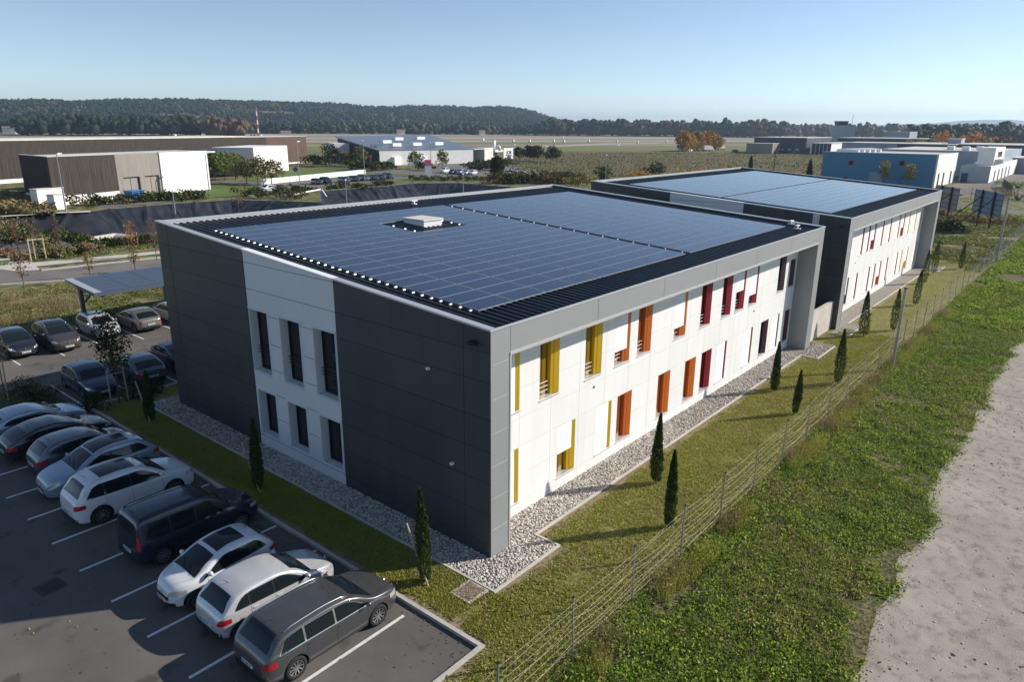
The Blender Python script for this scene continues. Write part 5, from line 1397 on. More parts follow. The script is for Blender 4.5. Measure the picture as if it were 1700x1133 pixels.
wh = ['near the left edge', 'by the stake frame', 'before the black liner', 'beside the concrete pipe mouth', 'left of the office corner']
bo = sorted(range(len(bushes)), key=lambda q: bushes[q][0])
for i, (px, py, w, h, kk) in enumerate(bushes):
    x, y = A(px, py); shrub((x, y, -.05), w*.8, h*(.42 if 125 < px < 280 else .58), '%s bush on the near bank of the basin, %s' % (wd[kk], ORD[bo.index(i)]), kinds[kk][0], kinds[kk][1], n=700, size=.20, group='bushes along the near bank')
# hedge blocks on the far bank and around the forecourt
hb = [(142, 342, 4, 2.4), (160, 340, 5, 2.6), (175, 339, 4, 2.4), (205, 338, 3, 2.2), (238, 335, 3.2, 2.4), (252, 334, 4, 2.4), (268, 333, 4, 2.4), (283, 332, 3, 2.2), (300, 332, 4, 2.4), (318, 331, 4.5, 2.4), (330, 330, 3, 2),
      (410, 326, 3.6, 2.6), (435, 328, 3.6, 2.6), (465, 322, 4, 2.6), (480, 326, 5, 3), (470, 331, 6, 3), (492, 320, 4, 1.8), (512, 318, 3, 1.2), (555, 313, 3, 1.5), (567, 312, 3, 1.5), (590, 311, 3, 1.3), (604, 311, 3, 1.2), (628, 308, 3, 1.5), (642, 307, 3, 1.5)]
hl = [q[0] for q in hb if q[0] < 335]; hr = sorted(q[0] for q in hb if q[0] > 335)
for i, (px, py, w, h) in enumerate(hb):
    x, y = A(px, py); q = px < 335
    shrub((x, y, -.05), w, h*.8, ('low dark hedge bush below the boarded store, '+ORD[hl.index(px)]) if q else ('dark clipped bush beyond the basin near the parked cars, '+ORD[hr.index(px)]),
          ('leaf_dark', 'leaf_olive', 'leaf_rust'), (.62, .25, .13), n=330, size=.30, group='bushes along the far bank')
for i in range(26):
    px = 680+i*7.4; py = 298-.0*i+(i % 3)
    x, y = A(px, py); shrub((x, y, -.05), 1.9, 1.2, 'short bush in the row along the lane, '+ORD[i], ('leaf_olive', 'leaf_dark', 'leaf_dry'), (.4, .35, .25), n=120, size=.30, group='low bushes along the lane')
for i in range(20):
    px = 822+i*7.4; py = 305-(i % 4)*.8; x, y = A(px, py); rusty = i % 3 == 0
    shrub((x, y, -.05), 4.6, 2.6+(i % 3)*.4, ('russet' if rusty else 'dark green')+' bush in the tall mixed hedge, '+ORD[i], ('leaf_rust', 'leaf_olive', 'leaf_dark') if rusty else ('leaf_dark', 'leaf_olive', 'leaf_rust'), (.6, .25, .15), n=300, size=.36, group='tall mixed hedge')
x, y = A(825, 296); tree((x, y, 0), 6.2, 4.4, 'dark bushy evergreen rising from the mixed hedge', ['leaf_dark', 'leaf_olive'], [.8, .2], n=1300, size=.5, trunk=.12)
for px, py in [(960, 322), (975, 320), (948, 318)]:
    x, y = A(px, 308); shrub((x, y, 0), 3, 2.6, 'yellowing small shrub beside the lane behind the roof, '+{960: 'middle one', 975: 'rightmost', 948: 'leftmost'}[px], ('leaf_yellow', 'leaf_olive'), (.5, .5), n=200, size=.3, group='yellowing shrubs by the lane')
# dry scrub left of the boarded store
n = 9000; X = []; 
while len(X) < n:
    px = rnd.uniform(-60, 93); py = rnd.uniform(326, 356); X.append(A(px, py))
X = np.array(X); V, F = leaves(np.stack([X[:, 0], X[:, 1], rng.random(n)*2.0*NZ.fbm(X[:, 0], X[:, 1], 4)], 1), .42, up=.8)
tag(np_mesh('dry_scrub', V, F, [MT['leaf_dry'], MT['leaf_olive']], (rng.random(n) < .3).astype(int)), label='dry straw coloured scrub left of the boarded store', cat='scrub', kind='stuff')

n = 26000; X = []
while len(X) < n:
    px = rnd.uniform(850, 1480); py = 254+58*rnd.random()**1.5
    if py > 283+(px-850)*.06: continue
    X.append(A(px, py))
X = np.array(X); rows = np.abs(((X[:, 0]*.35+X[:, 1]*.94)/3.2) % 1-.5); kp = (rows < .28) | (rng.random(n) < .3); X = X[kp]
V, F = leaves(np.stack([X[:, 0], X[:, 1], rng.random(len(X))*.22*(.4+NZ.fbm(X[:, 0], X[:, 1], 14))], 1), .42, up=1.6)
pt = NZ.fbm(X[:, 0], X[:, 1], 40)+.4*(rng.random(len(X))-.5)
tag(np_mesh('field_stubble', V, F, [MT['leaf_dry'], MT['leaf_olive'], MT['leaf_rust']], np.where(pt < .40, 0, np.where(pt < .72, 1, 2))), label='brown and olive stubble rows of the open field', cat='stubble', kind='stuff')

# ---- pipes and headwall in the basin
hx, hy = A(178, 396, -2.4)
hw_ = empty('concrete_headwall', (hx, hy, -3.5), .35, 'pale concrete headwall with a round pipe mouth in the black basin', 'headwall')
hw_.scale = (.78, .78, .62)
b = MB(); b.box(-2.6, 1.5, -.8, 3.4, 2.2, 2.3); b.hexa([(-3.0, -1.8, -.8), (-2.5, -1.8, -.8), (-2.5, 2.0, -.8), (-3.0, 2.0, -.8), (-3.0, -1.8, .2), (-2.5, -1.8, .2), (-2.5, 2.0, 2.25), (-3.0, 2.0, 2.25)]); b.build('wall', MT['concrete'], hw_)
b = MB(); b.tube([(4.2, -2.4, .9), (3.6, 2.5, 1.1)], 1.15, 20, cap=False); b.tube([(4.1, -1.9, .9), (3.6, 2.5, 1.1)], .98, 20); b.build('pipe', MT['concrete'], hw_)
b = MB(); p = [A(487, 327), A(532, 322)]; b.tube([(p[0][0], p[0][1], .5), (p[1][0], p[1][1], .9), (p[1][0]+.3, p[1][1]-.2, .8), (p[1][0]+.8, p[1][1]-2.0, -1.6)], .17, 8)
tag(b.build('white_pipe', MT['white']), 'white overflow pipe bending down into the black basin', 'pipe')

# ---- boarded store
th = math.atan2(140.4-128.6, 64.2-32.03); ux, uy = math.cos(th), math.sin(th)
A0 = (30.05, 127.88)
def along(s, d=0.0): return (A0[0]+ux*s-uy*d, A0[1]+uy*s+ux*d)
LT = 37.7; zt = 8.25
bk = at(30, 257, zt); dpt = (bk[0]-A0[0])*(-uy)+(bk[1]-A0[1])*ux
dpt = 13.0
def local_thing(name, label, cat): return empty(name, (A0[0], A0[1], 0), th, label, cat)
st = local_thing('storage_building', 'low store with dark board walls, taupe doors and a white end wall', 'storage building')
b = MB(); b.box(0, 0, 1.55, 13.7, .3, zt); b.wallbox((4.3, 12.5), (.1, .28), .3, 1.55, zt); b.build('board_wall', MT['wood'], st)
b = MB(); b.box(.05, .05, -.1, 13.7, .35, 1.55); b.wallbox((4.35, 12.4), (.15, .33), .3, -.1, 1.55); b.build('plinth', MT['white_stucco'], st)
b = MB(); b.box(13.7, .25, 3.9, 24.4, .6, zt-.05); b.box(13.7, .25, 0, 15.2, .6, 3.9); b.box(19.1, .25, 0, 20.3, .6, 3.9); b.box(23.9, .25, 0, 24.4, .6, 3.9); b.build('metal_wall', MT['cor_metal'], st)
for x0, x1 in ((15.2, 19.1), (20.3, 23.9)):
    b = MB(); b.box(x0, .7, 0, x1, .8, 3.9); d = b.build('door', MT['door_metal'], st); b = MB(); b.box((x0+x1)/2-.03, .66, 0, (x0+x1)/2+.03, .7, 3.9); b.build('door_joint', MT['dark_metal'], d)
b = MB(); b.box(24.4, 0, 0, LT, .4, zt-.05); b.box(LT-.4, .4, 0, LT, dpt*.6, zt-.05); b.build('white_wall', MT['white_stucco'], st)
b = MB(); b.prism([(.5, .3), (LT-.3, .3), (LT-.3, 12.5), (4.6, 12.5)], zt-.45, zt-.15); b.box(0, 0, zt, 13.7, .5, zt+.10); b.wallbox((4.3, 12.5), (.15, .48), .5, zt, zt+.10); b.box(24.4, 0, zt-.05, LT, .5, zt+.06); b.build('roof', MT['roof_pale'], st)
b = MB(); b.box(4.5, 12.4, 0, LT, 12.7, zt-.1); b.build('back_wall', MT['slate'], st)
# courtyard wing behind with fins and low white roof
wg = empty('courtyard_wing', (A0[0], A0[1], 0), th, 'shaded courtyard wing with a pale roof behind the store', 'building')
b = MB(); b.box(26, 17.5, 6.9, 60, 30, 7.3); b.build('roof', MT['roof_pale'], wg)
b = MB(); b.box(30, 21, 0, 60, 21.3, 6.9); b.build('glazed_wall', MT['slate'], wg)
b = MB()
for i in range(16): b.box(37.9+i*.75, 17.6, 1.0, 38.05+i*.75, 18.0, 6.9)
b.build('fins', MT['white'], wg)
# tall white cube
P0 = (96.7, 174.45); P1 = (117.1, 189.0)
b = MB(); b.wallbox(P0, P1, 12, 0, 7.6); wc = tag(b.build('white_block', MT['white_stucco']), 'plain white block in front of the long boarded building', 'building')
b = MB(); b.wallbox((P0[0]-12, P0[1]-2), P0, 14, 2.2, 7.2); tag(b.build('dark_link', MT['slate']), 'dark boarded link left of the plain white block', 'building')
# long boarded building
la = math.atan2(226.9-189.3, 150.4-39.0); lb_ = empty('long_building', (39.0, 189.3, 0), la, 'very long dark boarded building with a white roof edge', 'building')
b = MB(); b.box(-60, 0, 1.0, 95, .4, 9.7); b.build('board_wall', MT['wood'], lb_)
b = MB(); b.box(95, 0, .6, 117.6, .4, 9.6); b.box(117.2, .4, .6, 117.6, 16, 9.6); b.build('end_boards', MT['wood_red'], lb_)
b = MB(); b.box(-60, .2, -.2, 117.5, .5, 1.0); b.build('plinth', MT['white_stucco'], lb_)
b = MB(); b.box(-60, -.05, 9.7, 84, 16, 10.1); b.box(84, -.05, 9.62, 117.6, 16, 9.75); b.build('roof', MT['roof_pale'], lb_)
# stone box, blue tank, kiosks
x, y = A(163, 331); k1 = empty('garden_shed', (x, y, 0), .3, 'small grey gabled shed by the white plinth', 'shed')
b = MB(); b.box(-1.4, -1, 0, 1.4, 1, 1.9); b.build('wall', MT['slate'], k1); b = MB(); b.hexa([(-1.6, -1.2, 1.9), (1.6, -1.2, 1.9), (1.6, 1.2, 1.9), (-1.6, 1.2, 1.9), (-1.6, -.05, 2.7), (1.6, -.05, 2.7), (1.6, .05, 2.7), (-1.6, .05, 2.7)]); b.build('roof', MT['door_metal'], k1)
x, y = A(224, 330); k1 = empty('blue_tank', (x, y, 0), .3, 'bright blue plastic tank on the grass bank', 'tank')
b = MB(); b.hexa([(-1.1, -.9, .1), (1.1, -.9, .1), (1.1, .9, .1), (-1.1, .9, .1), (-1.4, -1.1, 1.5), (1.4, -1.1, 1.5), (1.4, 1.1, 1.5), (-1.4, 1.1, 1.5)]); b.build('tub', mat('blue_plastic', (.02, .13, .42), .4), k1)
b = MB(); b.box(-1.5, -1.2, 1.5, 1.5, 1.2, 1.62); b.build('lid', mat('blue_plastic_lid', (.03, .18, .5), .4), k1)
for (px, py, w, h, lb) in [(102, 348, 2.0, 2.4, 'white cabinet at the foot of the lamp post by the basin'), (88, 343, 5, 3.0, 'white rendered shed below the dark boarded corner')]:
    x, y = A(px, py); k1 = empty('utility_cabinet', (x, y, 0), .36, lb, 'cabinet'); b = MB(); b.box(-w/2, 0, 0, w/2, 1.6, h); b.build('case', MT['white_stucco'], k1); b = MB(); b.box(-w/2-.1, -.1, h, w/2+.1, 1.7, h+.12); b.build('lid', MT['roof_pale'], k1)
# white retaining wall by the car row
b = MB(); b.wallbox(A(434, 307), A(607, 289), .5, 0, 1.3); tag(b.build('retaining_wall', MT['white_stucco']), 'long low white wall behind the row of dark cars', 'wall')

# ---- courtyard trees
for i, (px, py, h, w) in enumerate([(358, 300, 6.5, 7), (374, 299, 7.5, 7.5), (391, 298, 7, 7), (410, 305, 6.2, 6), (428, 305, 6.5, 6.5), (451, 307, 6.0, 6.5)]):
    x, y = A(px, py); tree((x, y, 0), h, w, ['green courtyard tree nearest the white end wall', 'green and bronze courtyard tree, second from the white end wall', 'yellowing courtyard tree before the dark link', 'bronze tree left of the plain white block', 'bronze tree before the left edge of the plain white block', 'thin yellowing tree alone before the plain white block'][i],
         ['leaf_olive', 'leaf_b', 'leaf_yellow'] if i < 3 else ['leaf_olive', 'leaf_dry', 'leaf_yellow'], [.55, .30, .15], n=700, size=.42, trunk=.25, group='courtyard trees')
# ---- grey roofed hall
hall = empty('metal_roof_hall', (0, 0, 0), 0, 'white hall with a broad sloping blue-grey metal roof', 'hall')
e0, e1 = A(628, 250, 5.2), A(787, 248, 5.2); e1 = (e0[0]+(e1[0]-e0[0]), e0[1]+(e1[1]-e0[1]))
r0, r1 = A(556, 227, 9.0), A(712, 224, 9.0)

b = MB(); b.hexa([(*e0, 5.0), (*e1, 5.0), (*r1, 8.8), (*r0, 8.8), (*e0, 5.35), (*e1, 5.35), (*r1, 9.15), (*r0, 9.15)]); b.build('roof', MT['grey_roof'], hall)
w0 = (e0[0]+(e1[0]-e0[0])*.01, e0[1]+(e1[1]-e0[1])*.01); w1 = (e0[0]+(e1[0]-e0[0])*.99, e0[1]+(e1[1]-e0[1])*.99)
b = MB(); b.wallbox(w0, w1, .4, 0, 5.1); b.build('front_wall', MT['white_stucco'], hall)
g1 = (r0[0]*.93+e0[0]*.07, r0[1]*.93+e0[1]*.07)
b = MB(); b.add([(*e0, 0), (*g1, 0), (*g1, 8.5), (*e0, 5.0)], [(0, 1, 2, 3), (3, 2, 1, 0)]); b.build('glass_wall', MT['slate'], hall)
for (px, py) in [(640, 236), (656, 241), (660, 231), (690, 240), (696, 230), (726, 239)]:
    # on the roof plane
    t = (py-227)/(250-227); z = 9.15-(9.15-5.35)*t*1.1; x, y = A(px, py, z); b = MB(); b.box(x-2.2, y-1.2, z-.4, x+2.2, y+1.2, z+.75); b.build('skylight', MT['white'], hall)
for u in (.14, .40): 
    x, y = w0[0]+(w1[0]-w0[0])*u, w0[1]+(w1[1]-w0[1])*u; b = MB(); b.box(x-.8, y-1.4, 0, x+2.6, y+.2, 2.9); b.build('porch', MT['white_stucco'], hall)
# white cube and porch at its left
x, y = A(556, 267); lo = empty('white_annex', (x, y, 0), -.39, 'tall white annex with a porch left of the metal roof hall', 'building')
b = MB(); b.box(0, 0, 0, 10, 14, 6.8); b.build('wall', MT['white_stucco'], lo); b = MB(); b.box(9.5, -5, 3.9, 20, 2, 4.3); b.box(9.5, -5, 0, 10.3, -4.4, 3.9); b.build('porch', MT['white'], lo)
# right annex: carport roof, kiosk, board
x, y = A(748, 270); an = empty('delivery_bay', (x, y, 0), .09, 'flat roofed delivery bay with a dark opening beside the hall', 'building')
b = MB(); b.box(-3, -1, 4.6, 26, 8, 5.0); b.build('roof', MT['coping'], an); b = MB(); b.box(0, 7, 0, 25, 7.4, 4.6); b.build('rear_wall', MT['slate'], an)
b = MB(); b.box(21, -1, 0, 27, 5, 5.2); b.build('side_wall', MT['white_stucco'], an)
b = MB(); b.box(27, 0, 3.3, 38, 5, 4.1); b.build('kiosk_roof', MT['coping_w'], an)
b = MB(); b.box(30, 2, 0, 34, 3, 3.3); b.build('kiosk', MT['door_metal'], an)
sx, sy = A(844, 267); sn = empty('company_sign', (sx, sy, 0), .06, 'white square board with black lettering beside the delivery bay', 'sign')
b = MB(); b.box(-3.3, 0, .6, 3.3, .3, 5.2); b.build('board', MT['white'], sn)
def text(s, size, loc, rot, m, parent, name='lettering'):
    cu = bpy.data.curves.new(name, 'FONT'); cu.body = s; cu.size = size; cu.align_x = 'CENTER'; cu.extrude = .02; cu.offset = .02*size
    t = bpy.data.objects.new(name, cu); col.objects.link(t); bpy.context.view_layer.update()
    me = bpy.data.meshes.new_from_object(t); bpy.data.objects.remove(t, do_unlink=True); me.materials.clear(); me.materials.append(m)
    o = bpy.data.objects.new(name, me); col.objects.link(o); o.parent = parent; o.location = loc; o.rotation_euler = rot; return o
text('JCM', 1.9, (.35, -.04, 2.75), (math.pi/2, 0, 0), MT['black'], sn)
b = MB(); b.box(-1.7, -.03, 2.0, 2.2, 0, 2.35); b.build('band', MT['black'], sn)
# mascot-like rooftop shapes are plain cowls
vx, vy = A(822, 266); vn = empty('rooftop_cowl', (vx, vy, 0), -.5, 'white curved cowls rising above the kiosk', 'cowl')
b = MB(); b.tube([(-1.0, 0, 3.9), (-.8, 0, 6), (-.4, 0, 8.2)], [1.0, .9, .7], 10); b.build('cowl', MT['white'], vn, smooth=True)
b = MB(); b.tube([(1.2, 0, 5.6), (1.8, 0, 5.2), (2.2, 0, 4.0)], [.8, .8, .6], 10); b.build('cowl', MT['white'], vn, smooth=True)
# pink totem sign and small signs
x, y = A(711, 293); tt = empty('totem_sign', (x, y, 0), -.6, 'white totem sign with a pink head beside the lane', 'sign'); b = MB(); b.box(-.9, -.2, 0, .9, .2, 3.0); b.build('panel', MT['white'], tt); b = MB(); b.box(-.9, -.22, 3.0, .9, .22, 4.6); b.build('head', mat('pink', (.75, .12, .25), .5), tt)
for (px, py, h, lb) in [(616, 279, 4.3, 'round red road sign before the dark hedge'), (683, 293, 4.0, 'small white road sign by the lane bend'), (492, 302, 3.6, 'dark blue sign post left of the dark cars')]:
    x, y = A(px, py); s_ = empty('road_sign', (x, y, 0), -.6, lb, 'sign'); b = MB(); b.tube([(0, 0, 0), (0, 0, h)], .07, 6); b.build('post', MT['galv'], s_); b = MB(); b.tube([(0, -.12, h-.5), (0, -.06, h-.5)], .6, 14); b.build('plate', MT['white'] if px == 683 else (mat('sign_red', (.55, .1, .1), .5) if px == 616 else MT['blue_steel']), s_)
# lamp posts
lampm = [(110, 352, 257, 'tall lamp post before the dark boards of the store'), (348, 322, 254, 'lamp post at the end of the white wall of the store'), (291, 355, 318, 'low lamp post rising from the near bank of the basin'), (606, 308, 234, 'lamp post in front of the metal roof hall'),
         (498, 311, 236, 'lamp post between the dark parked cars'), (576, 345, 300, 'lamp post seen just over the office roof, left of the centre'), (687, 297, 240, 'lamp post by the lane before the white hall'), (716, 290, 238, 'lamp post beside the pink totem sign'), (769, 322, 290, 'short lamp post just over the roof, below the white cars'),
         (853, 289, 241, 'lamp post right of the white company board'), (1023, 305, 242, 'lamp post between brown field and the second roof'), (1005, 305, 258, 'dark utility post left of the second roof')]
for (px, py, ty_, lb) in lampm:
    x, y = A(px, py); h = zat(ty_, x, y); l_ = empty('lamp_post', (x, y, 0), rnd.random(), lb, 'lamp post'); b = MB(); b.tube([(0, 0, 0), (0, 0, h)], [.12, .07], 8); b.build('pole', MT['galv'], l_)
    b = MB(); b.tube([(0, 0, h-.05), (.25, 0, h+.12), (.9, 0, h+.16)], [.06, .16, .10], 8); b.build('lamp_head', MT['white'], l_)
for (px, py, ty_, lb) in [(1283, 288, 253, 'dark utility post by the corner of the brown field'), (1270, 250, 212, 'distant thin mast behind the dark shed')][:1]:
    x, y = A(px, py+6); h = zat(ty_, x, y); l_ = empty('utility_pole', (x, y, 0), 0, lb, 'pole'); b = MB(); b.tube([(0, 0, 0), (0, 0, h)], .14, 6); b.build('pole', MT['dark_metal'], l_); b = MB(); b.box(-.9, -.1, h-1.2, .9, .1, h-1.0); b.build('crossarm', MT['dark_metal'], l_)

# ---- distant parked cars
LOD = {}
def far_car(kind, pnt, x, y, rz, label, group, z=0.0, name='parked_car', cat='car'):
    key = (kind, pnt.name)
    if key not in LOD: LOD[key] = o = make_car(kind, pnt, detail=False)
    else: o = copy_tree(LOD[key])
    o.name = name; return place(o, x, y, rz, label, group, cat, z)
g = 'dark cars in a row before the low white wall'
for i, (px, py, m) in enumerate([(526, 306, P_navy), (541, 305, P_black), (571, 303, P_blue), (588, 301, P_black), (603, 300, P_slate), (619, 299, P_navy), (631, 298, P_black), (644, 297, P_blue)]):
    x, y = A(px, py); far_car(['hatch', 'suv', 'wagon'][i % 3], m, x, y, math.radians(-100), ['%s dark car of the row before the low white wall' % q for q in ('first', 'second', 'third', 'fourth', 'fifth', 'sixth', 'seventh', 'last')][i]+', counted from the left', g)
x, y = A(444, 318); far_car('mini', P_white, x, y, math.radians(195), 'small white hatchback alone on the service road', None)
g = 'pale cars parked by the lane'
for i, (px, py, kd, m, lb) in enumerate([(738, 287, 'suv', P_white, 'white off-roader, leftmost of the pale cars by the lane'), (752, 289, 'hatch', P_blue, 'blue car between two pale cars by the lane'), (765, 289, 'wagon', P_lblue, 'pale blue estate in the middle of the cars by the lane'), (785, 290, 'hatch', P_white, 'white hatchback, rightmost of the cars by the lane'), (775, 290, 'hatch', P_silver, 'silver hatchback squeezed between pale cars by the lane'),
                           (845, 290, 'wagon', P_silver, 'silver estate half hidden by the tall mixed hedge'), (857, 292, 'hatch', P_white, 'white hatchback behind the tall mixed hedge'), (873, 294, 'hatch', P_white, 'white car at the right end of the tall mixed hedge'), (924, 295, 'hatch', P_white, 'left of the two white cars at the field edge'), (943, 294, 'suv', P_white, 'right of the two white cars at the field edge')]):
    x, y = A(px, py); far_car(kd, m, x, y, math.radians(200), lb, g)
x, y = A(770, 270); far_car('van', P_white, x, y, math.radians(195), 'white van standing in the delivery bay', None, name='van', cat='van')
def truck(px, py, rz, label, w=2.4, L=7.5, h=3.4, cab=MT['white'], box=MT['white']):
    x, y = A(px, py); r = empty('box_truck', (x, y, 0), rz, label, 'truck'); b = MB(); b.box(-L/2, -w/2, .9, L/2-2.2, w/2, h); b.build('cargo_box', box, r)
    b = MB(); b.hexa([(L/2-2.1, -w/2+.1, .5), (L/2, -w/2+.1, .5), (L/2, w/2-.1, .5), (L/2-2.1, w/2-.1, .5), (L/2-2.1, -w/2+.1, 2.7), (L/2-.7, -w/2+.1, 2.7), (L/2-.7, w/2-.1, 2.7), (L/2-2.1, w/2-.1, 2.7)]); b.build('cab', cab, r)
    b = MB(); b.quad((L/2-.08, -w/2+.25, 1.5), (L/2-.08, w/2-.25, 1.5), (L/2-.62, w/2-.25, 2.55), (L/2-.62, -w/2+.25, 2.55)); b.build('windscreen', MT['glass'], r)
    for xx in (-L/2+1.4, L/2-1.2):
        for s in (-1, 1): b = MB(); b.tube([(xx, s*(w/2-.3), .48), (xx, s*w/2, .48)], .48, 12); b.build('wheel', MT['tyre'], r)
truck(1175, 251, math.radians(-25), 'white box truck below the orange trees'); truck(1195, 249, math.radians(-25), 'taller white truck behind the box truck by the orange trees', h=4.0)
x, y = A(1221, 253); far_car('van', P_slate, x, y, math.radians(-20), 'long dark van left of the stone shed', 'vans at the edge of the brown field', name='van', cat='van')
x, y = A(1145, 252); far_car('hatch', P_silver, x, y, math.radians(-20), 'small pale car before the orange trees', None)
x, y = A(1321, 255); far_car('van', P_lblue, x, y, math.radians(-25), 'pale van before the dark shed', 'vans at the edge of the brown field', name='van', cat='van')

# ---- trees beyond
for i, px in enumerate([1133, 1145, 1157, 1168, 1178, 1188]):
    x, y = A(px, 251.5-i*.5); tree((x, y, 0), 12.5-(i % 2)*1.5-(i == 5)*1.5, 11, 'orange autumn tree in the clump behind the trucks, %s' % ['leftmost', 'second from the left', 'third from the left', 'third from the right', 'second from the right', 'rightmost'][i], ['leaf_orange', 'leaf_yellow', 'leaf_rust'], [.35, .3, .35], n=1300, size=.85, trunk=.06, group='orange trees behind the trucks', clumps=18)
for i, (px, py, h) in enumerate([(862, 265, 5.5), (878, 267, 6.4), (892, 268, 6.6), (918, 270, 6.4)]):
    x, y = A(px, py); tree((x, y, 0), h, h*1.05, ['leftmost round dark pine by the white company board', 'second round dark pine by the white company board', 'third round dark pine by the white company board', 'round dark pine standing apart at the brown field'][i], ['leaf_dark', 'leaf_b'], [.75, .25], n=900, size=.5, trunk=.22, group='round pines', clumps=12)
thx = sorted([548, 556, 574, 587, 598, 604, 622, 630, 613, 592, 535, 520, 643, 690, 735, 705, 790, 800, 812, 822, 840])
for i, (px, py, h, w) in enumerate([(548, 272, 7.5, 8), (556, 275, 7, 8), (574, 275, 5, 6), (587, 278, 5, 7), (598, 276, 7, 6), (604, 281, 3.5, 8), (622, 272, 7, 6), (630, 283, 3, 8), (613, 284, 2.6, 8), (592, 282, 3, 8), (535, 277, 3.5, 8), (520, 275, 4, 8), (643, 282, 2.6, 6), (690, 280, 6, 6), (735, 277, 6, 6), (705, 283, 2.6, 8), (790, 284, 3, 9), (800, 281, 3, 9), (812, 283, 3, 9), (822, 279, 3, 9), (840, 276, 3, 9)]):
    x, y = A(px, py); dark = i not in (2, 4, 6, 13, 14)
    tree((x, y, 0), h, w, ('dark bushy tree' if dark else 'thin bronze tree')+' before the hall buildings, '+ORD[thx.index(px)], ['leaf_dark', 'leaf_olive'] if dark else ['leaf_olive', 'leaf_rust'], [.7, .3], n=420, size=.5, trunk=.12, group='trees before the hall', clumps=10)
for i, (px, py, h) in enumerate([(997, 302, 4.5), (1085, 295, 4.2)]):
    x, y = A(px, py); shrub((x, y, 0), 5, h, 'dark round bush at the near edge of the brown field, %s' % ('left' if i == 0 else 'right'), n=500, size=.4)
for i, (px, py) in enumerate([(1053, 300), (1068, 300), (1135, 296), (1143, 296), (1165, 295), (1173, 295), (1210, 284)]):
    x, y = A(px, py); shrub((x, y, 0), 4, 2.6, 'yellow-orange shrub behind the back edge of the second roof, '+ORD[i], ('leaf_orange', 'leaf_yellow'), (.5, .5), n=260, size=.35, group='yellow shrubs behind the second roof')
for (px, py, h, lb) in [(1292, 253, 9.5, 'tall dark cypress before the dark shed'), (1245, 287, 5, 'small dark cypress behind the second roof, left'), (1342, 300, 5.5, 'small dark cypress left of the blue building')]:
    x, y = A(px, py); r = empty('cypress_tree', (x, y, 0), 0, lb, 'cypress'); V, F = cypress_crown(h, h*.13, 1200, int(px), .3); V = V.copy(); np_mesh('crown', V, F, [MT['leaf_cyp']], None, r); b = MB(); b.tube([(0, 0, 0), (0, 0, h*.6)], .12, 6); b.build('trunk', MT['bark'], r)

# =================================================================== RIGHT-HAND BUILDINGS
XB, YB = 189.4, 21.5
bb = empty('blue_building', (XB, YB, 0), 0, 'blue clad workshop with a white front and tall slit windows', 'building')
b = MB(); b.box(0, 0.3, 0, .3, 27.2, 7.95); b.box(.3, 26.9, 0, 28, 27.2, 7.9); b.build('blue_wall', MT['blue_wall'], bb)
b = MB(); quad_wall(b, [0, 26.4], [0, 7.98], [(3.2, 5.0, 0, 3.3), (9.6, 11.4, 0, 3.3), (19.5, 21.5, 0, 3.3)], lambda u, z: (u, 0, z), lambda u: 7.98); b.box(26.1, .01, 0, 26.4, 27, 7.9); b.box(-.08, -.06, 0, .02, .3, 8.1); b.build('white_front', MT['white_stucco'], bb)
for x0, x1 in ((3.2, 5.0), (9.6, 11.4), (19.5, 21.5)): b = MB(); b.box(x0, .25, 0, x1, .3, 3.3); b.build('door', MT['blue_door'], bb)
b = MB(); b.box(.05, .05, 7.6, 26.3, 27.1, 7.75); b.build('roof', MT['roof_pale'], bb)
b = MB(); b.box(-.02, .2, 7.95, .34, 27.2, 8.08); b.build('roof_edge', MT['coping'], bb)
b = MB(); b.box(-.06, 11.9, 0, 0, 15.2, 3.1); b.box(-.09, 11.7, 3.1, 0, 15.4, 3.3); b.build('shutter', MT['pale_blue'], bb)
for y0, z0 in ((19.3, 4.7), (7.2, 5.0), (20.2, .4)): b = MB(); b.box(-.07, y0, z0, 0, y0+1.3, z0+1.3); w = b.build('window', MT['brick'], bb); b = MB(); b.box(-.10, y0+.15, z0+.15, -.06, y0+1.15, z0+1.15); b.build('pane', MT['glass'], w)
for i in range(5): b = MB(); b.tube([(6+i*3.2, 20-i*.6, 7.9), (6+i*3.2, 23-i*.6, 8.2), (6+i*3.2, 25.5-i*.6, 7.9)], .7, 8); b.build('roof_duct', MT['white'], bb)
lo = empty('low_building', (219.9, 13.9, 0), 0, 'low pale blue-grey building with blue doors beside the blue workshop', 'building')
b = MB(); b.box(0, 0, 0, .3, 7.0, 4.4); b.build('side_wall', MT['pale_blue'], lo)
b = MB(); b.box(.3, 6.7, 0, 20, 7.0, 4.4); b.build('rear_wall', MT['pale_blue'], lo)
b = MB(); quad_wall(b, [0, 60], [0, 4.6], [(x, x+2.2, 0, 3.0) for x in (9, 17, 25, 33, 41)], lambda u, z: (u, 0, z), lambda u: 4.6); b.box(4, .1, 4.4, 24, 4, 9.2); b.build('front_wall', MT['white_stucco'], lo)
for x0 in (9, 17, 25, 33, 41): b = MB(); b.box(x0, .2, 0, x0+2.2, .25, 3.0); b.build('door', MT['blue_door'], lo)
b = MB(); b.box(-.08, 5.0, 0, 0, 6.6, 2.4); b.build('door', MT['blue_door'], lo)
b = MB(); b.box(0.3, .3, 4.3, 60, 7, 4.45); b.build('roof', MT['roof_pale'], lo)
b = MB(); b.box(6, -1.5, 5.8, 27, .1, 6.1); b.build('awning', MT['coping'], lo)
for i in range(4): b = MB(); b.box(10+i*2.2, -.02, 6.5, 11+i*2.2, .12, 8.0); b.build('window', MT['glass'], lo)
mid = empty('grey_building', (250, 12, 0), 0, 'long pale blue-grey industrial building behind the blue workshop', 'building')
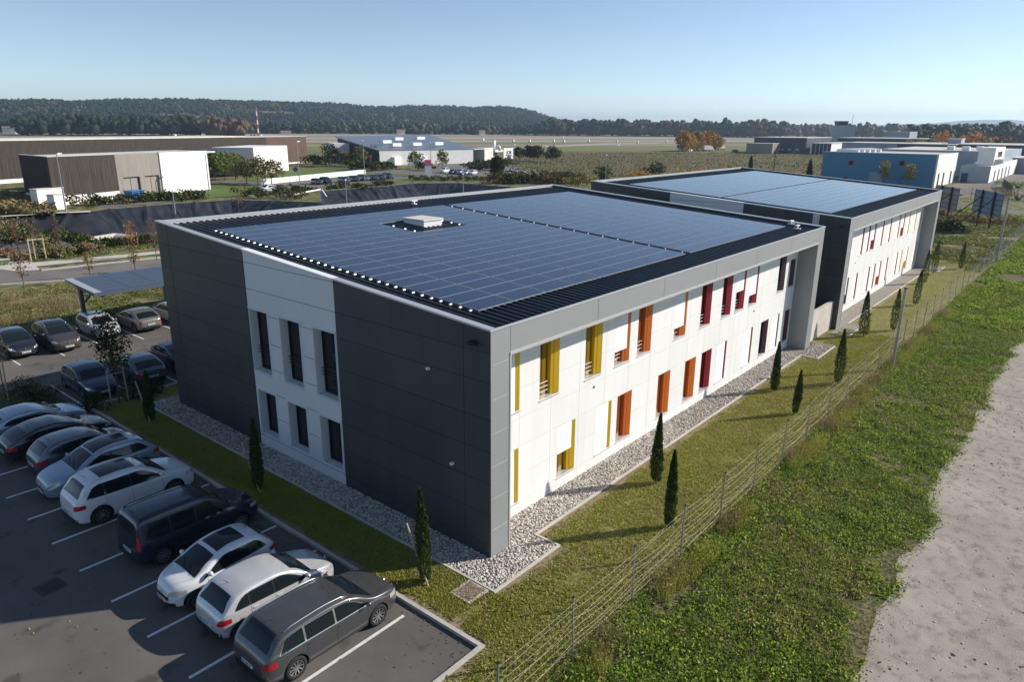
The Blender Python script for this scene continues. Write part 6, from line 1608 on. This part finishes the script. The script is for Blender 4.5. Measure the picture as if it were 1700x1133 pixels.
b = MB(); b.box(0, 3.5, 0, .4, 38, 7.6); b.box(.4, 3.5, 0, 55, 3.9, 7.6); b.build('wall', MT['pale_blue'], mid); b = MB(); b.box(.4, 3.9, 7.3, 55, 38, 7.5); b.build('roof', MT['roof_pale'], mid)
for i in range(7): b = MB(); b.box(4+i*4, 8+(i*5) % 13, 7.5, 6+i*4, 10+(i*5) % 13, 8.6); b.build('roof_unit', MT['white'], mid)
def block(name, px0, px1, pyb, pyt, m, label, depth=40, roof='roof_pale', dist=None, parts=()):
    # walls run along the same axes as the offices: front towards -x, right end towards -y
    P0 = far(px0, dist) if dist else A(px0, pyb)
    d = far(px1, 1000); y1 = CAM[1]+(P0[0]-CAM[0])*(d[1]-CAM[1])/(d[0]-CAM[0]); Lg = P0[1]-y1; h = zat(pyt, *P0)
    r = empty(name, (P0[0], P0[1], 0), -math.pi/2, label, 'building')
    b = MB(); b.box(0, 0, 0, Lg, .6, h); b.box(Lg-.6, .6, 0, Lg, depth, h); b.box(0, .6, 0, .6, depth, h); b.build('wall', MT[m], r)
    b = MB(); b.box(-.2, -.2, h, Lg+.2, depth, h+.25); b.build('roof', MT[roof], r); return r, Lg, h
r, Lg, h = block('dark_shed', 1250, 1342, 253, 228, 'slate', 'dark metal shed with small windows behind the brown field', 45)
for i in range(6): b = MB(); b.box(Lg*(.1+.14*i), -.05, 1.6, Lg*(.1+.14*i)+2.4, 0, 2.8); b.build('window', MT['pale_blue'], r)
block('stone_shed', 1238, 1286, 254, 238, 'door_metal', 'lower taupe shed standing before the dark metal shed', 12)
r, Lg, h = block('pale_workshop', 1344, 1384, 256, 238, 'white_stucco', 'pale workshop with a light flat roof right of the dark shed', 60)
for i in range(5): b = MB(); b.box(Lg*(.08+.19*i), -.06, .1, Lg*(.08+.19*i)+1.8, 0, 6); b.build('door', MT['dark_metal'], r)
P = A(1372, 256); gx = empty('green_container', (P[0], P[1], 0), -.45, 'green metal container block by the pale workshop', 'container'); b = MB(); b.box(0, 0, 0, 7, 4, 6.2); b.build('case', MT['green_box'], gx)
b = MB()
for k in range(4): b.box(.3+1.7*k, -.08, .3, .45+1.7*k, 0, 6)
b.build('ribs', MT['dark_metal'], gx)
block('grey_hall', 1395, 1500, 262, 237, 'pale_blue', 'long pale grey hall below the control tower', 30)
block('slate_hall', 1388, 1552, 252, 229, 'slate', 'long slate blue hall with a pale roof line', 40)
block('slate_hall', 1494, 1592, 262, 239, 'slate', 'short slate hall left of the far grey hall', 40, dist=330)
block('slate_hall', 1592, 1760, 262, 240, 'slate', 'slate hall at the right edge with a pale roof line', 40, dist=330)
block('pale_hall', 1660, 1780, 272, 262, 'pale_blue', 'low pale hall at the right edge behind the white shops', 30, dist=300)
block('white_depot', 1472, 1512, 230, 219, 'pale_blue', 'small pale depot before the yellow trees', 25, dist=620)
for (px0, px1, pt, lb) in [(1578, 1600, 231, 'white roof plant room above the slate halls')]:
    block('plant_room', px0, px1, 245, pt, 'pale_blue', lb, 8, dist=340)
# control tower
cx, cy = far(1398, 640); ct = empty('control_tower', (cx, cy, 0), YAW-math.pi/2, 'blue-grey airport control tower with a dark glazed cab', 'tower')
zt_ = zat(208, cx, cy)
b = MB(); b.box(-6.6, -5, 0, 6.6, 5, zt_); b.box(6.6, -5, 0, 8.2, 5, zt_+.6); b.build('shaft', MT['pale_blue'], ct)
b = MB(); b.hexa([(-4.6, -4.5, zt_), (1.8, -4.5, zt_), (1.8, 3, zt_), (-4.6, 3, zt_), (-5.2, -5.1, zt_+2.8), (2.4, -5.1, zt_+2.8), (2.4, 3.4, zt_+2.8), (-5.2, 3.4, zt_+2.8)]); b.build('cab', MT['glass'], ct)
b = MB(); b.box(-5.3, -5.2, zt_+2.8, 2.5, 3.5, zt_+3.2); b.tube([(7.4, 0, zt_), (7.4, 0, zt_+8)], .12, 5); b.build('roof', MT['slate'], ct)
# red and white mast
cx, cy = far(428, 900); hm = zat(178, cx, cy); rm = empty('radio_mast', (cx, cy, 0), 0, 'thin red and white striped mast on the airfield', 'mast')
for k in range(7):
    z0, z1 = hm*k/7, hm*(k+1)/7; w = 1.15*(1-k/9); b = MB()
    for sx in (-1, 1):
        for sy in (-1, 1): b.tube([(sx*w*.5, sy*w*.5, z0), (sx*w*.45, sy*w*.45, z1)], .26, 4)
    b.tube([(-w*.5, 0, z0), (w*.5, 0, z1)], .16, 4); b.tube([(w*.5, 0, z0), (-w*.5, 0, z1)], .16, 4)
    b.build('section', MT['white'] if k % 2 else mat('mast_red%d' % k, (.5, .05, .04), .6), rm)
cx, cy = far(424, 860); b = MB(); 
c4 = empty('airfield_cabin', (cx, cy, 0), YAW-math.pi/2, 'red and white chequered cabin at the foot of the mast', 'cabin')
for k in range(6): b = MB(); b.box(-6+2*k, -2, 0, -4+2*k, 2, 3.2); b.build('panel', MT['white'] if k % 2 else mat('cabin_red%d' % k, (.5, .06, .05), .6), c4)
# airfield marker boxes
mkx = sorted([747, 802, 852, 879, 919, 936, 977, 1024, 1058, 1106, 934, 291, 180])
for i, (px, py) in enumerate([(747, 222), (802, 233), (852, 235), (879, 235), (919, 235), (936, 236), (977, 235), (1024, 236), (1058, 237), (1106, 236), (934, 229), (291, 226), (180, 220)]):
    x, y = A(px, py+1); c5 = empty('airfield_marker', (x, y, 0), .4, 'small white marker box out on the airfield, '+ORD[mkx.index(px)], 'airfield marker', 'airfield markers'); b = MB(); b.box(-1.3, -.8, .3, 1.3, .8, 2.4); b.build('box', MT['white'], c5)
    b = MB(); b.box(-1.0, -.6, -.1, -.8, .6, .3); b.box(.8, -.6, -.1, 1.0, .6, .3); b.build('foot', MT['dark_metal'], c5)
# blue bridge arch
cx, cy = far(1065, 1650); za = zat(203, cx, cy); zb = zat(210, cx, cy); br = empty('arch_bridge', (cx, cy, 0), YAW-math.pi/2-.1, 'blue steel arch bridge showing above the far tree line', 'bridge')
for d in (-4, 4):
    b = MB(); pts = [(-32+64*k/20, d, zb-9+(za-zb+9)*math.sin(math.pi*k/20)**.8) for k in range(21)]; b.tube(pts, 1.1, 6); b.build('arch', mat('bridge_blue', (.06, .16, .34), .5), br)
b = MB(); b.box(-34, -5, zb-9.5, 34, 5, zb-8); b.build('deck', MT['concrete'], br)
# billboards
B0, B1 = Vector((110.6, .75)), Vector((105.6, -.75))
def board(P0, P1, z0, z1, label, face, posts=True):
    a = math.atan2(P1[1]-P0[1], P1[0]-P0[0]); Lg = math.hypot(P1[0]-P0[0], P1[1]-P0[1]); r = empty('billboard', (P0[0], P0[1], 0), a, label, 'billboard')
    b = MB(); b.box(0, -.06, z0, Lg, .06, z1); b.build('panel', face, r)
    b = MB()
    for k in range(5): z = z0+(z1-z0)*(k+.5)/5; b.box(0, -.12, z-.05, Lg, -.06, z+.05)
    for k in range(4): x = Lg*k/3; b.box(x-.04, -.11, z0, x+.04, -.06, z1)
    b.build('frame', MT['blue_steel'], r)
    for x in (Lg*.30, Lg*.75):
        b = MB(); b.box(x-.09, -.30, 0, x+.09, -.12, z1+.1); b.tube([(x, -.2, z1-.8), (x-.2, -5.2, 0)], .07, 6); b.build('post', MT['dark_metal'], r)
    return r
fade = mat('faded_poster_back', (.30, .34, .42), .7, var=(.24, .28, .36), vscale=.8)
board((112.8, 2.6), (105.6, -1.7), 2.0, 5.4, 'right-hand billboard seen from behind, propped by two long braces', fade)
board((121.0, 9.3), (114.5, 5.0), 1.6, 5.2, 'left-hand billboard with a faded picture behind the braces of the other', mat('faded_poster', (.42, .36, .36), .7, var=(.30, .34, .42), vscale=.5, var2=(.5, .25, .16), v2scale=.7))
# fences by the road
rf = empty('wire_fence', (165, 8, 0), math.radians(98), 'dark wire fence on posts before the yard of the white workshops', 'fence')
for k in range(12): b = MB(); b.box(-.05, -.05, 0, .05, .05, 2.2); o = b.build('post', MT['dark_metal'], rf, loc=(-14+k*4, 0, 0))
b = MB()
for z in (.2, .7, 1.2, 1.7, 2.1): b.tube([(-14, 0, z), (30, 0, z)], .015, 3)
b.build('wire_mesh', MT['galv'], rf)
sf = empty('slatted_fence', (180, 4.4, 0), math.radians(10), 'brown slatted fence at the yard entrance', 'fence')
b = MB()
for k in range(60): b.box(k*.45, -.04, 0, k*.45+.22, .04, 2.0)
b.build('slats', MT['bark'], sf); b = MB(); b.box(0, .04, .4, 27, .1, .5); b.box(0, .04, 1.6, 27, .1, 1.7); b.build('rail', MT['bark'], sf)
for i, (px, py, h, w) in enumerate([(1500, 306, 6.0, 3.4), (1531, 308, 5.4, 3.4)]):
    x, y = 184.5, YB+10.5-i*5.6; tree((x, y, 0), 6.6-i*.5, 3.6, ['pale leaved slim tree before the blue wall, left of the pair', 'pale leaved slim tree before the blue wall, right of the pair'][i], ['leaf_yellow', 'leaf_olive', 'leaf_dry'], [.4, .2, .4], n=340, size=.34, trunk=.25, group='slim trees before the blue wall', bare=True, tr=.07)
x, y = A(1573, 386); shrub((x, y, 0), 3.4, 2.0, 'dark spiky bush by the foot of the billboard braces', ('leaf_dark', 'leaf_olive'), (.7, .3), n=500, size=.25)
for (px, py, w, h, kk, lb) in [(1590, 352, 9, .9, 'leaf_a', 'low green bush bank beside the road, left'), (1680, 365, 7, .8, 'leaf_a', 'low green bush bank beside the road, right'), (1690, 333, 7, 2.0, 'leaf_dry', 'dry bush heap across the road at the right edge'), (1690, 312, 8, 1.5, 'leaf_b', 'dark hedge by the slatted fence'), (1620, 366, 6, 1.3, 'leaf_dry', 'dry bush below the left billboard'), (1660, 372, 7, 1.2, 'leaf_rust', 'rusty bush between billboard and steel mast'), (1565, 358, 3, 1.4, 'leaf_dry', 'dry clump beside the office end wall')]:
    x, y = A(px, py); shrub((x, y, -.05), w, h, lb, (kk, 'leaf_olive'), (.7, .3), n=600, size=.25)

# =================================================================== WOODS AND HILLS
# individual trees on the right, before the tree line
kinds_r = [('leaf_yellow', 'leaf_dry'), ('leaf_orange', 'leaf_rust'), ('leaf_far2', 'leaf_yellow'), ('leaf_far', 'leaf_far2')]
wnames = ['golden yellow', 'orange', 'olive yellow', 'dark green']
posr = [(1513, 232, 12, 0), (1523, 232, 13, 0), (1533, 231, 12.5, 0), (1547, 231, 12, 3), (1556, 231, 15, 2), (1568, 230, 19, 1), (1577, 232, 13, 2), (1588, 231, 12, 0), (1601, 231, 16, 0), (1610, 231, 14, 0), (1618, 230, 19, 1), (1626, 230, 18, 1), (1636, 231, 16, 2), (1645, 232, 13, 0), (1652, 232, 14, 1), (1660, 232, 13, 3), (1668, 232, 14, 2), (1678, 232, 14, 2), (1686, 232, 13, 2), (1695, 233, 12, 3), (1630, 233, 10, 3), (1445, 226, 8, 3), (1462, 226, 9, 1)]
for i, (px, py, h, k) in enumerate(posr):
    d = 470+((i*37) % 60); x, y = far(px, d); pass
    tree((x, y, 0), h*.72, h*.62, '%s tree in the autumn row beyond the slate halls, %s' % (wnames[k], ORD[sorted(q[0] for q in posr).index(px)]), kinds_r[k], [.65, .35], n=420, size=1.0, trunk=.06, group='autumn trees beyond the halls', clumps=11)
_g = (1+5**.5)/2
ICO0 = (np.array([(-1, _g, 0), (1, _g, 0), (-1, -_g, 0), (1, -_g, 0), (0, -1, _g), (0, 1, _g), (0, -1, -_g), (0, 1, -_g), (_g, 0, -1), (_g, 0, 1), (-_g, 0, -1), (-_g, 0, 1)])/math.hypot(1, _g),
        np.array([(0, 11, 5), (0, 5, 1), (0, 1, 7), (0, 7, 10), (0, 10, 11), (1, 5, 9), (5, 11, 4), (11, 10, 2), (10, 7, 6), (7, 1, 8), (3, 9, 4), (3, 4, 2), (3, 2, 6), (3, 6, 8), (3, 8, 9), (4, 9, 5), (2, 4, 11), (6, 2, 10), (8, 6, 7), (9, 8, 1)]))
def wood(name, label, pts, hmin, hmax, mats, probs, sz=None, cat='woodland'):
    """far woods: lumpy crowns; pts = list of (x, y, z ground)"""
    P = np.array(pts, float); n = len(P); H = hmin+(hmax-hmin)*rng.random(n); r0 = .40 if sz is None else sz
    pat = NZ.fbm(P[:, 0], P[:, 1], 120); cp = np.cumsum(probs); m_ = np.minimum(np.searchsorted(cp, np.clip(rng.random(n)*.55+(pat-.2)*.6, 0, .999)), len(mats)-1)
    Vs, Fs, Ms = [], [], []; off = 0
    for k in range(5):
        R_ = H*r0*(.85 if k == 0 else .42+.25*rng.random(n)); C = P.copy(); C[:, 2] += H*(.42 if k == 0 else .50+.42*rng.random(n))-R_*.2
        if k: C[:, :2] += rng.normal(size=(n, 2))*(H*r0*.55)[:, None]
        V, F = blobs(C, R_, .95, .17, ICO0); Vs.append(V); Fs.append(F+off); off += len(V); Ms.append(np.repeat(m_, len(ICO0[1])))
    return tag(np_mesh(name, np.concatenate(Vs), np.concatenate(Fs), [MT[k] for k in mats], np.concatenate(Ms)), label=label, cat=cat, kind='stuff')
# tree line along the far side of the airfield
pts = []
for i in range(1500):
    px = rnd.uniform(-120, 1300); d = rnd.uniform(1210, 1330)
    x, y = far(px, d); pts.append((x, y, 0))
wood('tree_line', 'dark tree line along the far edge of the airfield', pts, 12, 19, ['leaf_far', 'leaf_far2', 'leaf_far3'], [.62, .20, .18], .36)
pts = []
for i in range(620):
    px = rnd.uniform(900, 1300); d = rnd.uniform(1180, 1290); x, y = far(px, d); pts.append((x, y, 0))
wood('tree_line', 'taller mixed tree line right of the hill end', pts, 16, 27, ['leaf_far', 'leaf_far3', 'leaf_far2'], [.5, .3, .2], .30)
pts = []
for i in range(700):
    px = rnd.uniform(1180, 1850); d = rnd.uniform(1250, 2300); x, y = far(px, d); pts.append((x, y, 0))
wood('far_wood', 'hazy mixed wood behind the control tower', pts, 14, 23, ['leaf_far3', 'leaf_far2', 'leaf_far'], [.35, .35, .3], .42)
pts = []
for i in range(330):
    px = rnd.uniform(1520, 1900); d = rnd.uniform(720, 900); x, y = far(px, d); pts.append((x, y, 0))
wood('far_wood', 'dark pines above the autumn trees at the right', pts, 10, 20, ['leaf_far', 'leaf_far2'], [.75, .25], .34)
pts = []
for i in range(260):
    px = rnd.uniform(30, 330); d = rnd.uniform(960, 1080); x, y = far(px, d); pts.append((x, y, 0))
wood('tree_belt', 'dense dark evergreen belt at the left of the airfield', pts, 16, 24, ['leaf_far', 'leaf_far2'], [.92, .08], .34)
pts = []
for i in range(60):
    px = rnd.uniform(345, 402); d = rnd.uniform(930, 990); x, y = far(px, d); pts.append((x, y, 0))
wood('rust_trees', 'rusty brown tree group left of the red and white mast', pts, 15, 22, ['leaf_far3'], [1.0], .40)
# hills: a height field seen edge-on, its ridge following the photograph
ridge = [(-400, 172), (-100, 170), (0, 167), (60, 165.5), (130, 168), (200, 165), (290, 165), (360, 166.5), (430, 168.5), (500, 171), (560, 172.5), (620, 178), (660, 176.5), (720, 176), (780, 178), (830, 177), (870, 182), (890, 188), (915, 196), (945, 204), (985, 210), (1100, 216)]
rx = [r[0] for r in ridge]; ry = [r[1] for r in ridge]
NXH, NYH = 150, 26; V = []; 
def hill_z(px, t):
    d = 1380+t*900; x, y = far(px, d); py = np.interp(px, rx, ry)
    zr_ = max(0.0, zat(py+1.0, *far(px, 2280)))                 # ridge height at the back
    s = t*t*(3-2*t)*.55+t*.45; z = (zr_-7)*s+10*(float(NZ.fbm(x, y, 260))-.5)*math.sin(math.pi*t)*2.0
    return x, y, max(z, -2.0)
pts = []; HP = {}
for i in range(NXH+1):
    px = -400+1500*i/NXH
    for j in range(NYH+1): V.append(hill_z(px, j/NYH))
F = [(i*(NYH+1)+j, (i+1)*(NYH+1)+j, (i+1)*(NYH+1)+j+1, i*(NYH+1)+j+1) for i in range(NXH) for j in range(NYH)]
for px_e in (0,):
    pass
hm_ = mat('hillside_patchwork', (.19, .145, .095), .95, var=(.13, .135, .06), vscale=.012, contrast=(.45, .55))
tag(np_mesh('hills', np.array(V), F, hm_, smooth=True), kind='structure')
CLR = [(235, 60, .34, .06), (300, 45, .46, .05), (330, 30, .40, .04), (480, 75, .62, .05), (640, 60, .46, .05), (700, 50, .36, .05), (560, 40, .50, .04), (120, 40, .40, .05), (420, 40, .45, .03), (790, 35, .30, .05), (20, 40, .50, .04), (650, 30, .58, .03)]
pts = []
while len(pts) < 6500:
    px = rnd.uniform(-150, 1000); t = rnd.random()**.8; x, y, z = hill_z(px, t)
    if any(((px-a)/b)**2+((t-c)/e)**2 < 1 for a, b, c, e in CLR): continue
    if z < 1 and t > .2 and px > 900: continue
    pts.append((x, y, z-1))
wood('hill_forest', 'wooded hillside closing the view', pts, 9, 15, ['leaf_far', 'leaf_far2', 'leaf_far3'], [.72, .20, .08], .46)
# faint far ridge right
V = []; F = []; n_ = 90
for i in range(n_+1):
    px = 1250+700*i/n_; x, y = far(px, 7600); z = max(2, (20+78*math.exp(-((px-1660)/110)**2)+26*math.exp(-((px-1450)/200)**2)+14*float(NZ(px, 0, 30))))
    x2, y2 = far(px, 9000); V += [(x, y, -5), (x2, y2, z)]
F = [(2*i, 2*i+2, 2*i+3, 2*i+1) for i in range(n_)]
tag(np_mesh('hills', np.array(V), F, MT['hill_ground'], smooth=True), kind='structure')
# houses on the slope
for i, (px, py, d, w, lb) in enumerate([(318, 194, 1700, 14, 'pale house left of the pair on the wooded slope'), (340, 194, 1690, 26, 'large cream house on the wooded slope'), (474, 214, 1150, 16, 'pale gabled house near the red and white mast'), (665, 212, 1200, 14, 'small white house below the hill, centre'), (617, 206, 1400, 10, 'tiny white house among the trees, left of centre'), (800, 213, 1200, 10, 'small pale house at the end of the hill'), (15, 207, 1150, 16, 'house with a tan roof at the left edge')]):
    x, y = far(px, d); z = zat(py+4, x, y); z = max(z, 0); lowh = d < 1450; r = empty('house', (x, y, z-(1.0 if not lowh else 4.2)), YAW-math.pi/2+.3, lb, 'house', 'houses below the hill')
    r.scale = (.9, .9, .62) if lowh else (1, 1, 1)
    b = MB(); b.box(-w/2, -4, -12, w/2, 4, 6); b.build('wall', MT['roof_pale'], r)
    b = MB(); b.hexa([(-w/2-.5, -4.6, 6), (w/2+.5, -4.6, 6), (w/2+.5, 4.6, 6), (-w/2-.5, 4.6, 6), (-w/2-.5, -.1, 8.4), (w/2+.5, -.1, 8.4), (w/2+.5, .1, 8.4), (-w/2-.5, .1, 8.4)]); b.build('roof', mat('tile_roof%d' % i, (.30, .16, .10), .8), r)
# roadside hedge strip and pickups on the far airfield edge
x, y = far(205, 760); r = empty('blue_trailer', (x, y, 0), 0, 'small blue trailer on the airfield edge at the left', 'trailer'); b = MB(); b.box(-4, -1.3, .6, 4, 1.3, 2.6); b.build('body', mat('trailer_blue', (.05, .22, .45), .5), r); b = MB(); b.box(-2, -1.4, 0, -1.2, 1.4, .6); b.box(1.2, -1.4, 0, 2, 1.4, .6); b.build('wheel', MT['tyre'], r)

# =================================================================== HAZE
hb_ = MB(); hb_.box(-3000, -3000, BG_Z-5.2, 10500, 10500, 185)
hz = hb_.build('haze', MT['white']); tag(hz, kind='stuff'); hz.data.materials.clear()
hmz = bpy.data.materials.new('air'); hmz.use_nodes = True; nt = hmz.node_tree; nt.nodes.clear()
out = nt.nodes.new('ShaderNodeOutputMaterial'); vol = nt.nodes.new('ShaderNodeVolumePrincipled')
vol.inputs['Color'].default_value = (.62, .79, 1.0, 1); vol.inputs['Density'].default_value = .00014; vol.inputs['Anisotropy'].default_value = .35
nt.links.new(vol.outputs[0], out.inputs['Volume']); hz.data.materials.append(hmz)
